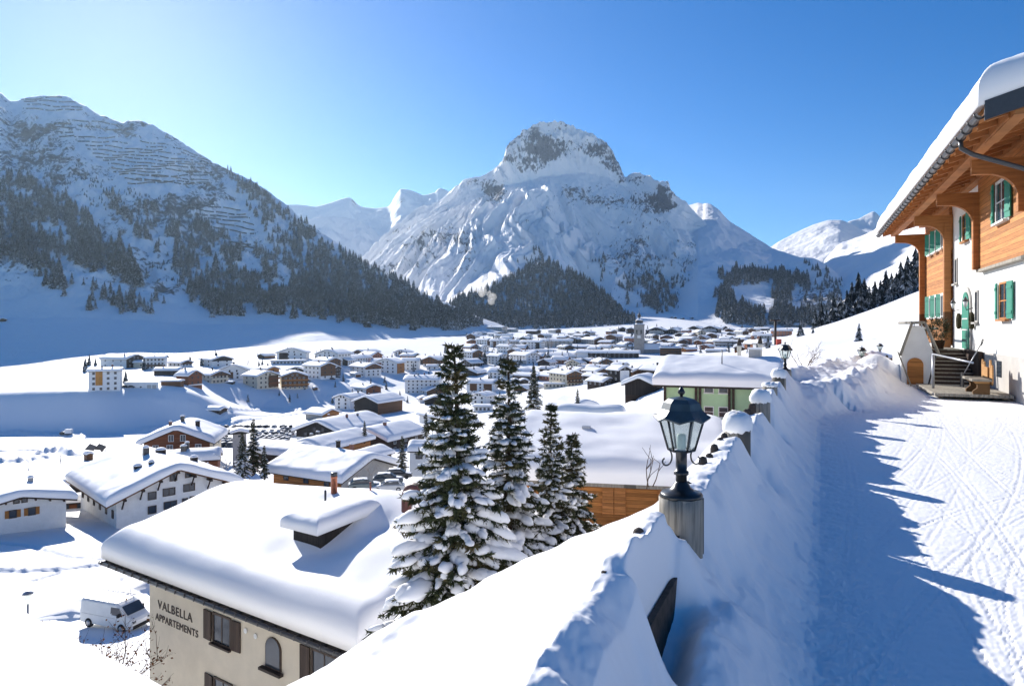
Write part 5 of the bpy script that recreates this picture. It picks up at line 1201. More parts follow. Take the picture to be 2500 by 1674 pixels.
M['wreath'] = plain('dry_wreath', (.05, .045, .025), .9, .1, .4, 30)
for s_ in (1.25, -1.15):
    rg = [(dx + s_ + .16 * math.cos(a) * (1 + .1 * math.sin(5 * a)), .1, .2 + .28 * math.sin(a)) for a in np.linspace(0, 2 * PI, 15)]
    tag(MB().tube(rg, .075, 7).build('wreath', M['wreath']), 'dark dried wreath hanging %s the arched green door' % ('left of' if s_ > 0 else 'right of'), 'wreath').matrix_world = cha.matrix_world.copy() if False else Matrix.Translation(cO) @ Matrix.Rotation(crz, 4, 'Z')
CM = Matrix.Translation(cO) @ Matrix.Rotation(crz, 4, 'Z')
def at_chalet(o, x, y, z, r=0.0):
    o.matrix_world = CM @ Matrix.Translation((x, y, z)) @ Matrix.Rotation(r, 4, 'Z'); return o
# landing, steps and the white cheek wall
stp = empty('staircase', (0, 0, 0), 0, 'weathered wooden steps climbing to the landing of the arched door', 'staircase'); stp.matrix_world = CM
MB().box(8.2, 12.6, .24, 1.62, -2.6, -.97).build('landing', M['wood_grey'], stp)
for i in range(9):
    z = -.97 - (i + 1) * .14; x = 8.2 - (i + 1) * .28
    MB().box(x, x + .33, .24, 1.62, z - .05, z).build('tread', M['wood_grey'], stp); MB().box(x + .26, x + .275, .24, 1.62, z, z + .10).build('riser', M['wood_dark'], stp)
MB().box(5.7, 8.2, .1, .235, -2.6, -.96).build('string_board', M['wood_dark'], stp)
ck = empty('stair_wall', (0, 0, 0), 0, 'white gabled stair wall with small arched wooden cellar door beside the steps', 'wall'); ck.matrix_world = CM
MB().prism([(1.62, -2.8), (2.72, -2.8), (2.72, -1.1), (2.35, .0), (1.98, .0), (1.62, -1.15)], -8.6, -5.9, Matrix.Rotation(math.pi / 2, 4, 'Z') @ Matrix.Scale(1, 4)).build('plaster_wall', M['white'], ck)
ad = arch(.27, .75); MB().prism([(x + 2.25, z - 2.25) for x, z in ad], -5.92, -5.84, Matrix.Rotation(math.pi / 2, 4, 'Z')).build('cellar_door', M['wood_gold'], ck)
hr = MB()
for a, b in (((5.7, 2.78, -1.15), (5.7, 2.38, .12)), ((5.7, 2.38, .12), (5.7, 1.95, .12)), ((5.7, 1.95, .12), (5.7, 1.45, -1.2)), ((5.7, 2.38, .12), (9.5, 2.38, .12)), ((9.2, 1.0, -.12), (14, 1.0, -.12))): hr.tube([a, b], .055, 8)
hr.build('handrail', M['wood_grey'], ck)
for y in (2.3, 2.05): MB().tube([(5.75, y, -.05), (5.75, y, .12)], .02, 6).build('baluster', M['metal_grey'], ck)
dk = MB()
for i in range(16): dk.box(1.6, 5.68, .1 + i * .135, .1 + i * .135 + .125, -2.30, -2.20)
tag(at_chalet(dk.build('deck', M['wood_grey']), 0, 0, 0), 'low deck of grey boards before the wooden steps', 'deck')
rl = empty('railing', (0, 0, 0), 0, 'grey metal railing with one post at the edge of the deck', 'railing'); rl.matrix_world = CM
MB().tube([(3.6, 2.0, -2.5), (3.6, 2.0, -.98)], .045, 10).build('rail_post', M['metal_grey'], rl); MB().tube([(3.6, 2.0, -1.0), (-2.5, 2.0, -1.0)], .03, 8).build('top_rail', M['metal_grey'], rl)
# bench
bn = empty('bench', (0, 0, 0), .0, 'wooden bench with carved back boards against the chalet wall', 'bench'); at_chalet(bn, 2.2, .95, -2.2)
M['bench'] = wood_mat('bench_wood', (.42, .22, .08), dark=.5, board=5.0)
MB().box(-.72, .72, -.25, .3, .42, .50).build('seat', M['wood_grey'], bn, .01)
for x in (-.5, .5):
    MB().prism([(-.22, 0), (.24, 0), (.24, .1), (.12, .2), (.12, .3), (.24, .42), (-.22, .42)], -.06, .06, Matrix.Translation((x, 0, 0)) @ Matrix.Rotation(PI / 2, 4, 'Z')).build('leg', M['bench'], bn)
for x, h in ((-.62, .95), (-.42, 1.1), (.38, 1.02), (.6, 1.08)):
    MB().prism([(-.09, .3), (.09, .3), (.1, h - .15), (.05, h), (-.05, h), (-.1, h - .15)], -.04, .0, Matrix.Translation((x, -.24, 0))).build('back_board', M['bench'], bn)
MB().box(-.35, .3, -.235, -.19, .52, .86).build('backrest', M['bench'], bn)
# snow shovel, potted shrub, poles
sh = empty('snow_shovel', (0, 0, 0), 0, 'black snow shovel leaning upright beside the steps', 'shovel'); at_chalet(sh, 4.6, .95, -2.2)
MB().tube([(0, 0, .35), (-.12, -.55, 1.55)], .018, 8).build('shaft', M['metal_grey'], sh)
MB().tube([(-.12, -.55, 1.5), (-.05, -.58, 1.6), (-.07, -.60, 1.72), (-.19, -.60, 1.72), (-.2, -.58, 1.6), (-.12, -.55, 1.5)], .022, 6).build('grip', M['metal_dark'], sh)
MB().prism([(-.22, 0), (.22, 0), (.24, .42), (.1, .52), (-.1, .52), (-.24, .42)], -.02, .02).build('blade', M['metal_dark'], sh)
sp = empty('potted_shrub', (0, 0, 0), 0, 'dark evergreen shrub in a brown pot on the landing', 'plant'); at_chalet(sp, 8.75, 1.05, -.96)
M['pot'] = plain('pot_clay', (.07, .035, .02), .7); M['needle'] = plain('spruce_needles', (.022, .036, .014), .7, .25, .5, 3)
MB().lathe([(.2, 0), (.26, .35), (.28, .36)], 14).build('pot', M['pot'], sp)
rn = np.random.default_rng(3); n = 2600; d = rn.normal(size=(n, 3)); d /= np.linalg.norm(d, axis=1)[:, None]; r = rn.uniform(.3, 1, n) ** .6
c_ = d * r[:, None] * np.array([.46, .46, .5]) * (1 + .25 * np.sin(5 * np.arctan2(d[:, 1], d[:, 0]) + 3 * d[:, 2]))[:, None] + np.array([0, 0, .8])
a_ = rn.normal(size=(n, 3)); a_ /= np.linalg.norm(a_, axis=1)[:, None]; t_ = d * .09 + rn.normal(size=(n, 3)) * .03
V = np.stack([c_ - a_ * .012, c_ + a_ * .012, c_ + t_], 1).reshape(-1, 3); link('foliage', np_mesh('foliage', V, np.arange(3 * n).reshape(-1, 3), False), M['needle'], sp)
for i, (y0, y1) in enumerate(((2.55, 2.85), (1.75, 1.55))):
    po = MB().tube([(5.55, y0 - (.12 if i == 0 else -.12), -2.3), (5.8, y1, -1.0)], .03, 8).build('pole', M['wood_grey'] if i == 0 else M['metal_dark'])
    tag(at_chalet(po, 0, 0, 0), ['grey wooden pole leaning left of the cellar door', 'dark pole leaning right of the cellar door'][i], 'pole')
# ------------------------------------------------------------------ trees
def mat_needles():
    m, nt, b = new_mat('spruce_foliage'); L = nt.links
    tc = N_(nt, 'ShaderNodeTexCoord'); n = N_(nt, 'ShaderNodeTexNoise', Scale=2.2, Detail=3.0); L.new(tc.outputs['Object'], n.inputs['Vector'])
    r = ramp(nt, [(.3, (.022, .030, .013)), (.5, (.052, .062, .024)), (.72, (.12, .085, .036))]); L.new(n.outputs['Fac'], r.inputs['Fac'])
    L.new(r.outputs['Color'], b.inputs['Base Color']); b.inputs['Roughness'].default_value = .65; b.inputs['Specular IOR Level'].default_value = .25
    return m
M['spruce'] = mat_needles()
M['bark'] = plain('bark', (.075, .05, .035), .9, .1, .4, 20)
def mat_forest():
    """dark needles, dusted with snow on the upper side of the boughs"""
    m, nt, b = new_mat('snow_dusted_needles'); L = nt.links
    n = N_(nt, 'ShaderNodeTexNoise', Scale=.5, Detail=5.0, Roughness=.75)
    ge = N_(nt, 'ShaderNodeNewGeometry'); L.new(ge.outputs['Position'], n.inputs['Vector']); sp = N_(nt, 'ShaderNodeSeparateXYZ'); L.new(ge.outputs['True Normal'], sp.inputs['Vector'])
    ab = N_(nt, 'ShaderNodeMath', operation='ABSOLUTE'); L.new(sp.outputs['Z'], ab.inputs[0])
    ml = N_(nt, 'ShaderNodeMath', operation='MULTIPLY_ADD'); ml.inputs[1].default_value = .55; L.new(ab.outputs[0], ml.inputs[0]); L.new(n.outputs['Fac'], ml.inputs[2])
    mr = N_(nt, 'ShaderNodeMapRange', interpolation_type='SMOOTHSTEP'); mr.inputs['From Min'].default_value = .58; mr.inputs['From Max'].default_value = .86; L.new(ml.outputs[0], mr.inputs['Value'])
    mx = N_(nt, 'ShaderNodeMix', data_type='RGBA'); L.new(mr.outputs['Result'], mx.inputs['Factor']); mx.inputs['A'].default_value = (.018, .026, .028, 1); mx.inputs['B'].default_value = (.72, .74, .77, 1)
    L.new(mx.outputs['Result'], b.inputs['Base Color']); b.inputs['Roughness'].default_value = .8; b.inputs['Specular IOR Level'].default_value = .1
    return m
M['forest'] = mat_forest()

def ico(sub):
    bm = bmesh.new(); bmesh.ops.create_icosphere(bm, subdivisions=sub, radius=1); V = np.array([v.co[:] for v in bm.verts]); T = np.array([[v.index for v in f.verts] for f in bm.faces]); bm.free(); return V, T
ICO2, ICO3 = ico(2), ico(3)

def branch_curve(rng, h, az, ln, droop, up):
    """points of one bough in tree space"""
    n = 9; u = np.linspace(0, 1, n); r = ln * u
    z = h + up * ln * u - droop * ln * u ** 1.8 + .10 * ln * np.clip(u - .75, 0, 1) * 2
    wob = rng.normal(0, .03) * ln * np.sin(u * 3)
    return np.stack([r * math.cos(az) - wob * math.sin(az), r * math.sin(az) + wob * math.cos(az), z], -1)

def spruce_geo(seed, H, R, dens=1.0, snow=1.0, tip=.18, base=.03, nl=.055, gaps=0.0):
    """snow laden spruce: trunk, needle sprays and snow pads as vertex arrays"""
    rng = np.random.default_rng(seed); NV = []; SV = []; ST = []; so_ = 0; BR = []
    h = H * base; golden = 0.0
    while h < H * .985:
        f = h / H; ln0 = R * (1 - f) ** 1.12 * (.55 + .45 * min(1, f * 9)) + .04 * R
        for _ in range(max(2, int(round(rng.uniform(3.5, 6) * dens * (1 if f < .85 else .7))))):
            if rng.random() < gaps: continue
            golden += 2.39996; az = golden + rng.normal(0, .25); ln = ln0 * rng.uniform(.55, 1.15); dr = rng.uniform(.35, .85) * (1 - .6 * f); up = .10 + .55 * f ** 1.5
            c = branch_curve(rng, h + rng.normal(0, .03), az, ln, dr, up); BR.append((c, ln, f))
            # needle sprays on short side twigs
            m = max(4, int(ln / (.045) * dens)); u = rng.uniform(.12, 1, m); i = np.minimum((u * 8).astype(int), 7); w = u * 8 - i
            p = c[i] * (1 - w)[:, None] + c[i + 1] * w[:, None]; d = c[i + 1] - c[i]; d /= np.linalg.norm(d, axis=1)[:, None] + 1e-9
            side = np.cross(d, [0, 0, 1.0]); side /= np.linalg.norm(side, axis=1)[:, None] + 1e-9; sg = np.where(rng.random(m) < .5, -1, 1)[:, None]
            tl = (.30 * ln * (1.05 - u) + .05 + .03 * H / 4) * rng.uniform(.6, 1.2, m)
            td = d * .75 + side * sg * .8 + np.array([0, 0, -.25]) + rng.normal(0, .15, (m, 3)); td /= np.linalg.norm(td, axis=1)[:, None]
            K = 11
            for k in range(K):
                s = (k + rng.random(m)) / K; q = p + td * (tl * s)[:, None]
                nd = td * .8 + rng.normal(0, .55, (m, 3)); nd /= np.linalg.norm(nd, axis=1)[:, None]
                pw = np.cross(nd, rng.normal(size=(m, 3))); pw /= np.linalg.norm(pw, axis=1)[:, None] + 1e-9
                L = nl * rng.uniform(.7, 1.3, m)[:, None]
                NV.append(np.stack([q - pw * L * .17, q + pw * L * .17, q + nd * L], 1))
        h += H * .024 / dens ** .5 * rng.uniform(.7, 1.3)
    # snow pads riding on the boughs
    for c, ln, f in BR:
        if ln < .08 * R: continue
        roll = rng.random() / snow
        if roll > .9: continue
        big = roll < .36
        m = rng.integers(4, 8) if big else rng.integers(4, 9); u1 = rng.uniform(.25, .6) if big else rng.uniform(.1, .5); wd = ln * (rng.uniform(.085, .16) if big else rng.uniform(.045, .085)) + .010
        for q_ in range(m):
            u0 = min(.99, u1 + (1.0 - u1) * (q_ + rng.uniform(-.3, .3)) / m); u0 = max(u0, .05); i = min(int(u0 * 8), 7); d = c[min(i + 2, 8)] - c[max(i - 1, 0)]; d /= np.linalg.norm(d)
            s = np.cross(d, [0, 0, 1.0]); s /= np.linalg.norm(s) + 1e-9; up = np.cross(s, d)
            p = c[i] + (c[i + 1] - c[i]) * (u0 * 8 - i) + s * rng.normal(0, .55) * wd
            a = wd * rng.uniform(.9, 2.1); b = wd * rng.uniform(.6, 1.2); t = min(wd * rng.uniform(.6, 1.1), .14)
            V0, T0 = ICO2
            nz = 1 + .45 * fbm(V0[:, 0] * 1.3 + rng.uniform(0, 99), V0[:, 1] * 1.3 + V0[:, 2] * 1.1, 7, 3)
            q = V0 * nz[:, None]; zz = np.where(q[:, 2] < 0, q[:, 2] * .5, q[:, 2])
            SV.append(p + d * (q[:, :1] * a) + s * (q[:, 1:2] * b) + up * (zz[:, None] * t + t * .3)); ST.append(T0 + so_); so_ += len(V0)
    NV = np.concatenate(NV).reshape(-1, 3)
    return NV, (np.vstack(SV) if SV else np.zeros((0, 3))), (np.vstack(ST) if ST else np.zeros((0, 3), int)), BR

SPR = {}
def spruce_meshes(key, **kw):
    if key not in SPR:
        H = kw['H']; NV, SV, ST, BR = spruce_geo(**kw)
        fo = np_mesh('foliage', NV, np.arange(len(NV)).reshape(-1, 3), False); fo.materials.append(M['spruce'])
        sn = np_mesh('snow_load', SV, ST, True) if len(SV) else None
        if sn: sn.materials.append(M['snow_roof'])
        mb = MB(); mb.tube([(0, 0, -.8), (0, 0, H * .4), (.01 * H, 0, H * .8), (0, 0, H * 1.0)], [.022 * H, .015 * H, .006 * H, .002 * H], 8)
        for c, ln, f in BR:
            if ln > .3 * kw['R']: mb.tube([tuple(q) for q in c[::4]], [.005 * H * .6, .003 * H * .6, .0012 * H], 4, False)
        tr = mb.mesh('trunk'); tr.materials.append(M['bark']); SPR[key] = (tr, fo, sn)
    return SPR[key]
def place_spruce(key, loc, rz, sc, label, group=None, tilt=0.0, name='spruce_tree'):
    tr, fo, sn = SPR[key]; root = empty(name, loc, rz, label, 'tree', group); root.scale = (sc, sc, sc); root.rotation_euler[1] = tilt
    link('trunk', tr, None, root); link('crown', fo, None, root)
    if sn: tag(link('snow_load', sn, None, root), kind='stuff')
    return root

# the group of snow laden spruces below the road
for key, kw, (px, Y), zoff, rz, lab in (
    ('s1', dict(seed=21, H=6.1, R=1.7, dens=1.6, snow=1.15, nl=.085), (1108, 11.0), -6.4, 0, 'tallest snow laden spruce left of the near lamp, at the front of its group'),
    ('s2', dict(seed=33, H=5.6, R=1.35, dens=1.4, snow=1.15, nl=.08), (1240, 12.6), -6.1, 1, 'second snow laden spruce, slim, just right of the tallest one'),
    ('s3', dict(seed=45, H=4.25, R=1.0, dens=1.3, snow=.9, nl=.072), (1346, 13.4), -5.8, 2, 'slender spruce with bare tip in front of the widest snow roof'),
    ('s4', dict(seed=57, H=3.35, R=.95, dens=1.3, snow=.9, nl=.072), (1398, 13.8), -5.5, 2.5, 'lowest young spruce at the right end of the group by the timber house')):
    spruce_meshes(key, **kw); X = (px - CX) / F * Y
    place_spruce(key, (X, Y, zoff), rz, 1, lab, 'snow laden spruces below the road')
spruce_meshes('sm', seed=71, H=10, R=2.6, dens=.9, snow=.9, nl=.22)
spruce_meshes('sn', seed=72, H=10, R=2.1, dens=.85, snow=.6, nl=.24, gaps=.15)
for px, py, Hp, Y, key, lab in ((1303, 1010, 118, 75, 'sm', 'dark green spruce standing behind the second snow laden spruce'), (1410, 1010, 62, 120, 'sn', 'small dark spruce alone before the golden gable house roof'),
    (592, 1160, 105, 125, 'sm', 'left one of the three spruces beside the slim white tower'), (618, 1150, 130, 128, 'sn', 'tallest of the three spruces beside the slim white tower'), (645, 1165, 80, 122, 'sn', 'short spruce right of the slim white tower'),
    (982, 1150, 88, 110, 'sn', 'thin snowy spruce between golden chalet and white cottage'), (890, 1078, 52, 205, 'sn', 'small spruce rising between the two chalet roofs'), (1040, 1075, 70, 150, 'sn', 'snowy spruce left of the tallest spruce at the dark chalet')):
    X = (px - CX) / F * Y; z = (HY - py) / F * Y; sc = Hp * Y / F / 10
    place_spruce(key, (X, Y, z), px * .7, sc, lab)

# simple spruces for the forests: ragged tiers of boughs
def tier_tree(seed, n=7, pts=9):
    rng = np.random.default_rng(seed); V = []; T = []; b = 0
    for k in range(n):
        f = k / n; r = (.21 * (1 - f) ** .9 + .012); z1 = f + .27 * (1 - f * .6); z0 = f * .97 + .01
        a0 = rng.uniform(0, 6.28); ring = []
        for j in range(pts * 2):
            q = r * ((1.0 + rng.normal(0, .18)) if j % 2 == 0 else .42 * (1 + rng.normal(0, .2))); ang = a0 + math.pi * j / pts + rng.normal(0, .06)
            ring.append((q * math.cos(ang), q * math.sin(ang), z0 - (.035 if j % 2 == 0 else -.02) + rng.normal(0, .008)))
        V += ring + [(rng.normal(0, .006), rng.normal(0, .006), min(z1, 1.0))]
        m = pts * 2; T += [(b + j, b + (j + 1) % m, b + m) for j in range(m)]; b += m + 1
    return np.array(V), np.array(T)
TT = [tier_tree(500 + i, 7, 7) for i in range(6)]
TTM = []
for i, (v, t) in enumerate(TT):
    v2, t2 = tier_tree(600 + i, 11, 11)
    me = np_mesh('spruce_tree', v2, t2, False); me.materials.append(M['forest']); TTM.append(me)

POINTS = []     # x, y, z, height, survey column, row
_rg = np.random.default_rng(77)
def poly_in(px, py, poly):
    ins = np.zeros(px.shape, bool); n = len(poly)
    for i in range(n):
        x0, y0 = poly[i]; x1, y1 = poly[(i + 1) % n]
        c = ((y0 > py) != (y1 > py)) & (px < (x1 - x0) * (py - y0) / ((y1 - y0) + 1e-12) + x0); ins ^= c
    return ins
def scatter(key, poly, count, hm, jit=.3, clump=0.0, cs=60, thr=0.0):
    """trees standing on a mountain surface inside a surveyed stand"""
    X, Y, Z, PX, PY, v = LOFT[key]; R, C = X.shape
    need = count; tries = 0
    while need > 0 and tries < 60:
        tries += 1; m = 20000
        i = _rg.uniform(0, R - 12, m); j = _rg.uniform(0, C - 1.01, m); ii = i.astype(int); jj = j.astype(int); fi = i - ii; fj = j - jj
        g = lambda A: (A[ii, jj] * (1 - fi) + A[ii + 1, jj] * fi) * (1 - fj) + (A[ii, jj + 1] * (1 - fi) + A[ii + 1, jj + 1] * fi) * fj
        px, py = g(PX), HY - F * g(Z) / g(Y); rag = 26 if count > 60 else 8; ok = poly_in(px + rag * fbm(px / 22, py / 22, 401, 3), py + rag * fbm(px / 22, py / 22, 402, 3), poly)
        x, y, z = g(X), g(Y), g(Z)
        if clump: ok &= fbm(px / cs, py / cs, 300 + len(poly), 3) + _rg.uniform(-.15, .15, m) > thr
        k = np.nonzero(ok)[0][:need]; need -= len(k)
        for q in k: POINTS.append((x[q], y[q], z[q] - .4, hm * _rg.uniform(1 - jit, 1 + jit), px[q], py[q]))
SURF = {}
# ------------------------------------------------------------------ forests
names = [o for o in LOFT]
def S_(k, *a, **kw): scatter(k, *a, **kw)
# left mountain: stands, strips and single trees (survey columns and rows)
S_('mtn_left', [(-60, 425), (60, 440), (130, 470), (200, 520), (245, 585), (240, 650), (170, 640), (60, 640), (-60, 600)], 884, 19, clump=1, cs=45, thr=-.12)
S_('mtn_left', [(-60, 560), (70, 560), (75, 640), (60, 655), (20, 640), (-60, 630)], 102, 21)
S_('mtn_left', [(170, 560), (240, 570), (260, 640), (230, 665), (190, 630)], 102, 21)
S_('mtn_left', [(250, 620), (290, 600), (350, 680), (345, 715), (300, 690), (255, 650)], 119, 22)
S_('mtn_left', [(80, 640), (130, 660), (180, 690), (170, 725), (110, 700), (75, 665)], 64, 19, clump=1, cs=30, thr=-.1)
S_('mtn_left', [(200, 690), (280, 720), (400, 725), (405, 765), (330, 770), (210, 760)], 57, 18, clump=1, cs=22, thr=.05)
S_('mtn_left', [(250, 470), (420, 520), (620, 600), (720, 690), (760, 740), (700, 760), (600, 740), (520, 720), (430, 640), (330, 570)], 952, 18, clump=1, cs=42, thr=.06)
S_('mtn_left', [(420, 620), (520, 650), (560, 760), (540, 780), (450, 720)], 119, 20, clump=1, cs=30, thr=-.05)
S_('mtn_left', [(500, 720), (590, 745), (590, 775), (500, 755)], 68, 20)
S_('mtn_left', [(625, 735), (680, 735), (690, 770), (620, 765)], 51, 22)
S_('mtn_left', [(560, 420), (640, 470), (720, 545), (800, 600), (900, 670), (1020, 730), (1120, 770), (1180, 790), (1100, 800), (960, 790), (860, 780), (760, 740), (690, 640), (640, 560)], 1530, 19, clump=1, cs=60, thr=-.30)
S_('mtn_left', [(700, 700), (800, 690), (900, 715), (1000, 745), (1120, 775), (1180, 793), (1090, 803), (960, 795), (880, 790), (800, 775), (720, 775)], 1054, 21)
S_('mtn_left', [(560, 410), (740, 545), (880, 645), (1020, 712), (1020, 722), (870, 652), (730, 560), (555, 430)], 187, 18)
S_('mtn_left', [(940, 770), (970, 770), (975, 798), (935, 798)], 23, 24)
# brush and krummholz higher up
S_('mtn_left', [(60, 330), (300, 460), (480, 500), (560, 560), (420, 560), (200, 500), (40, 440)], 442, 7, clump=1, cs=35, thr=.0)
S_('mtn_left', [(330, 640), (520, 640), (640, 700), (560, 730), (400, 690)], 340, 6, clump=1, cs=30, thr=.0)
# hump in the middle of the valley
S_('hill', [(1030, 775), (1090, 748), (1160, 718), (1230, 690), (1300, 645), (1330, 632), (1420, 680), (1480, 722), (1520, 775), (1560, 800), (1440, 806), (1250, 806), (1100, 806)], 2185, 20, clump=1, cs=40, thr=-.38)
S_('hill', [(1320, 634), (1430, 684), (1490, 730), (1510, 765), (1500, 775), (1420, 700), (1330, 650), (1230, 700), (1150, 730), (1150, 722), (1240, 684)], 228, 20)
# foot of the peak
S_('main', [(1260, 640), (1310, 610), (1345, 640), (1370, 660), (1290, 665)], 60, 17)
S_('main', [(1440, 640), (1480, 620), (1500, 680), (1470, 700), (1445, 670)], 39, 17, clump=1, cs=20, thr=0)
S_('main', [(1500, 680), (1560, 665), (1640, 690), (1700, 720), (1705, 765), (1600, 768), (1520, 740)], 390, 20, clump=1, cs=35, thr=-.15)
S_('main', [(1550, 620), (1700, 640), (1720, 700), (1560, 690)], 135, 13, clump=1, cs=25, thr=.05)
# wooded knoll on the right
S_('shoulder', [(1755, 668), (1800, 664), (1880, 668), (1960, 672), (1990, 690), (1980, 705), (1900, 690), (1830, 688), (1760, 700)], 576, 21)
S_('shoulder', [(1755, 700), (1780, 700), (1800, 740), (1850, 760), (1870, 795), (1790, 790), (1750, 760)], 414, 20)
S_('shoulder', [(1890, 690), (1940, 700), (1920, 760), (1990, 770), (2010, 800), (1890, 798), (1885, 740)], 432, 20)
S_('shoulder', [(1940, 640), (2010, 650), (2060, 710), (2090, 780), (2000, 790), (1960, 720)], 270, 15, clump=1, cs=25, thr=.0)

# ground trees: strips and singles in the valley and along the ski slope
_r2 = random.Random(8)
def G(px, py, hp, lab=None, Y=None, grp=None):
    p = hit(px, py) if Y is None else P(px, py, Y); h = hp * p.y / F
    if lab is None: POINTS.append((p.x, p.y, p.z - .3, h, px, py)); return
    o = link('spruce_tree', TTM[_r2.randrange(6)]); o.location = (p.x, p.y, p.z - .3); o.rotation_euler = (0, 0, _r2.uniform(0, 6)); o.scale = (h * _r2.uniform(.95, 1.25),) * 2 + (h,)
    tag(o, lab, 'tree', grp); return o
for px, py, hp, lab in ((208, 908, 38, 'thin pale spruce at the left end of the terrace'), (218, 892, 30, 'dark narrow spruce at the left end of the terrace'), (233, 893, 22, 'short spruce behind the white block roof'), (307, 935, 34, 'spruce standing in the snow right of the white four storey block'),
    (352, 903, 32, 'single spruce in front of the beige annex'), (464, 889, 26, 'small spruce behind the low white gable house'), (527, 893, 40, 'tall dark spruce before the modern black gable house'), (545, 893, 24, 'short dark spruce right of the tall one at the black gable house'), (492, 893, 24, 'little spruce left of the tall one at the black gable house'),
    (773, 874, 20, 'left small spruce by the large gabled house'), (782, 872, 22, 'right small spruce by the large gabled house'), (1172, 890, 30, 'left dark spruce beside the carved balcony hotel'), (1184, 890, 34, 'right dark spruce beside the carved balcony hotel'),
    (1332, 890, 30, 'dark spruce right of the white gable hotel'), (1342, 888, 22, 'smaller dark spruce right of the white gable hotel'), (1407, 838, 18, 'dark spruce in the old village left of the church'),
    (1853, 858, 38, 'dark spruce at the ski slope foot, nearest the green house'), (1875, 850, 32, 'snowy spruce at the ski slope foot, second from the green house'), (1832, 845, 26, 'small spruce among the houses at the ski slope foot'), (1955, 820, 40, 'spruce beside the terracotta block on the ski slope'), (1985, 813, 20, 'tiny spruce on the upper rim of the ski slope'),
    (2097, 833, 50, 'lone small spruce in the middle of the sunny ski slope')):
    G(px, py, hp, lab)
rim = [(1990, 800, 48), (2005, 800, 62), (2018, 795, 40), (2035, 790, 70), (2052, 786, 66), (2068, 780, 72), (2080, 772, 86), (2096, 768, 104), (2110, 766, 84), (2122, 760, 62), (2136, 756, 70), (2150, 748, 66), (2163, 742, 84), (2176, 736, 74), (2188, 730, 70), (2200, 724, 92), (2212, 720, 86), (2224, 714, 82),
       (2236, 708, 110), (2248, 702, 120), (2258, 696, 130), (2268, 690, 124), (2142, 752, 50), (2194, 728, 60), (2216, 716, 100), (2242, 704, 96), (2280, 684, 120), (2300, 676, 120), (2060, 783, 50), (2102, 768, 60)]
for px, py, hp in rim:
    p = P(px, py, 262 + _r2.uniform(-6, 8)); g = gz(p.x, p.y); h = hp * p.y / F
    o = link('spruce_tree', TTM[_r2.randrange(6)]); o.location = (p.x, p.y, g - .4); o.rotation_euler = (0, 0, _r2.uniform(0, 6)); o.scale = (h * 1.15, h * 1.15, h)
    tag(o, 'dark snow dusted spruce in the belt above the ski slope behind the chalet', 'tree', 'spruces in the belt above the ski slope')

for _ in range(150):        # garden trees between the village houses
    px = _r2.uniform(1110, 1880); py = _r2.uniform(806, 930) if px < 1500 else _r2.uniform(803, 862)
    G(px, py, _r2.uniform(9, 17) * (1 + max(0, py - 830) / 90))
for _ in range(45): G(_r2.uniform(560, 1110), _r2.uniform(862, 985), _r2.uniform(12, 24))
A = np.array(POINTS); ang = A[:, 3] / A[:, 1]; order = np.argsort(-ang)
NB = 245
for q in order[:NB]:
    x, y, z, h, px, py = A[q]
    where = 'village gardens' if y < 1000 and z < -5 and px > 540 and py > 800 else 'left mountain' if px < 1000 else ('wooded valley hump' if px < 1560 and py > 600 else 'great peak foot')
    o = link('spruce_tree', TTM[int(q) % 6]); o.location = (x, y, z); o.rotation_euler = (0, 0, q * 1.7); o.scale = (h * 1.05, h * 1.05, h)
    tag(o, ('small dark spruce between the village houses' if where == 'village gardens' else 'taller dark spruce in the snowy forest of the ' + where), 'tree', 'spruces of the ' + where)
def mass(idx, name):
    Vs = []; Ts = []; b = 0
    for q in idx:
        x, y, z, h, px, py = A[q]; v, t = TT[int(q) % 6]; a = q * 1.7; c, s = math.cos(a) * h * 1.1, math.sin(a) * h * 1.1
        Vs.append(np.stack([x + v[:, 0] * c - v[:, 1] * s, y + v[:, 0] * s + v[:, 1] * c, z + v[:, 2] * h], -1)); Ts.append(t + b); b += len(v)
    tag(link(name, np_mesh(name, np.vstack(Vs), np.vstack(Ts), False), M['forest']), kind='stuff')
mass(order[NB:], 'forest')

# ------------------------------------------------------------------ avalanche fences: rows of steel racks along the contour lines
M['rack'] = plain('rusty_steel_rack', (.07, .062, .06), .8, .2, .3, .2)
def surf(key, px, py):
    X, Y, Z, PX, PY, v = LOFT[key]; R, C = X.shape; c = int(np.clip(np.searchsorted(PX[0], px), 1, C - 1)); col = HY - F * Z[:, c] / Y[:, c]
    k = np.nonzero((col[:-1] >= py) & (col[1:] < py))[0]
    if not len(k): return None
    k = k[0]; f = (col[k] - py) / (col[k] - col[k + 1] + 1e-9); return Vector((X[k, c] * (1 - f) + X[k + 1, c] * f, Y[k, c] * (1 - f) + Y[k + 1, c] * f, Z[k, c] * (1 - f) + Z[k + 1, c] * f))
rows = [(45, 150, 243, 240), (58, 190, 249, 250), (62, 200, 257, 262), (55, 200, 266, 270)]
rows += [(130 + 4 * i, 172 + 3 * i, 305 + 9 * i, 305 + 9 * i) for i in range(4)]
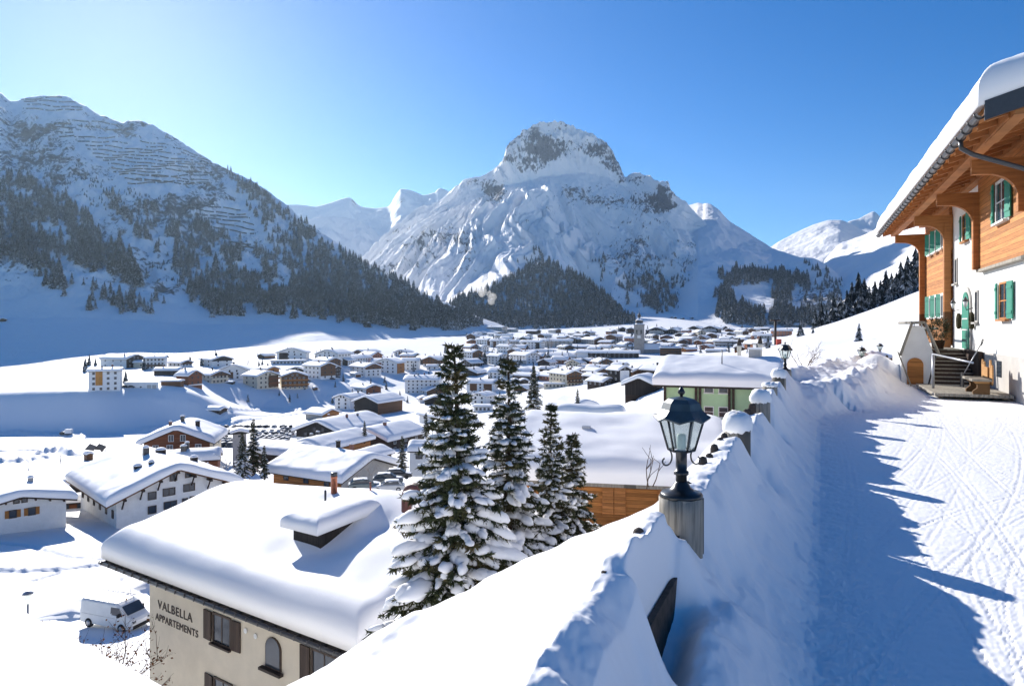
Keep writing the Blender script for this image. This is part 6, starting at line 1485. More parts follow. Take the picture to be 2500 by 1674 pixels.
rows += [(165, 280, 296, 303), (190, 300, 309, 318), (180, 290, 334, 337), (190, 310, 345, 352), (208, 400, 357, 368), (212, 440, 366, 378), (225, 470, 375, 390), (232, 490, 384, 398), (250, 500, 393, 405), (262, 505, 402, 412), (270, 515, 411, 421), (276, 390, 419, 424), (290, 520, 428, 430), (300, 390, 438, 441), (310, 515, 447, 446), (345, 510, 431, 440), (330, 520, 440, 452), (340, 403, 347, 352), (355, 405, 357, 361), (420, 480, 362, 380), (440, 520, 372, 396), (488, 516, 395, 402),
         (445, 590, 502, 512), (455, 600, 511, 525), (475, 610, 521, 536), (485, 620, 531, 549), (510, 620, 545, 560), (520, 620, 556, 571), (560, 612, 590, 600), (575, 620, 602, 610)]
def fence_row(mb, n):
    if mb.f:
        tag(mb.build('avalanche_fence', M['rack']), ('long dark avalanche fence row across the upper left mountain' if n < 30 else 'short dark avalanche fence row on the lower shoulder of the left mountain'), 'avalanche fence',
            'avalanche fence rows on the upper left mountain' if n < 30 else 'avalanche fence rows on the lower shoulder')
    return MB()
for n, (x0, x1, y0, y1) in enumerate(rows):
    mb = MB(); prev = None; m = int((x1 - x0) / 2.2)
    for i in range(m + 1):
        f = i / m; px = x0 + (x1 - x0) * f; py = y0 + (y1 - y0) * f + 2.0 * math.sin(px / 31.0 + n * 1.3) + 1.2 * math.sin(px / 11 + n)
        p = surf('mtn_left', px, py)
        if p is None or prev is None or math.sin(px * .13 + n * 2.1) > .955 or (p - prev).length > 14: mb = fence_row(mb, n)
        else:
            h = 2.4; o = Vector((0, -1.0, 0)); q = [prev + Vector((0, 0, -.6)), p + Vector((0, 0, -.6)), p + Vector((0, 0, h)) + o, prev + Vector((0, 0, h)) + o]
            q += [v + Vector((0, .4, 0)) for v in q]; b = len(mb.v)
            if b == 0: mb.add(q, [(0, 1, 2, 3), (5, 4, 7, 6), (3, 2, 6, 7), (0, 3, 7, 4), (1, 5, 6, 2)])
            else:       # continue from the last post
                l = mb.last; mb.add([q[1], q[2], q[5], q[6]], [])
                mb.f += [(l[0], b, b + 1, l[1]), (b + 2, l[2], l[3], b + 3), (l[1], b + 1, b + 3, l[3])]; mb.sm += [False] * 3
            mb.last = (1, 2, 5, 6) if b == 0 else (b, b + 1, b + 2, b + 3)
        prev = p
    fence_row(mb, n)
# ------------------------------------------------------------------ fence, log posts and lanterns along the road
def mat_glass():
    m, nt, b = new_mat('lantern_glass'); L = nt.links
    t = nt.nodes.new('ShaderNodeBsdfTransparent'); t.inputs[0].default_value = (.90, .94, .92, 1); mx = nt.nodes.new('ShaderNodeMixShader')
    b.inputs['Base Color'].default_value = (.55, .60, .57, 1); b.inputs['Roughness'].default_value = .12
    n = N_(nt, 'ShaderNodeTexNoise', Scale=9.0, Detail=3.0); tc = N_(nt, 'ShaderNodeTexCoord'); L.new(tc.outputs['Object'], n.inputs['Vector'])
    mr = N_(nt, 'ShaderNodeMapRange'); mr.inputs['To Min'].default_value = .12; mr.inputs['To Max'].default_value = .42; L.new(n.outputs['Fac'], mr.inputs['Value'])
    L.new(mr.outputs['Result'], mx.inputs[0]); L.new(t.outputs[0], mx.inputs[1]); L.new(b.outputs[0], mx.inputs[2])
    L.new(mx.outputs[0], nt.nodes['Material Output'].inputs['Surface']); return m
M['lglass'] = mat_glass()
M['lantern_black'] = plain('black_lantern_paint', (.018, .02, .022), .3, .5, .3, 14)
M['lantern_teal'] = plain('weathered_teal_lantern_roof', (.032, .052, .064), .42, .5, .35, 7)
M['post'] = wood_mat('grey_log', (.36, .32, .26), dark=.16, board=5.0, vert=True, grain=(42, 42, 2.2))
M['picket'] = plain('dark_wet_wood', (.07, .055, .045), .85, .2, .35, 12)
M['frost'] = plain('frosted_lamp', (.55, .66, .62), .5)

def log_mesh(r, h, seed, hollow=False):
    rng = np.random.default_rng(seed); n = 40; zs = np.linspace(-h, 0, 14); V = []; F_ = []
    gro = rng.normal(0, .018, n); gro = gro - np.roll(gro, 3) * .4
    for i, z in enumerate(zs):
        for k in range(n):
            a = 2 * math.pi * k / n; q = r * (1 + gro[k] + .015 * math.sin(3 * a + z * 2) + .02 * (z / h))
            V.append((q * math.cos(a), q * math.sin(a), z + (.006 * rng.normal() if i == 13 else 0)))
    for i in range(13): F_ += [(i * n + k, i * n + (k + 1) % n, (i + 1) * n + (k + 1) % n, (i + 1) * n + k) for k in range(n)]
    F_ += [tuple(13 * n + k for k in range(n))]
    mb = MB(); mb.add(V, F_, True); mb.sm[-1] = False
    return mb.mesh('log')
def snow_cap(parent, r, h, seed, mat='snow'):
    rng = np.random.default_rng(seed); mb = MB(); n = 28
    prof = [(r * .98, -.04), (r * 1.10, .0), (r * 1.13, h * .25), (r * 1.06, h * .5), (r * .88, h * .75), (r * .55, h * .94), (r * .15, h)]
    mb.lathe(prof, n); mb.v = [(x * (1 + .05 * math.sin(3 * math.atan2(y, x) + seed) + .02 * rng.normal()), y * (1 + .05 * math.cos(2 * math.atan2(y, x) + seed) + .02 * rng.normal()), z + .012 * rng.normal()) for x, y, z in mb.v]
    return mb.build('snow_cap', M[mat], parent)

def lantern(root, sc=1.0, roof='lantern_black', z0=0.0):
    K = 6; A0 = math.pi / 6
    def B(mb, name, mat, par=root):
        o = mb.build(name, M[mat], par); o.location = (0, 0, z0); o.scale = (sc,) * 3; return o
    mb = MB(); mb.lathe([(.158, 0), (.160, .02), (.150, .035), (.105, .045), (.07, .075), (.05, .11), (.043, .12)], 28); B(mb, 'base_flange', 'lantern_black')
    mb = MB(); mb.lathe([(.042, .11), (.042, .165), (.056, .17), (.056, .195), (.042, .20), (.042, .33), (.05, .335), (.05, .35)], 20); B(mb, 'column', 'lantern_black')
    for sg in (-1, 1):
        pts = []
        for t in np.linspace(0, 1, 22):
            a = -1.3 + 5.4 * t; r = .062 * (1 - .62 * t); pts.append((sg * (.125 - r * math.cos(a) * .9), 0, .275 - r * math.sin(a) * 1.1 + .03 * (1 - t)))
        mb = MB(); mb.tube([(sg * .06, 0, .345), (sg * .10, 0, .36)] + pts, .0065, 6); B(mb, 'scroll', 'lantern_black')
    ring = lambda r, z: [(r * math.cos(A0 + 2 * math.pi * k / K), r * math.sin(A0 + 2 * math.pi * k / K), z) for k in range(K)]
    fr = MB(); b, t = ring(.098, .355), ring(.168, .60)
    for k in range(K): fr.tube([b[k], t[k]], .0085, 6); fr.tube([b[k], b[(k + 1) % K]], .008, 5); fr.tube([t[k], t[(k + 1) % K]], .008, 5)
    B(fr, 'lantern_frame', 'lantern_black')
    gl = MB(); gl.add(ring(.095, .357) + ring(.165, .60), [(k, (k + 1) % K, K + (k + 1) % K, K + k) for k in range(K)]); B(gl, 'lantern_glass', 'lglass')
    mb = MB(); mb.lathe([(.03, .36), (.035, .37), (.035, .47), (.02, .48)], 12); B(mb, 'lamp', 'frost')
    rf = MB(); m = 24; rr = []
    for r, z, wv in ((.205, .585, .02), (.212, .598, .02), (.185, .625, .006), (.150, .665, 0), (.130, .715, 0), (.095, .745, 0), (.03, .76, 0)):
        q = []
        for k in range(m):
            a = A0 + 2 * math.pi * k / m; hexr = math.cos(math.pi / K) / math.cos(((a - A0) % (2 * math.pi / K)) - math.pi / K)
            q.append((r * hexr * 1.03 * math.cos(a), r * hexr * 1.03 * math.sin(a), z + wv * math.cos(K * (a - A0)) * .8))
        rr.append(q)
    vs = [p for q in rr for p in q]; rf.add(vs, [(i * m + k, i * m + (k + 1) % m, (i + 1) * m + (k + 1) % m, (i + 1) * m + k) for i in range(len(rr) - 1) for k in range(m)] + [tuple((len(rr) - 1) * m + k for k in range(m))])
    B(rf, 'lantern_roof', roof)
    mb = MB(); mb.lathe([(.012, .755), (.012, .775), (.026, .785), (.028, .80), (.016, .82), (.006, .84)], 12); B(mb, 'finial', 'lantern_black')

PT = -1.30
def post(s, lab, t=0.0, r=.165, lamp=False, cap=.16, top=PT, sc=1.0, roof='lantern_black', seed=1, h=1.5):
    p = fence_pt(s, t, top); rt = empty('street_lamp' if lamp else 'fence_post', p, seed * 1.3 if not lamp else .2, lab, 'street lamp' if lamp else 'post', None if lamp else 'log posts of the road fence')
    link('log', log_mesh(r, h, seed), M['post'], rt)
    if lamp: lantern(rt, sc, roof)
    elif cap: snow_cap(rt, r, cap * 1.3, seed)
    return rt
post(0, 'large lantern with teal roof on a thick log post, nearest of the road lamps', lamp=True, roof='lantern_teal', seed=3)
post(3.77, 'snow capped log post next after the large near lantern', seed=4, r=.16, cap=.17)
post(7.35, 'snow capped log post with dark hollow, second after the near lantern', seed=5, r=.165, cap=.15)
post(10.4, 'thin capped grey log post, third after the near lantern', seed=6, r=.15, cap=.05, t=-.05, top=PT + .02)
post(12.9, 'tall capped log post just before the second lantern', seed=7, r=.165, cap=.15, top=PT + .05)
post(16.03, 'black lantern on a log post before the green house roof, second along the road', lamp=True, seed=8, r=.17)
post(21.2, 'short bare log post at the bend, left one of a pair', seed=9, r=.14, cap=0, t=-.3, top=-1.45)
post(21.9, 'short bare log post at the bend, right one of a pair', seed=10, r=.14, cap=0, t=-.1, top=-1.42)
post(30.2, 'black lantern rising behind the ploughed bank, third along the road', lamp=True, seed=11, top=-1.75, t=.3)
post(44.6, 'smallest black lantern, farthest along the road beside the snow heap', lamp=True, seed=12, top=-1.9, t=.2)
post(35, 'grey log post behind the round snow heap', seed=13, cap=.05, top=-2.1)

fe = empty('fence', fence_pt(0, 0, 0), 0, 'low wooden picket fence almost buried in snow along the valley side of the road', 'fence')
fe_inv = Matrix.Translation(-fence_pt(0, 0, 0))
def fen(mb, name, mat):
    o = mb.build(name, M[mat], fe); o.matrix_parent_inverse = fe_inv; return o
def plank(s0, s1, t, z0, z1, th=.035, rag=0.0, seed=0):
    rng = random.Random(seed); mb = MB(); n = max(2, int((s1 - s0) / .12)); V = []
    for i in range(n + 1):
        s = s0 + (s1 - s0) * i / n; e = rng.uniform(-rag, rag)
        for tt, z in ((t, z0 + e), (t + th, z0 + e), (t + th, z1), (t, z1)): V.append(fence_pt(s, tt, z))
    mb.add(V, [(4 * i + a, 4 * i + (a + 1) % 4, 4 * i + 4 + (a + 1) % 4, 4 * i + 4 + a) for i in range(n) for a in range(4)] + [(3, 2, 1, 0), tuple(4 * n + a for a in range(4))]); return mb
fen(plank(-1.9, -.35, .03, -2.3, -1.72, .04, .05, 2), 'board', 'picket')
fen(plank(-.2, 16, -.02, -1.72, -1.55), 'rail', 'picket'); fen(plank(16, 30, -.02, -1.8, -1.6), 'rail', 'picket')
_r3 = random.Random(4)
for i in range(34):
    s = -2.2 + i * .42 + _r3.uniform(-.05, .05)
    if abs(s) < .25 or abs(s - 3.77) < .3: continue
    up = {0: -.02}.get(i, _r3.choice([.0, .03, .07, .05]))
    mb = MB(); mb.lathe([(.045, -1.9), (.045, -1.40 + up), (.035, -1.365 + up), (.012, -1.35 + up)], 8, tuple(fence_pt(s, -.09, 0))); fen(mb, 'picket', 'picket')
# low wall with round post tops behind the heap
lw = empty('boundary_wall', P(2190, 890, 34), 0, 'dark low wall with a row of round topped posts behind the round snow heap', 'wall')
MB().box(-.95, .95, -.1, .1, -1.2, .32).build('boards', M['picket'], lw)
for i in range(6): MB().lathe([(.06, -.5), (.07, .38), (.05, .46), (.01, .48)], 8, (-.85 + i * .34, 0, 0)).build('post', M['picket'], lw)

# ------------------------------------------------------------------ cars
M['tyre'] = plain('tyre_rubber', (.02, .02, .021), .85)
def car_meshes(paint, seed, snowy=True):
    mp = plain('car_paint_%d' % seed, paint, .35, .5, .05, 3)
    def loft_box(secs):
        mb = MB(); n = len(secs[0]); vs = [p for s in secs for p in s]
        mb.add(vs, [(i * n + k, i * n + (k + 1) % n, (i + 1) * n + (k + 1) % n, (i + 1) * n + k) for i in range(len(secs) - 1) for k in range(n)] + [tuple(reversed(range(n))), tuple((len(secs) - 1) * n + k for k in range(n))]); return mb
    def sec(x, w, z0, z1, c=.10): return [(x, -w, z0), (x, w, z0), (x, w, z1 - c), (x, w - c, z1), (x, -w + c, z1), (x, -w, z1 - c)]
    body = loft_box([sec(-2.15, .78, .35, .72), sec(-2.0, .87, .25, .92), sec(-.9, .89, .22, .97), sec(1.0, .89, .22, .95), sec(1.9, .84, .25, .80), sec(2.15, .74, .35, .66)])
    cab = loft_box([sec(-1.85, .70, .90, 1.02, .05), sec(-1.35, .70, .90, 1.44, .14), sec(-.2, .71, .90, 1.50, .14), sec(.35, .70, .90, 1.42, .14), sec(1.15, .72, .90, .98, .04)])
    glass = MB()
    for sg in (-1, 1): glass.add([(-1.5, sg * .735, 1.0), (.75, sg * .735, 1.0), (.3, sg * .70, 1.36), (-1.25, sg * .70, 1.36)], [(0, 1, 2, 3) if sg < 0 else (3, 2, 1, 0)])
    glass.add([(1.06, -.62, 1.03), (1.06, .62, 1.03), (.42, .58, 1.40), (.42, -.58, 1.40)], [(0, 1, 2, 3)]); glass.add([(-1.84, -.6, 1.06), (-1.84, .6, 1.06), (-1.44, .56, 1.40), (-1.44, -.56, 1.40)], [(3, 2, 1, 0)])
    wh = []
    for x in (-1.32, 1.32):
        for sg in (-1, 1):
            w = MB(); w.lathe([(.2, -.1), (.31, -.1), (.32, -.08), (.32, .08), (.31, .1), (.18, .1), (.16, .06)], 16); w.v = [(x + a, sg * .80 + c, .32 + b) for a, b, c in w.v]; wh.append(w)
    sn = MB()
    if snowy:
        u = np.linspace(-1, 1, 9); X, Y = np.meshgrid(u, u); t = np.clip(1 - X ** 4, 0, 1) * np.clip(1 - Y ** 4, 0, 1); n2 = .4 + .8 * np.abs(pn(X * 2 + seed, Y * 2, seed))
        V = np.stack([-.5 + X * .85, Y * .62, 1.45 + .13 * t * n2], -1).reshape(-1, 3); sn.add([tuple(v) for v in V], [tuple(q) for q in grid_quads(9, 9)], True)
        V = np.stack([1.5 + X * .5, Y * .72, .84 + .10 * t * n2 - X * .09], -1).reshape(-1, 3); sn.add([tuple(v) for v in V], [tuple(q) for q in grid_quads(9, 9)], True)
    return mp, body, cab, glass, wh, sn
def merged_car(paint, seed, snowy=True):
    mp, body, cab, glass, wh, sn = car_meshes(paint, seed, snowy); me_all = MB(); idx = []
    for k, mb in [(0, body), (0, cab), (1, glass)] + [(2, w) for w in wh] + [(3, sn)]:
        idx += [k] * len(mb.f); me_all.add(mb.v, mb.f)
    me = me_all.mesh('parked_car')
    for m in (mp, M['glass'], M['tyre'], M['snow_roof']): me.materials.append(m)
    me.polygons.foreach_set('material_index', idx); return me
PAINTS = [((.02, .022, .026), 'black'), ((.06, .065, .07), 'dark grey'), ((.28, .29, .30), 'silver'), ((.55, .55, .54), 'white'), ((.16, .02, .02), 'dark red'), ((.03, .05, .11), 'dark blue')]
CARS = [merged_car(c, 700 + i) for i, (c, n) in enumerate(PAINTS)]
_rc = random.Random(12); lot = []
for y, xs in ((370, (1150, 1245, 1355, 1440, 1540, 1635, 1720, 1815, 1930, 2060, 2165, 2260, 2330)), (440, (1195, 1270, 1570, 1665, 1780, 1890, 1990, 2080, 2180)), (470, (1300, 1715, 1815, 1940, 2060, 2200)), (515, (1205, 1690, 1780, 1880, 1960, 2050, 2150, 2240)),
              (560, (1115, 1205, 1285, 1700, 1790, 1860, 1950, 2040, 2110)), (600, (1115, 1205, 1310, 1860, 1960, 2060)), (645, (1115, 1205, 1320)), (405, (2050, 2130, 2210, 2290)), (490, (2110, 2170, 2250)), (535, (1740, 1830, 1920, 2010, 2090)), (580, (1755, 1905, 2000))):
    for x in xs: lot.append((x / 5.855 + 340, y / 5.855 + 980))
row_n = {370: 0}
for i, (px, py) in enumerate(lot):
    p = hit(px, py, 120); k = _rc.choices(range(6), (6, 5, 2, 2, 1, 1))[0]
    o = link('parked_car', CARS[k]); o.location = p; o.rotation_euler = (0, 0, math.radians(_rc.choice([95, 85, 270, 100, 80, 60])) + _rc.uniform(-.1, .1))
    back = 'back row' if py < 1048 else ('front rows' if py > 1078 else 'middle rows'); tag(o, '%s snow dusted car in the %s of the valley car park' % (PAINTS[k][1], back), 'car', '%s cars in the %s of the valley car park' % (PAINTS[k][1], back))
def car_with_parts(paint, seed, loc, rz, label, snowy=True):
    mp, body, cab, glass, wh, sn = car_meshes(paint, seed, snowy); r = empty('parked_car', loc, rz, label, 'car')
    bo = body.build('body', mp, r, .05); cab.build('cabin', mp, r, .04); glass.build('windows', M['glass'], r)
    for w in wh: w.build('wheel', M['tyre'], r)
    if snowy: sn.build('snow_cover', M['snow_roof'], r)
    for sg in (-1, 1): MB().box(-2.17, -2.08, sg * .68 - .1, sg * .68 + .1, .62, .76).build('tail_light', M['wood_red'], r); MB().box(2.04, 2.15, sg * .6 - .12, sg * .6 + .12, .56, .68).build('headlight', M['frame_white'], r)
    return r
for px, py, Y, rz, c, lab in ((947, 1177, 96, .15, (.05, .06, .075), 'dark grey car with snowy roof beside the golden chalet, middle one of three'), (890, 1192, 90, .25, (.13, .16, .16), 'greenish grey car half buried in snow left of the dark grey car'), (972, 1165, 104, .1, (.03, .032, .036), 'black car behind the dark grey car at the golden chalet'), (948, 1196, 90, 3.3, (.5, .5, .5), 'pale car under snow just behind the red brown chimney')):
    car_with_parts(c, 800 + px, P(px, py, Y) + Vector((0, 0, -.1)), rz, lab)
for px, py, lab in ((307, 946, 'dark car at the left end before the retaining wall'), (322, 946, 'maroon car before the retaining wall'), (341, 946, 'black car in the middle before the retaining wall'), (368, 945, 'dark car at the right end before the retaining wall'), (752, 930, 'dark car beside the orange balcony hotel'), (812, 926, 'dark car below the tall white house'), (826, 922, 'second dark car below the tall white house'), (157, 1060, 'dark car alone on the white valley track')):
    o = link('parked_car', CARS[_rc.choice([0, 0, 1, 5])]); o.location = hit(px, py, 120); o.rotation_euler = (0, 0, _rc.uniform(-.3, .3)); tag(o, lab, 'car')
# white delivery van
vp = P(283, 1547, 50); vp.z = gz(vp.x, vp.y); van = empty('delivery_van', vp, -.34, 'white delivery van with ladder rack parked left of the lettered house', 'van')
M['van'] = plain('white_van_paint', (.68, .69, .68), .35, .5, .04, 2)
def sec2(x, w, z0, z1, c, wt): return [(x, -w, z0), (x, w, z0), (x, w, z0 + (z1 - z0) * .5), (x, wt, z1 - c), (x, wt - c, z1), (x, -wt + c, z1), (x, -wt, z1 - c), (x, -w, z0 + (z1 - z0) * .5)]
secs = [sec2(-2.45, .90, .38, 1.90, .1, .80), sec2(-2.3, .94, .32, 1.97, .12, .84), sec2(.9, .94, .30, 1.98, .12, .84), sec2(1.35, .94, .30, 1.82, .1, .80), sec2(1.95, .93, .30, 1.22, .08, .86), sec2(2.35, .88, .32, 1.02, .1, .80), sec2(2.5, .78, .40, .85, .08, .72)]
mb = MB(); n = 8; vs = [p for s in secs for p in s]; mb.add(vs, [(i * n + k, i * n + (k + 1) % n, (i + 1) * n + (k + 1) % n, (i + 1) * n + k) for i in range(len(secs) - 1) for k in range(n)] + [tuple(reversed(range(n))), tuple((len(secs) - 1) * n + k for k in range(n))]); mb.build('body', M['van'], van, .04)
MB().add([(1.99, -.74, 1.26), (1.99, .74, 1.26), (1.40, .70, 1.80), (1.40, -.70, 1.80)], [(0, 1, 2, 3)]).build('windscreen', M['glass'], van)
for sg in (-1, 1):
    MB().add([(.55, sg * .93, 1.2), (1.72, sg * .955, 1.2), (1.30, sg * .865, 1.72), (.55, sg * .875, 1.72)], [(0, 1, 2, 3) if sg < 0 else (3, 2, 1, 0)]).build('side_window', M['glass'], van)
    MB().box(2.38, 2.5, sg * .62 - .13, sg * .62 + .13, .72, .88).build('headlight', M['glass'], van); MB().box(1.35, 1.5, sg * .95, sg * 1.12, 1.15, 1.38).build('mirror', M['tyre'], van)
    for x in (-1.55, 1.6):
        w = MB(); w.lathe([(.22, -.11), (.33, -.11), (.34, -.08), (.34, .08), (.33, .11), (.2, .11)], 18); w.v = [(x + a, sg * .86 + c, .34 + b) for a, b, c in w.v]; wo = w.build('wheel', M['tyre'], van)
        h = MB(); h.lathe([(.19, -.02), (.19, .02), (.05, .04)], 14); h.v = [(x + a, sg * (.975 + c), .34 + b) for a, b, c in h.v]; h.build('hub_cap', M['metal_grey'], wo)
    MB().box(-2.2, 1.0, sg * .952 - .004, sg * .952 + .004, .98, 1.0).build('side_crease', M['metal_grey'], van)
MB().box(-2.55, -2.44, -.85, .85, .36, .55).build('bumper', M['tyre'], van); MB().box(2.44, 2.56, -.75, .75, .36, .58).build('bumper', M['tyre'], van)
rk = MB()
for i in range(7): rk.tube([(-2.1 + i * .5, -.8, 2.08), (-2.1 + i * .5, .8, 2.08)], .02, 6)
for sg in (-1, 1): rk.tube([(-2.2, sg * .8, 2.08), (1.0, sg * .8, 2.08)], .02, 6)
rk.build('roof_rack', M['metal_grey'], van)
bc = MB(); bc.lathe([(.06, 1.97), (.06, 2.1), (.03, 2.13)], 10, (1.0, 0, 0)); bc.build('beacon', M['shutter_orange'], van); MB().tube([(1.1, .3, 1.9), (1.1, .3, 3.6)], .012, 5).build('antenna', M['metal_dark'], van)
tr_ = P(168, 1058, 330); o = empty('trailer', hit(168, 1060, 200), .2, 'white box trailer beside the dark car on the valley track', 'trailer')
MB().box(-1.5, 1.5, -1.1, 1.1, .5, 2.7).build('box', M['white'], o); MB().box(-1.3, 1.3, -1.12, 1.12, .1, .55).build('undercarriage', M['tyre'], o)

# ------------------------------------------------------------------ bare shrubs and trees
M['twig'] = plain('brown_twigs', (.10, .065, .045), .9, .1, .3, 9); M['leaf_brown'] = plain('withered_leaves', (.17, .075, .035), .85, .15, .45, 3); M['twig_frost'] = plain('frosted_twigs', (.34, .30, .27), .9, .1, .45, 1.3)
def twiggy(seed, H, spread, n0, depth, up=.7):
    rng = random.Random(seed); mb = MB(); tips = []
    def grow(p, d, L, r, k):
        pts = [p]; q = p
        for _ in range(3):
            d = (d + Vector((rng.gauss(0, .14), rng.gauss(0, .14), rng.gauss(.03, .08)))).normalized(); q = q + d * L / 3; pts.append(q)
        mb.tube(pts, [r, r * .85, r * .7, r * .55], 4, False)
        if k == 0: tips.append((q, d)); return
        for _ in range(rng.randint(2, 4)):
            u = rng.choice(pts[1:]); nd = (d + Vector((rng.gauss(0, .55), rng.gauss(0, .55), rng.gauss(.1, .3)))).normalized(); tips.append((u, nd)); grow(u, nd, L * rng.uniform(.5, .75), r * .55, k - 1)
    for i in range(n0):
        a = rng.uniform(0, 6.28); grow(Vector((rng.gauss(0, .1) * spread, rng.gauss(0, .1) * spread, 0)), Vector((math.cos(a) * spread, math.sin(a) * spread, up)).normalized(), H * rng.uniform(.35, .55), H * .011, depth)
    return mb, tips
def shrub(name, loc, seed, H, spread, n0, depth, label, mat='twig', leaves=0, up=.7, cat='shrub', snow=0):
    mb, tips = twiggy(seed, H, spread, n0, depth, up); r = empty(name, loc, 0, label, cat); mb.build('branches', M[mat], r)
    rng = np.random.default_rng(seed); T = np.array([tuple(p) for p, d in tips])
    if leaves:
        c = T[rng.integers(0, len(T), leaves)] + rng.normal(0, .07, (leaves, 3)); a = rng.normal(size=(leaves, 3)); a /= np.linalg.norm(a, axis=1)[:, None]; b = np.cross(a, rng.normal(size=(leaves, 3))); b /= np.linalg.norm(b, axis=1)[:, None]
        s = rng.uniform(.03, .075, leaves)[:, None]; V = np.stack([c - a * s, c + b * s * .6, c + a * s, c - b * s * .6], 1).reshape(-1, 3); link('leaves', np_mesh('leaves', V, np.arange(4 * leaves).reshape(-1, 4), False), M['leaf_brown'], r)
    if snow:
        V0, T0 = ICO2; VV = []; TT_ = []
        for k in range(snow):
            p = T[rng.integers(0, len(T))]; s = H * rng.uniform(.012, .03); VV.append(p + V0 * np.array([s * 1.5, s * 1.5, s])); TT_.append(T0 + k * len(V0))
        link('snow_load', np_mesh('snow_load', np.vstack(VV), np.vstack(TT_), True), M['snow_roof'], r)
    return r
b0 = P(312, 1700, 23.5); b0.z = gz(b0.x, b0.y) - .2
shrub('shrub', (b0.x - 1.1, b0.y, -13.5), 5, 3.4, .55, 16, 3, 'leafless shrub with withered brown leaves at the left corner of the lettered house', leaves=1100)
for px, py, Y, H, lab, sd in ((100, 1200, 105, 4.8, 'bare slender tree behind the small white cottage', 1), (150, 1235, 94, 2.6, 'frosted shrub between the cottage and the red brown shed', 2), (488, 1165, 120, 4.0, 'frosted shrub below the flat snow roofed building', 3), (545, 1165, 126, 4.5, 'frosted bushes left of the three spruces', 4), (905, 1160, 112, 3.2, 'bare hedge bush under the gable of the golden chalet', 6), (880, 1172, 108, 2.4, 'low bare bush at the left foot of the golden chalet gable', 7), (830, 895, 620, 16, 'large bare tree in front of the big white gabled house', 8), (1345, 850, 780, 15, 'pale leafless trees right of the long striped block', 9), (1965, 905, 30, 1.7, 'small leafless sapling beyond the second lantern', 10), (1620, 930, 330, 9, 'bare tree beside the brown house below the church', 11), (605, 895, 560, 9, 'bare tree on the snow behind the cream hotel', 12)):
    z = (HY - py) / F * Y; shrub('bare_tree' if H > 4 else 'shrub', P(px, py, Y), sd * 3 + 40, H, .35 if H > 4 else .7, 5 if H < 10 else 7, 3, lab, 'twig_frost' if sd not in (10,) else 'twig', 0, 1.0, 'tree' if H > 4 else 'shrub', snow=40 if sd in (2, 3, 4) else 0)
for px, py, Y, lab in ((1590, 1190, 5.9, 'thin bare twigs in the snow left of the near lantern'),): shrub('shrub', P(px, py, Y), 91, .55, .3, 3, 1, lab, 'twig', 0, 1.2)

# ------------------------------------------------------------------ small things in the valley
rw = empty('retaining_wall', hit(345, 950), 0, 'long pale retaining wall with garage doors under snow on the terrace', 'wall')
MB().box(-10.5, 9, 1.0, 2.0, -1, 3.6).build('wall', M['white'], rw); MB().box(-10.5, 9, .9, 5, 3.6, 4.2).build('snow_cover', M['snow_roof'], rw)
for x in (4, 7): MB().box(x - 1.2, x + 1.2, .93, 1.05, -.2, 2.4).build('garage_door', M['grey'], rw)
def pole(px, py, hp, lab, mat='metal_grey', r=.07, arms=0, Y=None):
    p = hit(px, py) if Y is None else P(px, py, Y); h = hp * p.y / F; mb = MB(); mb.tube([p + Vector((0, 0, -.5)), p + Vector((0, 0, h))], r, 8)
    if arms: mb.tube([p + Vector((-arms, 0, h * .97)), p + Vector((arms, 0, h * .97))], r * .7, 6)
    return tag(mb.build('pole', M[mat]), lab, 'pole')
pole(52, 1088, 16, 'left one of two snow poles beside the valley track', 'twig', .12); pole(103, 1088, 14, 'right one of two snow poles beside the valley track', 'twig', .12)
pole(1893, 842, 62, 'tall dark lift pole with red mat at the ski slope foot', 'wood_dark', .35, 1.4); pole(148, 1133, 22, 'thin pole with crossbar behind the cottage roof', 'metal_dark', .08, .7); pole(70, 1165, 40, 'bare street pole left of the bare slender tree', 'metal_grey', .06, .5)
pd = hit(1897, 842); tag(MB().box(pd.x - .5, pd.x + .9, pd.y - 1.0, pd.y - .6, pd.z, pd.z + 1.7).build('safety_mat', plain('red_safety_mat', (.55, .08, .05), .6)), 'red safety mat wrapped round the lift pole foot', 'mat')
pl = P(68, 1500, 30); gl_ = empty('path_lamp', (pl.x, pl.y, pl.z + .5), 0, 'small grey lantern on a pole above the lower left roof', 'street lamp')
MB().tube([(0, 0, -4), (0, 0, 0)], .04, 8).build('pole', M['metal_grey'], gl_); MB().lathe([(.10, 0), (.16, .42)], 6).build('lantern_glass', M['lglass'], gl_); MB().lathe([(.24, .42), (.22, .46), (.05, .56)], 6).build('lantern_roof', M['metal_grey'], gl_)
for px, lab in ((212, 'left one of two dark slanted solar panels behind the white house roof'), (235, 'right one of two dark slanted solar panels behind the white house roof')):
    p = P(px, 1108, 190); sp_ = empty('solar_panel', p, -.75, lab, 'solar panel')
    MB().add([(-3.2, 0, .5), (3.2, 0, .5), (3.2, 1.6, 2.4), (-3.2, 1.6, 2.4), (-3.2, .1, .4), (3.2, .1, .4), (3.2, 1.7, 2.3), (-3.2, 1.7, 2.3)], [(0, 1, 2, 3), (7, 6, 5, 4), (0, 4, 5, 1), (1, 5, 6, 2), (2, 6, 7, 3), (3, 7, 4, 0)]).build('panel', M['frame_dark'], sp_)
    for x in (-2.5, 2.5): MB().tube([(x, 1.6, -1), (x, 1.6, 2.3)], .06, 6).build('leg', M['metal_dark'], sp_)
H_(216, 1118, 20, 14, 18, 9, 'tiny open play hut with snow roof behind the big white house', Y=165, wall='wood', cols=(0, 0), chim=0, th=.5, cat='hut', name='hut')
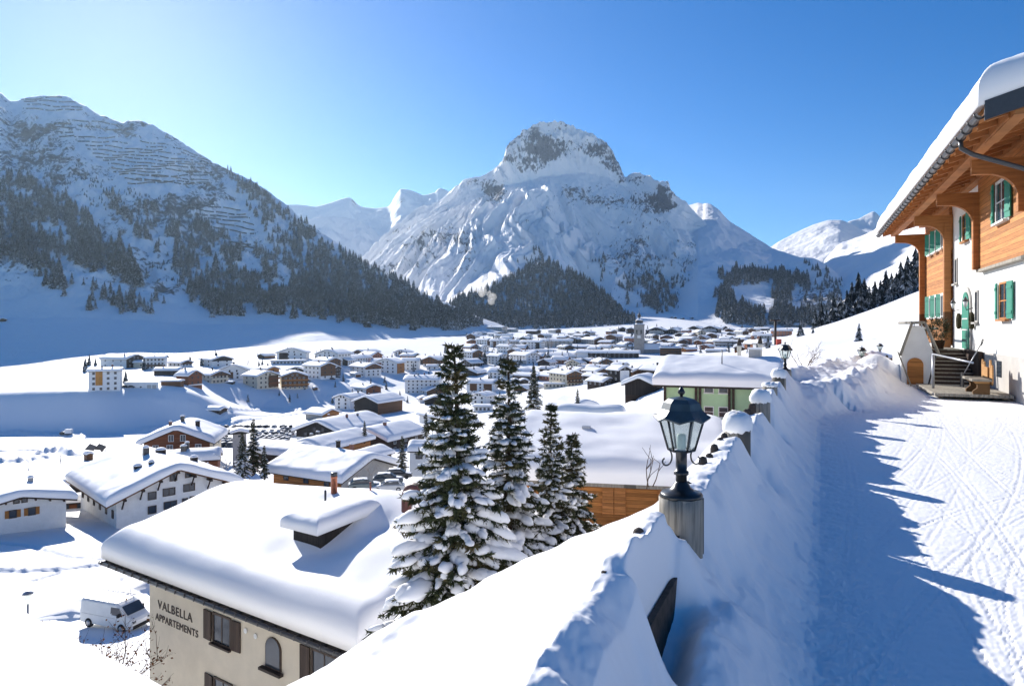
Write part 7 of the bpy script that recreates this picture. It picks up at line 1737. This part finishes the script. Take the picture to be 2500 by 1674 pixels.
for px, py, hp, lab in ((797, 803, 6, 'tiny hut on the sunny meadow near the shade line'), (1012, 806, 7, 'lone hut below the dark forest edge'), (8, 783, 4, 'tiny dark hut on the shaded slope at the left edge')):
    p = hit(px, py) if px != 8 else surf('mtn_left', px, py); k = p.y / F; house(p, .5, 12 * k, 14 * k, hp * k, wall='wood_dark', cols=(0, 0), chim=0, th=.7, label=lab, cat='hut', name='hut', seed=int(px))
for px, py, lab in ((1640, 776, 'left one of four small hay piles on the far meadow'), (1647, 777, 'second of four small hay piles on the far meadow'), (1666, 779, 'third of four small hay piles on the far meadow'), (1688, 778, 'right one of four small hay piles on the far meadow')):
    p = hit(px, py, 600, 1700); k = p.y / F; house(p, .2, 7 * k, 8 * k, 2.0 * k, wall='wood_dark', cols=(0, 0), chim=0, th=.6, label=lab.replace('hay pile', 'hay hut'), cat='hut', name='hut', seed=int(px))
# chimneys rising behind the green house
for px, py, lab in ((1805, 862, 'left grey chimney standing behind the green house roof'), (1856, 858, 'right grey chimney with shrub on top behind the green house roof')):
    p = P(px, py, 85); o = empty('chimney_stack', p, 0, lab, 'chimney'); MB().lathe([(.26, -2.5), (.26, .75), (.34, .8), (.34, .95), (.25, 1.0)], 10).build('stack', M['grey'], o); MB().lathe([(.3, 1.0), (.22, 1.5), (.05, 1.9)], 8).build('cap', M['roof_edge'], o)
# steam drifting from the forest edge
def steam(loc, blobs, lab):
    bm = bmesh.new()
    for x, y, z, r in blobs: bmesh.ops.create_icosphere(bm, subdivisions=3, radius=r, matrix=Matrix.Translation((x, y, z)))
    for v in bm.verts:
        k = .35 * float(fbm(np.array(v.co.x / 9), np.array(v.co.z / 9 + v.co.y / 14), 3, 3)); v.co += v.normal * k * 12
    me = bpy.data.meshes.new('steam'); bm.to_mesh(me); bm.free()
    m = bpy.data.materials.new('steam'); m.use_nodes = True; nt = m.node_tree; nt.nodes.clear(); o_ = nt.nodes.new('ShaderNodeOutputMaterial'); v = nt.nodes.new('ShaderNodeVolumePrincipled')
    v.inputs['Color'].default_value = (1, 1, 1, 1); v.inputs['Density'].default_value = .03; v.inputs['Anisotropy'].default_value = .7; nt.links.new(v.outputs[0], o_.inputs['Volume'])
    o = link('steam', me, m); o.location = loc; tag(o, kind='stuff'); return o
sp0 = P(1192, 742, 1330)
steam(sp0, [(6, 0, 6, 8), (8, 0, 14, 9), (2, 2, 20, 6), (-12, 0, 24, 10), (-16, 1, 33, 12), (-10, 0, 42, 10), (-2, 0, 50, 9), (6, 0, 56, 8)], 'steam')
